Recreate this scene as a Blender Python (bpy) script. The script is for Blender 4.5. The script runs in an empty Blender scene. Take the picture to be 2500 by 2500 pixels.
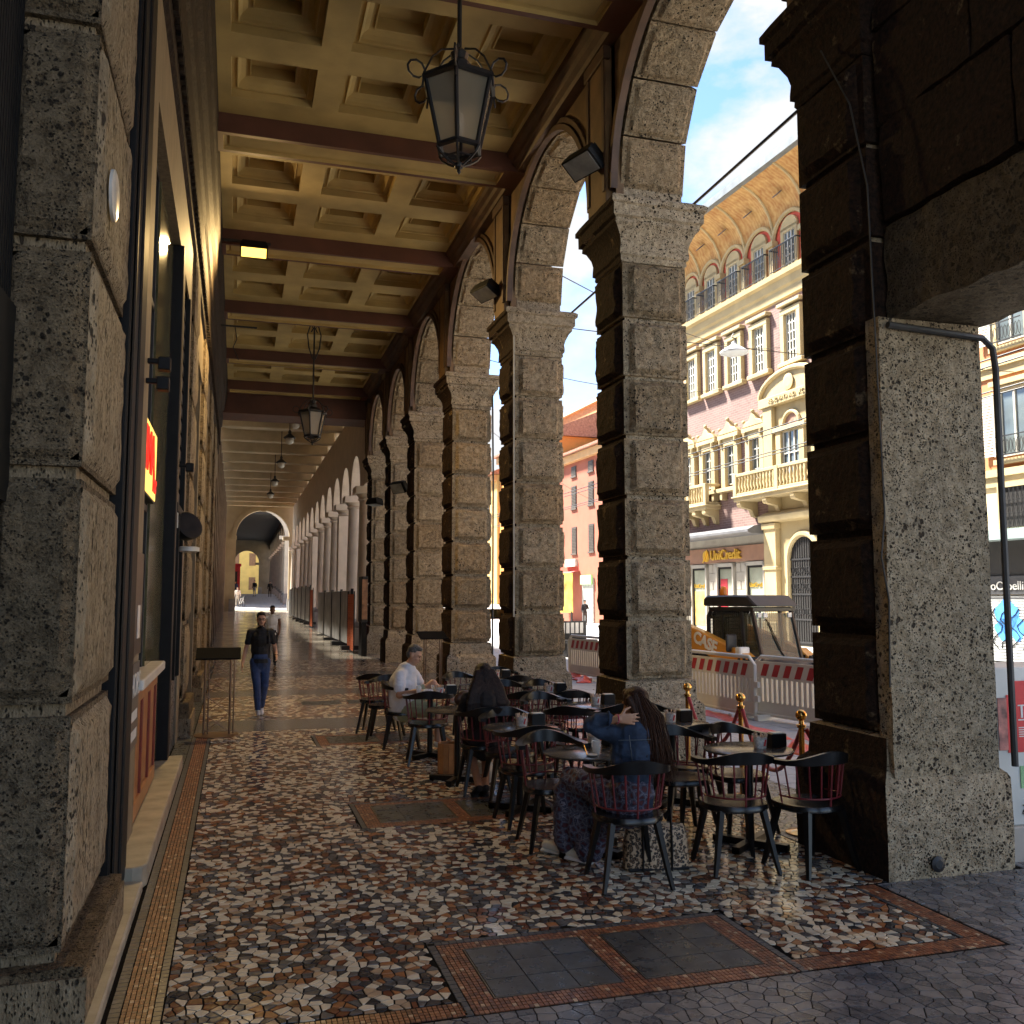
import bpy, bmesh, math, random, time
import numpy as np
from mathutils import Vector, Matrix, noise as mnoise
T0 = time.time()
rnd = random.Random(7)
R = math.radians
scene = bpy.context.scene
C = scene.collection

# ------------------------------------------------------------------ camera
EYE = 1.92
cam_d = bpy.data.cameras.new('camera'); cam = bpy.data.objects.new('camera', cam_d); C.objects.link(cam)
cam_d.sensor_width = 36.0; cam_d.lens = 36.0 * 2250 / 2500; cam_d.clip_start = 0.05; cam_d.clip_end = 2000
cam.location = (0, 0, EYE); cam.rotation_euler = (R(90 + 5.2817), 0, R(-16.6555))
scene.camera = cam

# ------------------------------------------------------------------ world, sun, exposure
SUN_EL, SUN_AZ = 55.0, 318.0      # azimuth clockwise from +Y (the street axis)
w = bpy.data.worlds.new('World'); scene.world = w; w.use_nodes = True
nt = w.node_tree; nt.nodes.clear()
out = nt.nodes.new('ShaderNodeOutputWorld'); bg = nt.nodes.new('ShaderNodeBackground')
sky = nt.nodes.new('ShaderNodeTexSky'); sky.sky_type = 'NISHITA'; sky.sun_disc = False
sky.sun_elevation = R(SUN_EL); sky.sun_rotation = R(SUN_AZ); sky.altitude = 2600; sky.air_density = 1.0; sky.dust_density = .4; sky.ozone_density = 3.5
tc = nt.nodes.new('ShaderNodeTexCoord')
mp = nt.nodes.new('ShaderNodeMapping'); mp.inputs['Scale'].default_value = (1.0, 1.0, 1.9); mp.inputs['Location'].default_value = (3.6, 2.1, 0.9)
n1 = nt.nodes.new('ShaderNodeTexNoise'); n1.inputs['Scale'].default_value = 4.2; n1.inputs['Detail'].default_value = 9; n1.inputs['Roughness'].default_value = .56
rp = nt.nodes.new('ShaderNodeValToRGB'); rp.color_ramp.elements[0].position = .455; rp.color_ramp.elements[1].position = .56
mx = nt.nodes.new('ShaderNodeMixRGB')
cl = nt.nodes.new('ShaderNodeRGB'); cl.outputs[0].default_value = (2.0, 2.03, 2.1, 1)
nt.links.new(tc.outputs['Generated'], mp.inputs['Vector']); nt.links.new(mp.outputs[0], n1.inputs['Vector'])
nt.links.new(n1.outputs[0], rp.inputs[0]); nt.links.new(rp.outputs[0], mx.inputs[0])
nt.links.new(sky.outputs[0], mx.inputs[1]); nt.links.new(cl.outputs[0], mx.inputs[2])
nt.links.new(mx.outputs[0], bg.inputs[0]); bg.inputs[1].default_value = 0.072
nt.links.new(bg.outputs[0], out.inputs[0])
sd = bpy.data.lights.new('sun', 'SUN'); sun = bpy.data.objects.new('sun', sd); C.objects.link(sun)
sd.energy = 4.2; sd.angle = R(6); sd.color = (1, .95, .86)
_a, _e = R(SUN_AZ), R(SUN_EL)
_dir = Vector((math.sin(_a) * math.cos(_e), math.cos(_a) * math.cos(_e), math.sin(_e)))
sun.rotation_euler = _dir.to_track_quat('Z', 'Y').to_euler(); sun.location = (0, 0, 40)
vs = scene.view_settings
vs.view_transform = 'Standard'; vs.look = 'None'; vs.gamma = 1.0; vs.exposure = 2.8; vs.use_curve_mapping = False
cy = scene.cycles
cy.max_bounces = 10; cy.diffuse_bounces = 6; cy.glossy_bounces = 4; cy.transmission_bounces = 6; cy.transparent_max_bounces = 8
cy.use_denoising = True; cy.caustics_reflective = False; cy.caustics_refractive = False; cy.sample_clamp_indirect = 8.0
try: cy.denoiser = 'OPENIMAGEDENOISE'
except Exception: pass

# ------------------------------------------------------------------ materials
MATS = {}
def _nodes(name):
    m = bpy.data.materials.new(name); m.use_nodes = True; t = m.node_tree
    b = t.nodes['Principled BSDF']; return m, t, b
def _coord(t, scale=1.0, rand=True):
    tc = t.nodes.new('ShaderNodeTexCoord')
    if not rand: return tc.outputs['Object']
    oi = t.nodes.new('ShaderNodeObjectInfo')
    mu = t.nodes.new('ShaderNodeMath'); mu.operation = 'MULTIPLY'; mu.inputs[1].default_value = 37.0
    t.links.new(oi.outputs['Random'], mu.inputs[0])
    va = t.nodes.new('ShaderNodeVectorMath'); va.operation = 'ADD'
    t.links.new(tc.outputs['Object'], va.inputs[0]); t.links.new(mu.outputs[0], va.inputs[1])
    return va.outputs[0]
def _noise(t, vec, scale, detail=5, rough=.55):
    n = t.nodes.new('ShaderNodeTexNoise'); n.inputs['Scale'].default_value = scale; n.inputs['Detail'].default_value = detail
    n.inputs['Roughness'].default_value = rough; t.links.new(vec, n.inputs['Vector']); return n.outputs[0]
def _ramp(t, fac, stops):
    r = t.nodes.new('ShaderNodeValToRGB'); e = r.color_ramp.elements
    while len(e) < len(stops): e.new(.5)
    for i, (p, c) in enumerate(stops):
        e[i].position = p; e[i].color = (*c, 1) if len(c) == 3 else c
    t.links.new(fac, r.inputs[0]); return r.outputs[0]
def _mix(t, fac, a, b, mode='MIX'):
    m = t.nodes.new('ShaderNodeMixRGB'); m.blend_type = mode
    for s, v in ((0, fac), (1, a), (2, b)):
        if isinstance(v, (int, float)): m.inputs[s].default_value = v
        elif isinstance(v, tuple): m.inputs[s].default_value = (*v, 1)
        else: t.links.new(v, m.inputs[s])
    return m.outputs[0]
def _bump(t, b, h, strength, dist):
    n = t.nodes.new('ShaderNodeBump'); n.inputs['Strength'].default_value = strength; n.inputs['Distance'].default_value = dist
    t.links.new(h, n.inputs['Height'])
    if b.inputs['Normal'].links: t.links.new(b.inputs['Normal'].links[0].from_socket, n.inputs['Normal'])
    t.links.new(n.outputs[0], b.inputs['Normal'])
def M(name, col, rough=.6, var=.25, scale=4., metal=0., bump=0., bscale=60., bdist=.01, spec=.5, rand=True, rvar=0., coat=0., sheen=0., alpha=1.):
    """plain surface with noise in colour, roughness and fine relief"""
    if name in MATS: return MATS[name]
    m, t, b = _nodes(name); v = _coord(t, rand=rand)
    n = _noise(t, v, scale)
    lo = tuple(c * (1 - var) for c in col); hi = tuple(min(1, c * (1 + var)) for c in col)
    t.links.new(_ramp(t, n, [(.3, lo), (.7, hi)]), b.inputs['Base Color'])
    b.inputs['Roughness'].default_value = rough; b.inputs['Metallic'].default_value = metal
    b.inputs['Specular IOR Level'].default_value = spec; b.inputs['Coat Weight'].default_value = coat; b.inputs['Sheen Weight'].default_value = sheen
    if rvar:
        n2 = _noise(t, v, scale * 2.3)
        t.links.new(_ramp(t, n2, [(.3, (rough * (1 - rvar),) * 3), (.7, (min(1, rough * (1 + rvar)),) * 3)]), b.inputs['Roughness'])
    if bump: _bump(t, b, _noise(t, v, bscale, 6, .6), bump, bdist)
    MATS[name] = m; return m
def stone(name, lo, hi, pit=.55, pscale=26., rough=.85, relief=.9, dark=(.045, .034, .022), stain=.5, stretch=(1, 1, 1)):
    """porous travertine: mottled colour, dark pits sunk into the surface"""
    m, t, b = _nodes(name); v0 = _coord(t)
    mpn = t.nodes.new('ShaderNodeMapping'); mpn.inputs['Scale'].default_value = stretch; t.links.new(v0, mpn.inputs[0]); v = mpn.outputs[0]
    big = _noise(t, v, 2.2, 6, .6); fine = _noise(t, v, 55, 4, .7); mid = _noise(t, v, 14, 5, .65)
    col = _ramp(t, mid, [(.32, lo), (.68, hi)])
    col = _mix(t, .5, col, _ramp(t, fine, [(.36, tuple(c * .45 for c in lo)), (.60, tuple(min(1, c * 1.2) for c in hi))]))
    col = _mix(t, stain, col, _ramp(t, big, [(.3, tuple(c * .55 for c in lo)), (.62, hi)]), 'MULTIPLY') if stain else col
    if stain: col = _mix(t, .55, col, _ramp(t, mid, [(.32, lo), (.68, hi)]))
    oi = t.nodes.new('ShaderNodeObjectInfo'); tone = _ramp(t, oi.outputs['Random'], [(0, (.72, .70, .66)), (.5, (1, 1, 1)), (1, (.86, .80, .72))])
    col = _mix(t, 1., col, tone, 'MULTIPLY')
    def pitmask(sc, thr, soft=.05, spread=.7):
        vo = t.nodes.new('ShaderNodeTexVoronoi'); vo.inputs['Scale'].default_value = sc
        dv = t.nodes.new('ShaderNodeVectorMath'); dv.operation = 'MULTIPLY_ADD'
        nz = t.nodes.new('ShaderNodeTexNoise'); nz.inputs['Scale'].default_value = sc * .9; nz.inputs['Detail'].default_value = 3; t.links.new(v, nz.inputs['Vector'])
        t.links.new(nz.outputs['Color'], dv.inputs[0]); dv.inputs[1].default_value = (.75 / sc,) * 3; t.links.new(v, dv.inputs[2]); t.links.new(dv.outputs[0], vo.inputs['Vector'])
        dens = _noise(t, v, sc * .13, 4, .6)
        ad = t.nodes.new('ShaderNodeMath'); ad.operation = 'MULTIPLY_ADD'; ad.inputs[1].default_value = -spread; t.links.new(dens, ad.inputs[0])
        a2 = t.nodes.new('ShaderNodeMath'); a2.operation = 'ADD'; a2.inputs[1].default_value = spread * .5; t.links.new(vo.outputs['Distance'], a2.inputs[0]); t.links.new(a2.outputs[0], ad.inputs[2])
        return _ramp(t, ad.outputs[0], [(max(0., thr - soft), (0, 0, 0)), (thr + soft, (1, 1, 1))])
    pits = _mix(t, 1., _mix(t, 1., pitmask(pscale, pit * .82, .05), pitmask(pscale * 2.7, pit * 1.1, .10), 'MULTIPLY'), pitmask(pscale * .5, pit * .52, .03), 'MULTIPLY')
    t.links.new(_mix(t, pits, dark, col), b.inputs['Base Color'])
    b.inputs['Roughness'].default_value = rough; b.inputs['Specular IOR Level'].default_value = .25
    _bump(t, b, pits, .9 * relief, .025); _bump(t, b, mid, .9 * relief, .05); _bump(t, b, fine, .55 * relief, .016)
    MATS[name] = m; return m
def glass(name, tint=(.9, .95, .93), rough=.02, alpha=.25):
    m, t, b = _nodes(name)
    b.inputs['Base Color'].default_value = (*tint, 1); b.inputs['Roughness'].default_value = rough; b.inputs['Alpha'].default_value = alpha
    b.inputs['Specular IOR Level'].default_value = .8
    MATS[name] = m; return m
def emit(name, col, strength):
    m, t, b = _nodes(name); b.inputs['Base Color'].default_value = (*col, 1); b.inputs['Emission Color'].default_value = (*col, 1); b.inputs['Emission Strength'].default_value = strength
    MATS[name] = m; return m

# ------------------------------------------------------------------ mesh helpers
class MB:
    def __init__(s): s.v, s.f, s.m = [], [], []
    def add(s, vs, fs, mat=0, X=None):
        o = len(s.v)
        s.v += [tuple(X @ Vector(p)) for p in vs] if X is not None else [tuple(p) for p in vs]
        s.f += [tuple(i + o for i in f) for f in fs]
        s.m += [mat] * len(fs) if isinstance(mat, int) else list(mat)
        return s
    def box(s, x0, x1, y0, y1, z0, z1, mat=0, X=None):
        if x0 > x1: x0, x1 = x1, x0
        if y0 > y1: y0, y1 = y1, y0
        if z0 > z1: z0, z1 = z1, z0
        v = [(x0, y0, z0), (x1, y0, z0), (x1, y1, z0), (x0, y1, z0), (x0, y0, z1), (x1, y0, z1), (x1, y1, z1), (x0, y1, z1)]
        return s.add(v, [(0, 3, 2, 1), (4, 5, 6, 7), (0, 1, 5, 4), (1, 2, 6, 5), (2, 3, 7, 6), (3, 0, 4, 7)], mat, X)
    def cbox(s, c, size, mat=0, X=None):
        return s.box(c[0] - size[0] / 2, c[0] + size[0] / 2, c[1] - size[1] / 2, c[1] + size[1] / 2, c[2] - size[2] / 2, c[2] + size[2] / 2, mat, X)
    def prism(s, poly, a, b, axis='z', mat=0, X=None, closed=True):
        """poly: 2D points; extruded from a to b along axis"""
        n = len(poly)
        def P(p, h):
            return {'z': (p[0], p[1], h), 'x': (h, p[0], p[1]), 'y': (p[0], h, p[1])}[axis]
        v = [P(p, a) for p in poly] + [P(p, b) for p in poly]
        f = [(i, (i + 1) % n, (i + 1) % n + n, i + n) for i in range(n if closed else n - 1)]
        if closed: f += [tuple(range(n - 1, -1, -1)), tuple(range(n, 2 * n))]
        return s.add(v, f, mat, X)
    def tube(s, path, r, n=8, mat=0, caps=True, X=None, flat=None):
        """round tube along a path; r a number or a list of radii; flat: (u-scale, v-scale)"""
        P = [Vector(p) for p in path]; k = len(P)
        rr = [r] * k if isinstance(r, (int, float)) else list(r)
        v, f = [], []; up = Vector((0, 0, 1)); pu = None
        for i in range(k):
            t = (P[min(i + 1, k - 1)] - P[max(i - 1, 0)])
            if t.length < 1e-9: t = Vector((0, 0, 1))
            t.normalize()
            if pu is None:
                a = up if abs(t.z) < .9 else Vector((1, 0, 0)); u = t.cross(a).normalized()
            else:
                u = (pu - t * pu.dot(t)); u = u.normalized() if u.length > 1e-6 else t.orthogonal().normalized()
            pu = u; w_ = t.cross(u)
            fu, fv = flat if flat else (1, 1)
            for j in range(n):
                a = 2 * math.pi * j / n + (math.pi / n)
                v.append(P[i] + (u * math.cos(a) * fu + w_ * math.sin(a) * fv) * rr[i])
        for i in range(k - 1):
            for j in range(n):
                f.append((i * n + j, i * n + (j + 1) % n, (i + 1) * n + (j + 1) % n, (i + 1) * n + j))
        if caps: f += [tuple(range(n - 1, -1, -1)), tuple(range((k - 1) * n, k * n))]
        return s.add(v, f, mat, X)
    def lathe(s, prof, n=16, c=(0, 0, 0), mat=0, X=None, cap=True, a0=0., a1=2 * math.pi):
        full = abs(a1 - a0 - 2 * math.pi) < 1e-6; k = n if full else n + 1
        v = [(c[0] + r * math.cos(a0 + (a1 - a0) * j / n), c[1] + r * math.sin(a0 + (a1 - a0) * j / n), c[2] + z) for r, z in prof for j in range(k)]
        f = []
        for i in range(len(prof) - 1):
            for j in range(n):
                j2 = (j + 1) % k if full else j + 1
                f.append((i * k + j, i * k + j2, (i + 1) * k + j2, (i + 1) * k + j))
        if cap and full: f += [tuple(range(k - 1, -1, -1)), tuple(range((len(prof) - 1) * k, len(prof) * k))]
        return s.add(v, f, mat, X)
    def ball(s, c, r, nu=12, nv=8, mat=0, X=None):
        r = (r, r, r) if isinstance(r, (int, float)) else r
        v = [(c[0], c[1], c[2] - r[2])]; f = []
        for i in range(1, nv):
            th = math.pi * i / nv
            for j in range(nu):
                a = 2 * math.pi * j / nu
                v.append((c[0] + r[0] * math.sin(th) * math.cos(a), c[1] + r[1] * math.sin(th) * math.sin(a), c[2] - r[2] * math.cos(th)))
        v.append((c[0], c[1], c[2] + r[2])); top = len(v) - 1
        for j in range(nu):
            f.append((0, 1 + (j + 1) % nu, 1 + j)); f.append((top, 1 + (nv - 2) * nu + j, 1 + (nv - 2) * nu + (j + 1) % nu))
        for i in range(nv - 2):
            for j in range(nu):
                a = 1 + i * nu; f.append((a + j, a + (j + 1) % nu, a + nu + (j + 1) % nu, a + nu + j))
        return s.add(v, f, mat, X)
    def grid(s, fn, nu, nv, mat=0, closed_u=False, X=None):
        v = [fn(i / (nu if closed_u else nu), j / nv) for j in range(nv + 1) for i in range(nu if closed_u else nu + 1)]
        k = nu if closed_u else nu + 1
        f = [(j * k + i, j * k + (i + 1) % k, (j + 1) * k + (i + 1) % k, (j + 1) * k + i) for j in range(nv) for i in range(nu)]
        return s.add(v, f, mat, X)
    def mesh(s, name, mats, smooth=0):
        me = bpy.data.meshes.new(name); me.from_pydata(s.v, [], s.f)
        for m in (mats if isinstance(mats, (list, tuple)) else [mats]): me.materials.append(m)
        if any(s.m): me.polygons.foreach_set('material_index', s.m)
        if smooth:
            me.polygons.foreach_set('use_smooth', [True] * len(s.f)); me.set_sharp_from_angle(angle=R(smooth))
        me.update(); return me
    def build(s, name, mats, parent=None, smooth=0, bevel=0., seg=1, loc=None, rot=None):
        return link(name, s.mesh(name, mats, smooth), parent, loc, rot, bevel, seg)
def link(name, data, parent=None, loc=None, rot=None, bevel=0., seg=1):
    o = bpy.data.objects.new(name, data); C.objects.link(o)
    if parent is not None: o.parent = parent
    if loc is not None: o.location = loc
    if rot is not None: o.rotation_euler = rot
    if bevel:
        b = o.modifiers.new('bevel', 'BEVEL'); b.width = bevel; b.segments = seg; b.limit_method = 'ANGLE'; b.angle_limit = R(40)
    return o
def tag(o, label=None, cat=None, group=None, kind=None):
    for k, v in (('label', label), ('category', cat), ('group', group), ('kind', kind)):
        if v: o[k] = v
    return o
def thing(name, label, cat, loc=(0, 0, 0), rz=0., group=None):
    o = bpy.data.objects.new(name, None); C.objects.link(o); o.location = loc; o.rotation_euler = (0, 0, rz); o.empty_display_size = .1
    return tag(o, label, cat, group)
KIDS = {}
def copy_tree(o, parent=None):
    c = o.copy(); C.objects.link(c); c.parent = parent
    for ch in [x for x in o.children]: copy_tree(ch, c)
    return c
def text_mesh(name, body, size, mat, depth=.004, parent=None, X=None, align='CENTER', bold=0.):
    cu = bpy.data.curves.new(name, 'FONT'); cu.body = body; cu.size = size; cu.extrude = depth; cu.align_x = align; cu.align_y = 'CENTER'; cu.offset = bold
    tmp = bpy.data.objects.new('tmp', cu); C.objects.link(tmp)
    dg = bpy.context.evaluated_depsgraph_get(); me = bpy.data.meshes.new_from_object(tmp.evaluated_get(dg))
    bpy.data.objects.remove(tmp); bpy.data.curves.remove(cu)
    me.name = name; me.materials.clear(); me.materials.append(mat)
    if X is not None: me.transform(X)
    return link(name, me, parent)
def clip(poly, a, b, c):
    """keep a*x+b*y<=c"""
    o = []; n = len(poly)
    for i in range(n):
        p, q = poly[i], poly[(i + 1) % n]; dp = a * p[0] + b * p[1] - c; dq = a * q[0] + b * q[1] - c
        if dp <= 0: o.append(p)
        if (dp < 0 < dq) or (dq < 0 < dp):
            t = dp / (dp - dq); o.append((p[0] + (q[0] - p[0]) * t, p[1] + (q[1] - p[1]) * t))
    return o
def voronoi(rect, sp, seed, gap=.006, sx=1.0):
    """broken-stone pieces filling a rectangle; returns convex polygons"""
    x0, x1, y0, y1 = rect; rr = random.Random(seed); spx, spy = sp * sx, sp
    nx, ny = max(1, int((x1 - x0) / spx)) + 4, max(1, int((y1 - y0) / spy)) + 4
    pts = {}
    for i in range(-2, nx):
        for j in range(-2, ny):
            pts[i, j] = (x0 + (i + .5 + rr.uniform(-.47, .47)) * spx, y0 + (j + .5 + rr.uniform(-.47, .47)) * spy)
    out = []
    for (i, j), p in pts.items():
        if not (-1 <= i < nx - 1 and -1 <= j < ny - 1): continue
        L = 2.2 * max(spx, spy); poly = [(p[0] - L, p[1] - L), (p[0] + L, p[1] - L), (p[0] + L, p[1] + L), (p[0] - L, p[1] + L)]
        for di in (-2, -1, 0, 1, 2):
            for dj in (-2, -1, 0, 1, 2):
                if di == dj == 0: continue
                q = pts.get((i + di, j + dj))
                if q is None: continue
                ax, ay = q[0] - p[0], q[1] - p[1]; l = math.hypot(ax, ay)
                if l < 1e-6: continue
                ax /= l; ay /= l
                poly = clip(poly, ax, ay, ax * (p[0] + q[0]) / 2 + ay * (p[1] + q[1]) / 2 - gap / 2)
                if len(poly) < 3: break
            if len(poly) < 3: break
        if len(poly) < 3: continue
        g = gap / 2
        for a, b, c in ((1, 0, x1 - g), (-1, 0, -x0 - g), (0, 1, y1 - g), (0, -1, -y0 - g)):
            poly = clip(poly, a, b, c)
            if len(poly) < 3: break
        if len(poly) < 3: continue
        A = abs(sum(poly[k][0] * poly[(k + 1) % len(poly)][1] - poly[(k + 1) % len(poly)][0] * poly[k][1] for k in range(len(poly)))) / 2
        if A > 2e-4: out.append(poly)
    return out
def piece(mb, poly, z, h, mat, bev=.0015):
    """a flat stone piece with bevelled rim, sunk into its bed"""
    n = len(poly); cx = sum(p[0] for p in poly) / n; cyy = sum(p[1] for p in poly) / n
    k = bev / max(.02, math.sqrt((poly[0][0] - cx) ** 2 + (poly[0][1] - cyy) ** 2))
    top = [(p[0] + (cx - p[0]) * k, p[1] + (cyy - p[1]) * k, z + h) for p in poly]
    low = [(p[0], p[1], z - .001) for p in poly]
    mb.add(top + low, [tuple(range(n))] + [(i + n, (i + 1) % n + n, (i + 1) % n, i) for i in range(n)], mat)
# ------------------------------------------------------------------ ground, street, floors
m_grout = M('grout', (.010, .009, .008), .95, .3, 20, spec=.05)
m_ground = M('ground_stone', (.22, .21, .2), .7, .2, 1.5, rand=False, bump=.2)
m_cream = M('marble_cream', (.70, .62, .46), .15, .15, 9, rvar=.4); m_grey = M('marble_grey', (.125, .12, .115), .14, .4, 14, rvar=.4)
m_red = M('marble_red', (.17, .065, .035), .15, .35, 12, rvar=.4); m_orange = M('marble_orange', (.33, .15, .065), .15, .35, 12, rvar=.4)
m_slate2 = M('marble_slate', (.06, .056, .055), .12, .4, 10, rvar=.4); m_pink = M('marble_pale', (.46, .34, .22), .15, .25, 10, rvar=.4)
PAL = [m_cream, m_grey, m_red, m_orange, m_slate2, m_pink]; PW = [.33, .19, .16, .09, .13, .10]
m_slate = M('slate_plate', (.055, .06, .063), .32, .45, 6, bump=.25, bscale=90, bdist=.004, rvar=.4)
m_gp = [M('grey_paving_a', (.14, .14, .145), .3, .3, 9, rvar=.4), M('grey_paving_b', (.10, .102, .11), .28, .3, 9, rvar=.4), M('grey_paving_c', (.19, .185, .18), .33, .25, 9, rvar=.4)]
m_or = [M('border_brown', (.24, .09, .04), .34, .3, 20), M('border_orange', (.32, .14, .065), .34, .3, 20), M('border_pale', (.48, .33, .2), .34, .25, 20), M('border_dark', (.15, .06, .035), .34, .3, 20)]
m_gt = M('border_grey', (.075, .078, .082), .32, .3, 25)
m_slab = M('street_slab', (.40, .395, .385), .6, .15, 3, bump=.15, bscale=40)

ground = tag(MB().add([(-600, -600, -.08), (600, -600, -.08), (600, 600, -.08), (-600, 600, -.08)], [(0, 1, 2, 3)]).build('ground', m_ground), kind='structure')
def slab_mat():
    m, t, b = _nodes('street_paving'); v = _coord(t, rand=False)
    br = t.nodes.new('ShaderNodeTexBrick'); t.links.new(v, br.inputs['Vector'])
    br.inputs['Color1'].default_value = (.42, .41, .40, 1); br.inputs['Color2'].default_value = (.35, .345, .34, 1); br.inputs['Mortar'].default_value = (.10, .1, .1, 1)
    br.inputs['Scale'].default_value = 1; br.inputs['Brick Width'].default_value = .9; br.inputs['Row Height'].default_value = .45; br.inputs['Mortar Size'].default_value = .012
    t.links.new(_mix(t, .35, br.outputs[0], _ramp(t, _noise(t, v, 2), [(.3, (.2, .2, .2)), (.7, (.42, .41, .4))])), b.inputs['Base Color'])
    b.inputs['Roughness'].default_value = .6; _bump(t, b, br.outputs[1], -.3, .01); return m
street = tag(MB().box(5.46, 60, -40, 190, -.3, -.03).build('street', slab_mat()), kind='structure')
mesh_slab = MB().box(-.295, .295, -.195, .195, 0, .02).mesh('paving_slab', m_slab)
for i in range(9):
    for j in range(33):
        if 300 <= i * 33 + j: break
        x = 5.78 + i * .6; y = 5.2 + j * .4 + (.2 if i % 2 else 0)
        o = link('paving_slab', mesh_slab, street, (x, y, -.034 + rnd.uniform(-.001, .0015)), (rnd.uniform(-.003, .003), rnd.uniform(-.003, .003), 0))

floor = tag(MB().box(-3, 5.45, -14, 29.3, -.3, 0).build('portico_floor', m_grout), kind='structure')
def mosaic(region_list, name, mats, weights, sp, seed, nmax, stuff, h=.004, gap=.0075, holes=()):
    pcs = []
    for k, rct in enumerate(region_list):
        for poly in voronoi(rct, sp, seed + k, gap):
            for (ex0, ex1, ey0, ey1) in holes:
                if not poly or len(poly) < 3: break
                n = len(poly); cx = sum(p[0] for p in poly) / n; cyy = sum(p[1] for p in poly) / n
                d = [(ex0 - cx, 1, 0, ex0), (cx - ex1, -1, 0, -ex1), (ey0 - cyy, 0, 1, ey0), (cyy - ey1, 0, -1, -ey1)]; m_ = max(d)
                if m_[0] <= 0: poly = None; break
                if m_[0] < .25: poly = clip(poly, m_[1], m_[2], m_[3] - gap / 2)
            if poly and len(poly) >= 3: pcs.append(poly)
    pcs.sort(key=lambda p: (p[0][0] - .6) ** 2 * .35 + (p[0][1] - 3.6) ** 2)
    rr = random.Random(seed + 99); rest = MB(); one = 0
    for poly in pcs:
        mi = rr.choices(range(len(mats)), weights)[0]; hh = h + rr.uniform(-.0006, .0006)
        if one < nmax and poly[0][1] > 3.4:
            mb = MB(); cx, cyy = poly[0]; piece(mb, [(p[0] - cx, p[1] - cyy) for p in poly], 0, hh, 0); mb.build(name, mats[mi], floor, loc=(cx, cyy, 0)); one += 1
        else: piece(rest, poly, 0, hh, mi)
    o = rest.build(stuff, mats, floor); o['kind'] = 'stuff'
FR = [(4.30, 5.22), (7.90, 8.84), (12.36, 13.28)]          # frames round the slate plates
YF0, YF1 = 4.46, 13.95
reg = [(-.27, 3.98, YF0, 5.44), (-.27, 4.28, 5.44, YF1)]
mosaic(reg, 'mosaic_piece', PAL, PW, .055, 11, 300, 'mosaic_field', holes=[(1.06, 2.89, a, b + .02) for a, b in FR])
mosaic([(-.5, 7.5, 2.2, 4.29), (4.17, 7.5, 4.29, 5.42), (5.42, 7.5, 5.42, 6.3), (4.29, 5.44, 6.5, 9.85), (4.29, 5.44, 10.95, 13.9)], 'grey_paving_piece', m_gp, [.4, .35, .25], .085, 51, 300, 'grey_paving_field', gap=.005)
def tesserae(rects, name, mats, weights, seed, nmax, stuff, sx=.0245, sy=.031, h=.0042):
    rr = random.Random(seed); pcs = []
    for x0, x1, y0, y1 in rects:
        nx = max(1, round((x1 - x0) / sx)); ny = max(1, round((y1 - y0) / sy)); dx = (x1 - x0) / nx; dy = (y1 - y0) / ny
        for i in range(nx):
            for j in range(ny):
                g = .0018; e = lambda: rr.uniform(-.0011, .0011)
                a, b, c, d = x0 + i * dx + g, x0 + (i + 1) * dx - g, y0 + j * dy + g, y0 + (j + 1) * dy - g
                pcs.append([(a + e(), c + e()), (b + e(), c + e()), (b + e(), d + e()), (a + e(), d + e())])
    pcs.sort(key=lambda p: (p[0][0] - .6) ** 2 * .35 + (p[0][1] - 3.6) ** 2); rest = MB(); one = 0
    for p in pcs:
        mi = rr.choices(range(len(mats)), weights)[0]
        if one < nmax:
            mb = MB(); c = p[0]; piece(mb, [(q[0] - c[0], q[1] - c[1]) for q in p], 0, h, 0, .001); mb.build(name, mats[mi], floor, loc=(c[0], c[1], 0)); one += 1
        else: piece(rest, p, 0, h + rr.uniform(-.0005, .0005), mi, .001)
    o = rest.build(stuff, mats, floor); o['kind'] = 'stuff'
rects = [(-.455, -.315, 4.46, YF1), (-.455, 1.08, 4.31, 4.45), (2.87, 4.15, 4.31, 4.45), (4.01, 4.15, 4.46, 5.42)]
PLATES = []
for (a, b) in FR:
    ya, yb = a + .155, b - .14
    PLATES += [(1.25, 1.91, ya, yb), (2.045, 2.705, ya, yb)]
    rects += [(1.11, 2.84, a + .005, ya - .012), (1.11, 2.84, yb + .012, b - .035), (1.11, 1.238, ya - .012, yb + .012), (1.922, 2.033, ya - .012, yb + .012), (2.717, 2.84, ya - .012, yb + .012)]
tesserae(rects, 'border_tile', m_or, [.52, .20, .06, .22], 5, 300, 'border_tiles_far')
gr = [(-.313, -.272, 4.46, YF1), (-.51, -.457, 4.3, YF1), (3.982, 4.008, YF0, 5.42)]
for (a, b) in FR: gr += [(1.065, 1.108, a, b), (2.843, 2.886, a, b), (1.065, 2.886, b - .03, b + .015)]
tesserae(gr, 'grey_border_tile', [m_gt, M('border_grey_dark', (.06, .062, .066), .32, .3, 25)], [.6, .4], 6, 150, 'grey_border_tiles_far', .042, .05)
for k, (x0, x1, y0, y1) in enumerate(PLATES):
    n = 3
    for i in range(n):
        for j in range(n):
            dx, dy = (x1 - x0) / n, (y1 - y0) / n; g = .003
            MB().box(-dx / 2 + g, dx / 2 - g, -dy / 2 + g, dy / 2 - g, -.002, .005 + rnd.uniform(-.0008, .0008)).build('slate_tile', m_slate, floor, loc=(x0 + (i + .5) * dx, y0 + (j + .5) * dy, 0))
    mb = MB()
    for a, b, c, d in ((x0 - .008, x1 + .008, y0 - .008, y0 - .002), (x0 - .008, x1 + .008, y1 + .002, y1 + .008), (x0 - .008, x0 - .002, y0 - .002, y1 + .002), (x1 + .002, x1 + .008, y0 - .002, y1 + .002)): mb.box(a, b, c, d, -.002, .006)
    mb.build('plate_rim', M('rim_metal', (.2, .19, .17), .4, metal=1.), floor)
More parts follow.
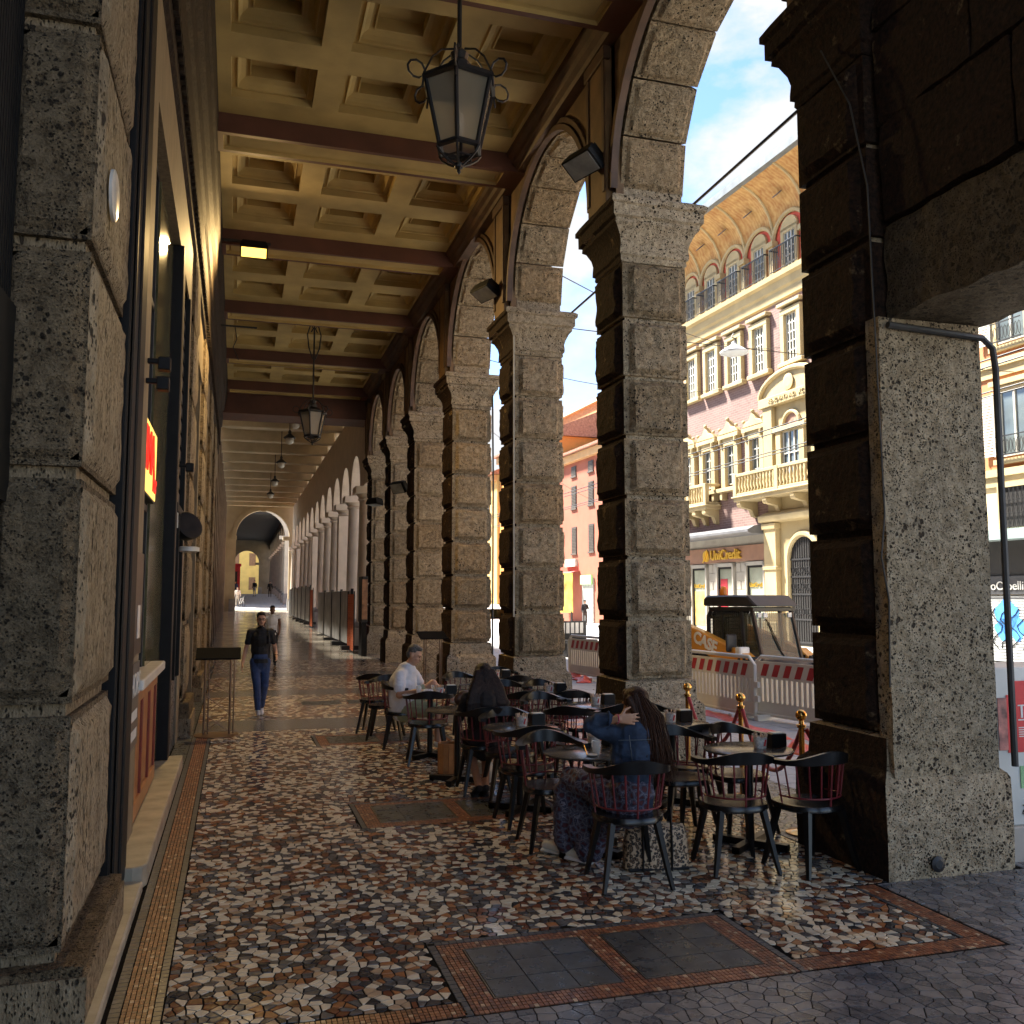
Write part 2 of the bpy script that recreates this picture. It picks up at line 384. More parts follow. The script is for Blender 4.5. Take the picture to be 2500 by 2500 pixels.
def mosaic_mat(name, scale, cols):
    m, t, b = _nodes(name); v = _coord(t, rand=False)
    vo = t.nodes.new('ShaderNodeTexVoronoi'); vo.inputs['Scale'].default_value = scale; t.links.new(v, vo.inputs['Vector']); vo.voronoi_dimensions = '2D'
    ve = t.nodes.new('ShaderNodeTexVoronoi'); ve.feature = 'DISTANCE_TO_EDGE'; ve.inputs['Scale'].default_value = scale; t.links.new(v, ve.inputs['Vector']); ve.voronoi_dimensions = '2D'
    sp = t.nodes.new('ShaderNodeSeparateColor'); t.links.new(vo.outputs['Color'], sp.inputs[0])
    stops = [(i / len(cols), c) for i, c in enumerate(cols)]
    r = t.nodes.new('ShaderNodeValToRGB'); r.color_ramp.interpolation = 'CONSTANT'; e = r.color_ramp.elements
    while len(e) < len(stops): e.new(.5)
    for i, (p, c) in enumerate(stops): e[i].position = p; e[i].color = (*c, 1)
    t.links.new(sp.outputs[0], r.inputs[0])
    edge = _ramp(t, ve.outputs[0], [(.03, (0, 0, 0)), (.06, (1, 1, 1))])
    t.links.new(_mix(t, edge, (.035, .03, .026), r.outputs[0]), b.inputs['Base Color']); b.inputs['Roughness'].default_value = .2
    _bump(t, b, edge, .2, .003); return m
mm_far = mosaic_mat('mosaic_distant', 14, [(.62, .55, .42), (.125, .12, .115), (.17, .065, .035), (.6, .52, .4), (.06, .056, .055), (.33, .14, .055), (.2, .19, .18), (.44, .34, .25)])
mm_greyfar = mosaic_mat('grey_mosaic_distant', 12, [(.12, .12, .125), (.09, .092, .1), (.17, .165, .16), (.13, .13, .13)])
mb = MB()
for y0, y1 in ((15.15, 18.8), (19.9, 23.3), (24.4, 29.2)): mb.box(-.5, 4.28, y0, y1, -.002, .004)
mb.build('mosaic_band', mm_far, floor)
mb = MB()
for y0, y1 in ((13.95, 15.15), (18.8, 19.9), (23.3, 24.4)): mb.box(-.5, 4.28, y0, y1, -.002, .003)
for y0, y1 in ((15.5, 18.9), (20.1, 23.4), (24.5, 27.2)): mb.box(4.29, 5.44, y0, y1, -.002, .003)
mb.build('grey_band', mm_greyfar, floor)
mb = MB(); mb.box(-.7, -.515, 11.2, 29.2, -.002, .003); mb.build('wall_margin', m_slate, floor)
mb = MB()
for x0, x1, y0, y1 in ((1.2, 1.9, 17.0, 17.6), (2.03, 2.73, 17.0, 17.6)): mb.box(x0, x1, y0, y1, 0, .007)
mb.build('slate_plate', m_slate, floor)
print('floor', time.time() - T0)

# ------------------------------------------------------------------ portico building: piers, arches, ceiling
ST = stone('travertine_rough', (.26, .195, .115), (.66, .535, .355), pit=.22, pscale=27, relief=1.5)
ST_S = stone('travertine_smooth', (.31, .25, .165), (.68, .58, .42), pit=.235, pscale=22, relief=.9, stain=.75)
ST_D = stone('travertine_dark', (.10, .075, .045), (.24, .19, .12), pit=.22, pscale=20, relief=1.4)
def shaded_crust(name):
    """stone with a dark crust and shade painted into its colour, chipped back to pale stone here and there"""
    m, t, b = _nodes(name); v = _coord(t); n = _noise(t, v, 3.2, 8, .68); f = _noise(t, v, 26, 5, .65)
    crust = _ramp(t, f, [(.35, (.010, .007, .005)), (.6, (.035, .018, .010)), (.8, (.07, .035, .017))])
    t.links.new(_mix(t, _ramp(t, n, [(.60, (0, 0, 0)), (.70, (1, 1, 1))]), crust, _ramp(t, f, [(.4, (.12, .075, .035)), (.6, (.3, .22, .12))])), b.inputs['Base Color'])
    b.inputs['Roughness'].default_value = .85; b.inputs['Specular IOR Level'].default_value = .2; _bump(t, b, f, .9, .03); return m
ST_K = shaded_crust('shaded_crust_stone')  # dark crust plus the unlit walkway side's shade, painted into the colour
m_plast = M('ochre_plaster', (.17, .10, .045), .7, .35, 2.5, bump=.15, bscale=30)
m_plast2 = M('brown_moulding', (.09, .048, .025), .6, .4, 3, bump=.2, bscale=25)
m_ceil = M('cream_plaster', (.41, .295, .105), .75, .25, 1.1, bump=.15, bscale=18)
m_brown = M('brown_paint', (.10, .036, .019), .55, .2, 2)
bldg = thing('portico_building', 'tall arcaded building with rusticated stone pillars, coffered cream ceiling and shop wall', 'building')
def rough_panel(mb, O, U, V, N, w_, h_, raise_, seed, amp=.022, res=.05, cham=.012):
    """raised rusticated panel: O corner, U/V unit axes, N outward normal"""
    O, U, V, N = Vector(O), Vector(U), Vector(V), Vector(N)
    nu, nv = max(3, int(w_ / res)), max(3, int(h_ / res)); vs = []
    for j in range(nv + 1):
        for i in range(nu + 1):
            u, v = i / nu, j / nv; edge = (i in (0, nu)) or (j in (0, nv))
            d = min(u * w_, (1 - u) * w_, v * h_, (1 - v) * h_)
            p = O + U * (u * w_) + V * (v * h_)
            q = p * 1.0 + Vector((seed * 3.7, seed * 1.3, seed * 2.1))
            nz = mnoise.noise(q * 7) * .6 + mnoise.noise(q * 17) * .5 + mnoise.noise(q * 3) * .5
            jit = Vector((mnoise.noise(q * 11), mnoise.noise(q * 11 + Vector((9, 9, 9))), 0)) * .012
            if edge: vs.append(p + U * jit.x + V * jit.y)
            else: vs.append(p + N * (raise_ * min(1, d / cham) + nz * amp * min(1, .4 + d / .1)))
    k = nu + 1
    flip = U.cross(V).dot(N) < 0
    fs = [(j * k + i, j * k + i + 1, (j + 1) * k + i + 1, (j + 1) * k + i) for j in range(nv) for i in range(nu)]
    mb.add(vs, [f[::-1] for f in fs] if flip else fs)
CH, HW = .72, .42
def course_mesh(seed, faces='nfio'):
    mb = MB(); a = HW; g = .026; e = .05
    mb.box(-a + e, a - e, -a + e, a - e, 0, g); mb.box(-a, a, -a, a, g, CH - g); mb.box(-a + e, a - e, -a + e, a - e, CH - g, CH)
    m_ = .07; ww = 2 * a - 2 * m_; hh = CH - 2 * g - .05; z0 = g + .025
    if 'n' in faces: rough_panel(mb, (-a + m_, -a, z0), (1, 0, 0), (0, 0, 1), (0, -1, 0), ww, hh, .065, seed, .03)
    if 'f' in faces: rough_panel(mb, (-a + m_, a, z0), (1, 0, 0), (0, 0, 1), (0, 1, 0), ww, hh, .065, seed + 5, .03)
    n0 = len(mb.f)
    if 'i' in faces: rough_panel(mb, (-a, -a + m_, z0), (0, 1, 0), (0, 0, 1), (-1, 0, 0), ww, hh, .065, seed + 9, .03)
    n1 = len(mb.f)
    if 'o' in faces: rough_panel(mb, (a, -a + m_, z0), (0, 1, 0), (0, 0, 1), (1, 0, 0), ww, hh, .065, seed + 13, .03)
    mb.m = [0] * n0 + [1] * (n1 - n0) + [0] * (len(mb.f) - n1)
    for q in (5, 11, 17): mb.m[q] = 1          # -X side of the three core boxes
    return mb.mesh('stone_block', [ST, ST_K] if 'n' in faces else [ST_K, ST_K], 0)  # first pillar's blocks wear the shade-painted stone on every side
COURSES = [course_mesh(s) for s in (1, 2, 3, 4)]; COURSE1 = [course_mesh(s, 'fio') for s in (21, 22)]
for me in COURSES + COURSE1:
    me.polygons.foreach_set('use_smooth', [True] * len(me.polygons)); me.set_sharp_from_angle(angle=R(38))
PX = 4.81; PYS = [5.95, 10.43, 14.93, 19.56, 23.96, 27.8, 31.8]; ZB, ZC = .95, 5.99
def rough_lathe_square(mb, prof, seed, amp=.008, res=.12):
    """square-plan moulding from (half-width, z) pairs with worn edges"""
    n = max(4, int(2 * prof[0][0] / res)); ring = []
    for k in range(4):
        for i in range(n): ring.append((k, i / n))
    vs = []
    for (hw, z) in prof:
        for k, t_ in ring:
            c = [(-1 + 2 * t_, -1), (1, -1 + 2 * t_), (1 - 2 * t_, 1), (-1, 1 - 2 * t_)][k]
            p = Vector((c[0] * hw, c[1] * hw, z)); q = p * 5 + Vector((seed, seed * 2, 0)); nzv = mnoise.noise_vector(q) * amp + mnoise.noise_vector(q * 3) * amp * .6
            vs.append(p + nzv)
    L = len(ring); fs = [(j * L + i, j * L + (i + 1) % L, (j + 1) * L + (i + 1) % L, (j + 1) * L + i) for j in range(len(prof) - 1) for i in range(L)]
    fs += [tuple(range(L - 1, -1, -1)), tuple(range((len(prof) - 1) * L, len(prof) * L))]
    mb.add(vs, fs)
core_mb = MB()
rough_lathe_square(core_mb, [(.53, 0), (.535, .3), (.53, .64), (.515, .67), (.46, .72), (.455, .80), (.45, .94), (.40, .96)], 3)
core_mb.box(-.38, .38, -.38, .38, .9, 6.1)
rough_lathe_square(core_mb, [(.42, 5.98), (.435, 6.0), (.435, 6.05), (.46, 6.07), (.46, 6.12), (.45, 6.2), (.47, 6.28), (.52, 6.38), (.56, 6.42), (.56, 6.47), (.60, 6.49), (.60, 6.62), (.63, 6.64), (.63, 6.70), (.60, 6.73), (.40, 6.74)], 8, .012)
core_mb.box(-.40, .40, -.40, .40, 6.7, 6.92)
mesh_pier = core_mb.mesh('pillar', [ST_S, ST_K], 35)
mesh_pier.polygons.foreach_set('material_index', [1 if p.normal.x < -.45 and abs(p.normal.y) < .6 else 0 for p in mesh_pier.polygons])  # walkway side gets the stone with shade painted in
mesh_pier1 = mesh_pier.copy(); mesh_pier1.polygons.foreach_set('material_index', [1 if p.center.z > 5.5 or (p.normal.x < -.45 and abs(p.normal.y) < .6) else 0 for p in mesh_pier1.polygons])  # first pillar also takes the painted shade on its whole top
for k, y in enumerate(PYS):
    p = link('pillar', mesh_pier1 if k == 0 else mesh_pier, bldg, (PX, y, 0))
    if k == 0: p['label'] = 'pillar with a smooth pitted face below a stone lintel'
    for c in range(7):
        me = (COURSE1 if k == 0 else COURSES)[(c * 3 + k) % (2 if k == 0 else 4)]
        link('stone_block', me, p, (0, 0, ZB + c * CH), (0, 0, 0))
# smooth facing and lintel of the first pillar
def rough_box(mb, x0, x1, y0, y1, z0, z1, seed, amp=.01, res=.1):
    def face(O, U, V, w_, h_):
        nu, nv = max(1, int(w_ / res)), max(1, int(h_ / res)); O, U, V = Vector(O), Vector(U), Vector(V); vs = []
        for j in range(nv + 1):
            for i in range(nu + 1):
                p = O + U * (w_ * i / nu) + V * (h_ * j / nv); q = p * 4 + Vector((seed, seed, seed))
                vs.append(p + mnoise.noise_vector(q) * amp + mnoise.noise_vector(q * 3.1) * amp * .5)
        k = nu + 1; mb.add(vs, [(j * k + i, j * k + i + 1, (j + 1) * k + i + 1, (j + 1) * k + i) for j in range(nv) for i in range(nu)])
    X, Y, Z = x1 - x0, y1 - y0, z1 - z0
    face((x0, y0, z0), (1, 0, 0), (0, 0, 1), X, Z); face((x1, y1, z0), (-1, 0, 0), (0, 0, 1), X, Z)
    face((x0, y1, z0), (0, -1, 0), (0, 0, 1), Y, Z); face((x1, y0, z0), (0, 1, 0), (0, 0, 1), Y, Z)
    face((x0, y0, z1), (1, 0, 0), (0, 1, 0), X, Y); face((x0, y1, z0), (1, 0, 0), (0, -1, 0), X, Y)
mb = MB(); rough_box(mb, 4.37, 5.26, 5.44, 5.58, .66, 3.93, 4, .006)
mb.build('pillar_facing', ST_S, bldg, 40)
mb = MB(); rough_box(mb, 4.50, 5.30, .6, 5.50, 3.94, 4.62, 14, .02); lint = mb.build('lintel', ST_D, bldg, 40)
for r_ in range(6):
    for c in range(4):
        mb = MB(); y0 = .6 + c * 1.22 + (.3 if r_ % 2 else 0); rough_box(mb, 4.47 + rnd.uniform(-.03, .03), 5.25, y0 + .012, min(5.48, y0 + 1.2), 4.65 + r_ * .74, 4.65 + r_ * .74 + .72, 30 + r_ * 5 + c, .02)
        mb.build('stone_block', ST_K, lint, 40)  # wall over the lintel, shade painted into the stone colour
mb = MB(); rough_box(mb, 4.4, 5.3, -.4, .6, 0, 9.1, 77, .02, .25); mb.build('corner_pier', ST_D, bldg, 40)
# arches
def vous_mesh(seed, r0, r1, da):
    mb = MB(); g = .006; x0, x1 = -.42, .42; n = 1
    a0, a1 = -da / 2 + g, da / 2 - g
    P = lambda r, a, x: (x, r * math.sin(a), r * math.cos(a))
    v = [P(r0, a0, x0), P(r0, a1, x0), P(r1, a1, x0), P(r1, a0, x0), P(r0, a0, x1), P(r0, a1, x1), P(r1, a1, x1), P(r1, a0, x1)]
    mb.add(v, [(0, 1, 2, 3), (7, 6, 5, 4), (0, 4, 5, 1), (1, 5, 6, 2), (2, 6, 7, 3), (3, 7, 4, 0)])
    wv = 2 * r0 * math.sin(da / 2)
    rough_panel(mb, (x0 + .04, -wv / 2 + .03, r0 - .015), (1, 0, 0), (0, 1, 0), (0, 0, -1), .76, wv - .06, .045, seed, .02)
    me = mb.mesh('voussoir', ST, 0); me.polygons.foreach_set('use_smooth', [True] * len(me.polygons)); me.set_sharp_from_angle(angle=R(38)); return me
ZS = 6.9
for k in range(6):
    ya, yb = PYS[k] + .42, PYS[k + 1] - .42; yc, rad = (ya + yb) / 2, (yb - ya) / 2; nv = 9; da = math.pi / nv
    vm = [vous_mesh(50 + k * 3 + s, rad + .03, rad + .5, da) for s in (0, 1)]
    # plaster spandrel with moulded archivolt on the walkway side
    mb = MB(); N = 28; zt = 8.78; pts = [(yc - (rad + .06) * math.cos(math.pi * i / N), ZS + (rad + .06) * math.sin(math.pi * i / N)) for i in range(N + 1)]
    xf = 4.33
    for i in range(N):
        (y0, z0), (y1, z1) = pts[i], pts[i + 1]; mb.add([(xf, y0, z0), (xf, y0, zt), (xf, y1, zt), (xf, y1, z1)], [(0, 1, 2, 3)])
    mb.box(xf, xf + .1, PYS[k] - .4, ya - .06, 6.72, zt); mb.box(xf, xf + .1, yb + .06, PYS[k + 1] + .4, 6.72, zt)
    for (ra, rb, xo) in ((.02, .10, .07), (.12, .19, .045)):
        for i in range(N):
            a0, a1 = math.pi * i / N, math.pi * (i + 1) / N
            q = [(yc - (rad + r_) * math.cos(a), ZS + (rad + r_) * math.sin(a)) for r_, a in ((ra, a0), (rb, a0), (rb, a1), (ra, a1))]
            v = [(xf - xo, *p) for p in q] + [(xf + .02, *p) for p in q]
            mb.add(v, [(0, 1, 2, 3), (1, 5, 6, 2), (0, 3, 7, 4)], 1)
    ar = mb.build('arch', [m_plast, m_plast2], bldg)
    for i in range(nv):
        a = -math.pi / 2 + (i + .5) * da
        link('voussoir', vm[i % 2], ar, (PX, yc, ZS), (-a, 0, 0))
# pilaster strips above the capitals, crown moulding, fill above the arches
for k, y in enumerate(PYS):
    mb = MB(); mb.box(4.235, 4.33, y - .30, y + .30, 6.74, 8.78, 0); mb.box(4.215, 4.235, y - .30, y - .22, 6.9, 8.7, 1); mb.box(4.215, 4.235, y + .22, y + .30, 6.9, 8.7, 1); mb.box(4.2, 4.3, y - .34, y + .34, 8.6, 8.78, 1)
    mb.build('pilaster_strip', [m_plast, m_plast2], bldg, bevel=.008)
mb = MB(); mb.prism([(4.36, 8.76), (4.18, 8.76), (4.16, 8.82), (4.10, 8.86), (4.08, 8.93), (4.02, 8.97), (4.0, 9.06), (4.36, 9.06)], -.4, 33.0, 'y'); mb.build('crown_moulding', m_plast2, bldg)
mb = MB(); mb.box(4.45, 5.3, 5.5, 33, 8.98, 9.3); mb.box(5.22, 5.36, 5.3, 33, 8.9, 9.3); mb.build('entablature', ST_D, bldg)
mb = MB(); mb.box(-12, 5.4, 0.2, 33.5, 9.62, 15.5); mb.build('upper_storey', M('facade_ochre', (.4, .24, .12), .8, .2, 1), bldg)
# ceiling
ZCE = 9.05
BEAMS = [4.72 + 4.49 * i - .02 for i in range(0, 6)] + [31.2]
CX = [(-.24, .89), (1.27, 2.45), (2.85, 3.95)]
def coffer_mesh(wx, wy):
    prof = [(0, 0), (.004, .12), (.08, .12), (.088, .095), (.10, .10), (.105, .14), (.14, .19), (.205, .225), (.26, .225), (.268, .20), (.285, .20), (.288, .36)]
    prof = [(i * min(1, wy / 1.1), z) for i, z in prof]
    vs, fs = [], []
    for ins, z in prof:
        a, b = wx / 2 - ins, wy / 2 - ins; vs += [(-a, -b, z), (a, -b, z), (a, b, z), (-a, b, z)]
    for k in range(len(prof) - 1):
        for i in range(4): fs.append((k * 4 + (i + 1) % 4, k * 4 + i, k * 4 + 4 + i, k * 4 + 4 + (i + 1) % 4))
    L = len(prof) * 4; fs.append((L - 1, L - 2, L - 3, L - 4))
    return MB().add(vs, fs).mesh('coffer', m_ceil)
mb = MB(); xs = [-.75, *[x for c in CX for x in c], 4.36]; holes = []
ybs = [.2] + BEAMS
segs = []
for i in range(len(BEAMS)):
    y0 = BEAMS[i] + .64; y1 = BEAMS[i + 1] if i + 1 < len(BEAMS) else 33.4
    if i + 1 < len(BEAMS): segs.append((y0, y1))
segs = [(.2, BEAMS[0])] + segs
cm = {}
ceil_mb = MB(); coff = []
for (y0, y1) in segs:
    L = y1 - y0; s = L / 3.85
    ysr = [y0, y0 + .70 * s, y0 + 1.78 * s, y0 + 2.34 * s, y0 + 3.36 * s, y1]
    for j in range(5):
        for i in range(7):
            if i % 2 == 1 and j % 2 == 1:
                wx, wy = xs[i + 1] - xs[i], ysr[j + 1] - ysr[j]; coff.append((wx, wy, (xs[i] + xs[i + 1]) / 2, (ysr[j] + ysr[j + 1]) / 2)); continue
            ceil_mb.add([(xs[i], ysr[j], ZCE), (xs[i + 1], ysr[j], ZCE), (xs[i + 1], ysr[j + 1], ZCE), (xs[i], ysr[j + 1], ZCE)], [(3, 2, 1, 0)])
ceil_mb.box(-.8, 4.4, .2, 33.4, 9.5, 9.6)
ceiling = ceil_mb.build('ceiling', m_ceil, bldg)
for wx, wy, x, y in coff:
    k = (round(wx, 2), round(wy, 2))
    if k not in cm: cm[k] = coffer_mesh(wx, wy)
    link('coffer', cm[k], ceiling, (x, y, ZCE))
def beam_mesh():
    mb = MB(); x0, x1, z0, z1, w_ = -.75, 4.34, -.30, .02, .64; b = .085
    mb.add([(x0, 0, z1), (x1, 0, z1), (x1, 0, z0), (x0, 0, z0)], [(3, 2, 1, 0)], 0); mb.add([(x0, w_, z1), (x1, w_, z1), (x1, w_, z0), (x0, w_, z0)], [(0, 1, 2, 3)], 0)
    rings = [(x0, x1, 0, w_, z0, 0), (-.35, 3.98, b, w_ - b, z0, 0), (-.345, 3.975, b + .005, w_ - b - .005, z0 + .055, 1), (-.29, 3.92, b + .06, w_ - b - .06, z0 + .07, 1), (-.26, 3.89, b + .09, w_ - b - .09, z0 + .045, 1)]
    vs = []
    for (a, b_, c, d, z, _) in rings: vs += [(a, c, z), (b_, c, z), (b_, d, z), (a, d, z)]
    for k in range(len(rings) - 1):
        for i in range(4): mb.add([vs[k * 4 + i], vs[k * 4 + (i + 1) % 4], vs[k * 4 + 4 + (i + 1) % 4], vs[k * 4 + 4 + i]], [(3, 2, 1, 0)], rings[k + 1][5])
    mb.add(vs[-4:], [(3, 2, 1, 0)], 1)
    return mb.mesh('beam', [m_brown, m_ceil])
bmh = beam_mesh()
for y in BEAMS: link('beam', bmh, ceiling, (0, y, ZCE))
mb = MB(); mb.box(-.75, 4.36, 32.0, 33.4, 8.1, 9.1); mb.build('end_beam', m_brown, bldg)
print('arcade', time.time() - T0)
# ------------------------------------------------------------------ shop wall on the left
m_beige = M('striated_marble', (.36, .31, .22), .38, .18, 1.2, bump=.05)
def veined(name, lo, hi, sc, rough=.3):
    m, t, b = _nodes(name); v = _coord(t)
    mpn = t.nodes.new('ShaderNodeMapping'); mpn.inputs['Scale'].default_value = sc; t.links.new(v, mpn.inputs[0])
    t.links.new(_ramp(t, _noise(t, mpn.outputs[0], 4, 8, .65), [(.3, lo), (.7, hi)]), b.inputs['Base Color']); b.inputs['Roughness'].default_value = rough
    MATS[name] = m; return m
m_strie = veined('travertine_cladding', (.13, .10, .06), (.27, .215, .135), (6, 6, .7), .65)
m_green = veined('green_marble', (.035, .04, .022), (.15, .14, .075), (3, 3, 1.2), .15)
m_black = M('black_metal', (.009, .009, .009), .55, .3, 6, spec=.2)
m_steel = M('dark_steel', (.03, .03, .03), .5, .3, 8, spec=.3)
m_wood = M('orange_wood', (.36, .15, .045), .35, .25, 5); m_wood_d = M('red_wood_edge', (.2, .035, .02), .4, .2, 5)
m_white = M('white_marble', (.62, .60, .55), .3, .12, 6)
m_sill = M('threshold_stone', (.34, .30, .22), .45, .3, 5, bump=.15, bscale=40)
m_shopglass = glass('shop_glass', (.05, .055, .05), .03, .45)
m_dark = M('shop_dark', (.012, .010, .008), .6, .3, 3)
m_iron = M('iron', (.014, .013, .013), .5, .3, 12)
ST_L = stone('travertine_wall', (.15, .11, .065), (.42, .33, .21), pit=.20, pscale=22, relief=1.9)
ST_LS = stone('travertine_wall_side', (.23, .18, .115), (.48, .40, .275), pit=.20, pscale=24, relief=1., stretch=(1, 1, .45))
wall = MB().box(-1.6, -1.2, -3, 33, -.05, 9.1).box(-1.2, -.72, 11.62, 13.6, 5.95, 6.8).build('shop_wall', m_strie, bldg)
mb = MB(); mb.box(-1.2, -.70, 6.78, 33, 5.95, 6.80); mb.box(-1.2, -.70, 6.78, 7.70, .12, 5.95); mb.box(-1.2, -.70, 11.55, 11.9, 3.05, 5.95); mb.box(-1.2, -.7, 12.95, 13.62, 0, 5.95)
for y in (15.0, 19.5, 24.0): mb.box(-1.2, -.72, y, y + .35, 0, 5.95); mb.box(-1.2, -.72, y + 2.85, y + 3.15, 0, 5.95)
mb.build('wall_cladding', m_strie, wall)
mb = MB(); mb.prism([(-1.2, 6.8), (-.70, 6.8), (-.66, 6.86), (-.66, 7.2), (-.62, 7.26), (-.62, 7.75), (-.58, 7.8), (-.56, 8.1), (-.5, 8.2), (-.47, 8.5), (-.44, 8.56), (-.42, 8.9), (-.42, 9.06), (-1.2, 9.06)], 3.2, 33, 'y')
rng = MB()
for i in range(150):
    y = 4 + i * .19; rng.box(-.66, -.61, y, y + .10, 7.05, 7.19)
mb.add(rng.v, rng.f); mb.build('wall_cornice', M('dark_cornice', (.026, .017, .010), .75, .7, 9, bump=.9, bscale=22, bdist=.05, spec=.2), wall)
def wall_pilaster(y0, y1, xf, courses, z0, big=True):
    p = MB().box(-1.25, xf - .03, y0 + .04, y1 - .04, 0, 6.9).box(-1.25, xf + .12, y0 - .08, y1 + .10, 0, .26).build('wall_pilaster', ST_LS, bldg)
    mbp = MB(); rough_box(mbp, -1.25, xf + .10, y0 - .06, y1 + .08, .0, z0 - .02, 5 + y0, .015, .07); mbp.build('plinth', ST_L, p, 40)
    h = (6.85 - z0) / courses
    for c in range(courses):
        mbp = MB(); za, zb = z0 + c * h + .03, z0 + (c + 1) * h - .03
        mbp.box(-1.25, xf - .05, y0 + .05, y1 - .05, za - .03, za); mbp.box(-1.25, xf, y0, y1, za, zb)
        rough_panel(mbp, (-1.05, y0, za + .03), (1, 0, 0), (0, 0, 1), (0, -1, 0), 1.05 + xf - .015, zb - za - .06, .035, 60 + c + y0, .026 if big else .02, .04 if big else .09)
        n0 = len(mbp.f)
        rough_panel(mbp, (xf, y0 + .015, za + .03), (0, 1, 0), (0, 0, 1), (1, 0, 0), y1 - y0 - .06, zb - za - .06, .03, 80 + c + y0, .010, .05 if big else .1)
        mbp.m = [0] * n0 + [1] * (len(mbp.f) - n0)
        o = mbp.build('stone_block', [ST_L, ST_LS], p, 40)
wall_pilaster(4.65, 5.92, -.70, 6, .32)
for y in (13.65, 18.15, 22.65, 27.15): wall_pilaster(y, y + 1.2, -.66, 6, .5, False)
# grooved metal shopfront beside the camera
mb = MB(); mb.box(-1.2, -1.05, 1.2, 4.72, 0, 9)
for i in range(34):
    y = 3.2 + i * .042
    for za, zb in ((0, 2.35), (3.25, 9)): mb.box(-1.05, -1.025, y, y + .026, za, zb)
mb.box(-1.05, -1.0, 3.2, 4.64, 2.35, 3.25); mb.build('metal_shutter', m_black, wall)
# black steel post and the bar front
mb = MB(); mb.box(-1.2, -.66, 5.97, 6.42, .08, 6.8); mb.box(-1.2, -.645, 6.44, 6.76, .08, 6.8); mb.box(-.66, -.64, 6.02, 6.06, .1, 6.8); mb.build('steel_post', m_black, wall, bevel=.01)
shop = MB().box(-1.18, -1.10, 7.7, 13.0, .1, 5.95).build('shopfront', m_dark, wall)
mb = MB(); mb.box(-1.1, -.78, 9.15, 10.88, .16, 5.9); mb.build('marble_panel', m_green, wall)
mb = MB()
for za, zb in ((1.32, 2.72), (3.55, 5.8)): mb.box(-.86, -.85, 7.76, 9.1, za, zb)
mb.build('window_pane', m_shopglass, shop)
mb = MB()
for y in (7.70, 9.08): mb.box(-.90, -.80, y, y + .06, .2, 5.94)
for z in (2.70, 3.48, 4.6, 5.88): mb.box(-.90, -.80, 7.7, 9.12, z, z + .06)
mb.build('window_frame', m_steel, shop)
mb = MB(); mb.box(-1.0, -.735, 7.72, 9.82, .17, 1.2); cn = mb.build('counter', m_wood, wall)
mb = MB()
for y in (7.72, 8.40, 9.10, 9.74): mb.box(-.74, -.715, y, y + .08, .17, 1.2, 0)
for za, zb in ((.17, .30), (1.08, 1.2)): mb.box(-.74, -.712, 7.72, 9.82, za, zb, 1)
mb.build('counter_frame', [m_wood_d, m_wood], cn, bevel=.004)
mb = MB(); mb.box(-1.02, -.65, 7.66, 9.9, 1.205, 1.29); mb.build('counter_top', m_white, cn, bevel=.015, seg=2)
mb = MB(); mb.prism([(-1.1, 6.69), (-.60, 6.69), (-.54, 6.72), (-.515, 6.80), (-.515, 11.2), (-1.1, 11.2)], 0, .15, 'z'); mb.build('threshold', m_sill, wall, bevel=.012, seg=2)
mb = MB(); mb.box(-1.1, -.53, 4.3, 6.67, 0, .07); mb.build('kerb_stone', m_sill, wall, bevel=.01)
mb = MB(); mb.box(-1.1, -.66, 10.9, 11.14, 0, 5.94); mb.box(-1.1, -.68, 12.9, 13.0, .9, 5.94); mb.box(-.72, -.68, 11.6, 12.95, 2.95, 3.05); mb.box(-.74, -.69, 12.2, 12.26, .9, 2.95); mb.build('black_frame', m_black, wall, bevel=.006)
mb = MB(); rough_box(mb, -1.1, -.70, 11.16, 11.52, 0, 5.9, 9, .012); mb.build('stone_jamb', ST_L, wall, 40)
mb = MB(); mb.box(-1.1, -.72, 11.54, 12.98, .0, .88); mb.build('grey_base', m_slate, wall)
mb = MB(); mb.box(-.76, -.75, 11.56, 12.96, .9, 2.95); mb.build('window_pane', glass('pale_glass', (.25, .26, .25), .04, .55), shop)
mb = MB()
for i in range(14): mb.box(-.80, -.74, 11.95, 12.9, 3.15 + i * .19, 3.15 + i * .19 + .12)
mb.build('louvre', m_steel, wall)
for k, y in enumerate((15.35, 19.85, 24.35)):
    mb = MB(); mb.box(-1.18, -1.0, y, y + 2.5, 0, 5.95); mb.box(-1.0, -.76, y, y + .08, 0, 5.9); mb.box(-1.0, -.76, y + 1.2, y + 1.28, 0, 5.9); mb.box(-1.0, -.76, y, y + 2.5, 2.9, 3.0); s_ = mb.build('shopfront', m_black, wall)
    MB().box(-.86, -.85, y + .1, y + 2.45, .4, 2.9).build('window_pane', m_shopglass, s_)
# lettered board on the cladding
bd = MB().box(-.699, -.685, 6.82, 7.64, .82, 1.44).build('window_notice', M('notice_grey', (.10, .095, .085), .3, .2, 4), wall)
WX = Matrix(((0, 0, 1, 0), (1, 0, 0, 0), (0, 1, 0, 0), (0, 0, 0, 1)))        # text plane -> wall plane facing +X, reading along +Y
m_letter = M('letter_white', (.7, .68, .62), .4, .1)
text_mesh('lettering', 'DEHORS', .24, m_letter, .002, bd, Matrix.Translation((-.683, 7.23, 1.27)) @ WX)
for k, z in enumerate((1.06, .92)):
    mb = MB()
    for i in range(9): mb.box(-.685, -.682, 6.93 + i * .07, 6.98 + i * .07, z - .035, z + .035)
    mb.build('lettering_strip', m_letter, bd)
pb = MB().box(-.699, -.68, 6.86, 7.62, 1.50, 2.25).build('menu_picture', M('menu_dark', (.05, .035, .025), .3, .6, 6), wall)
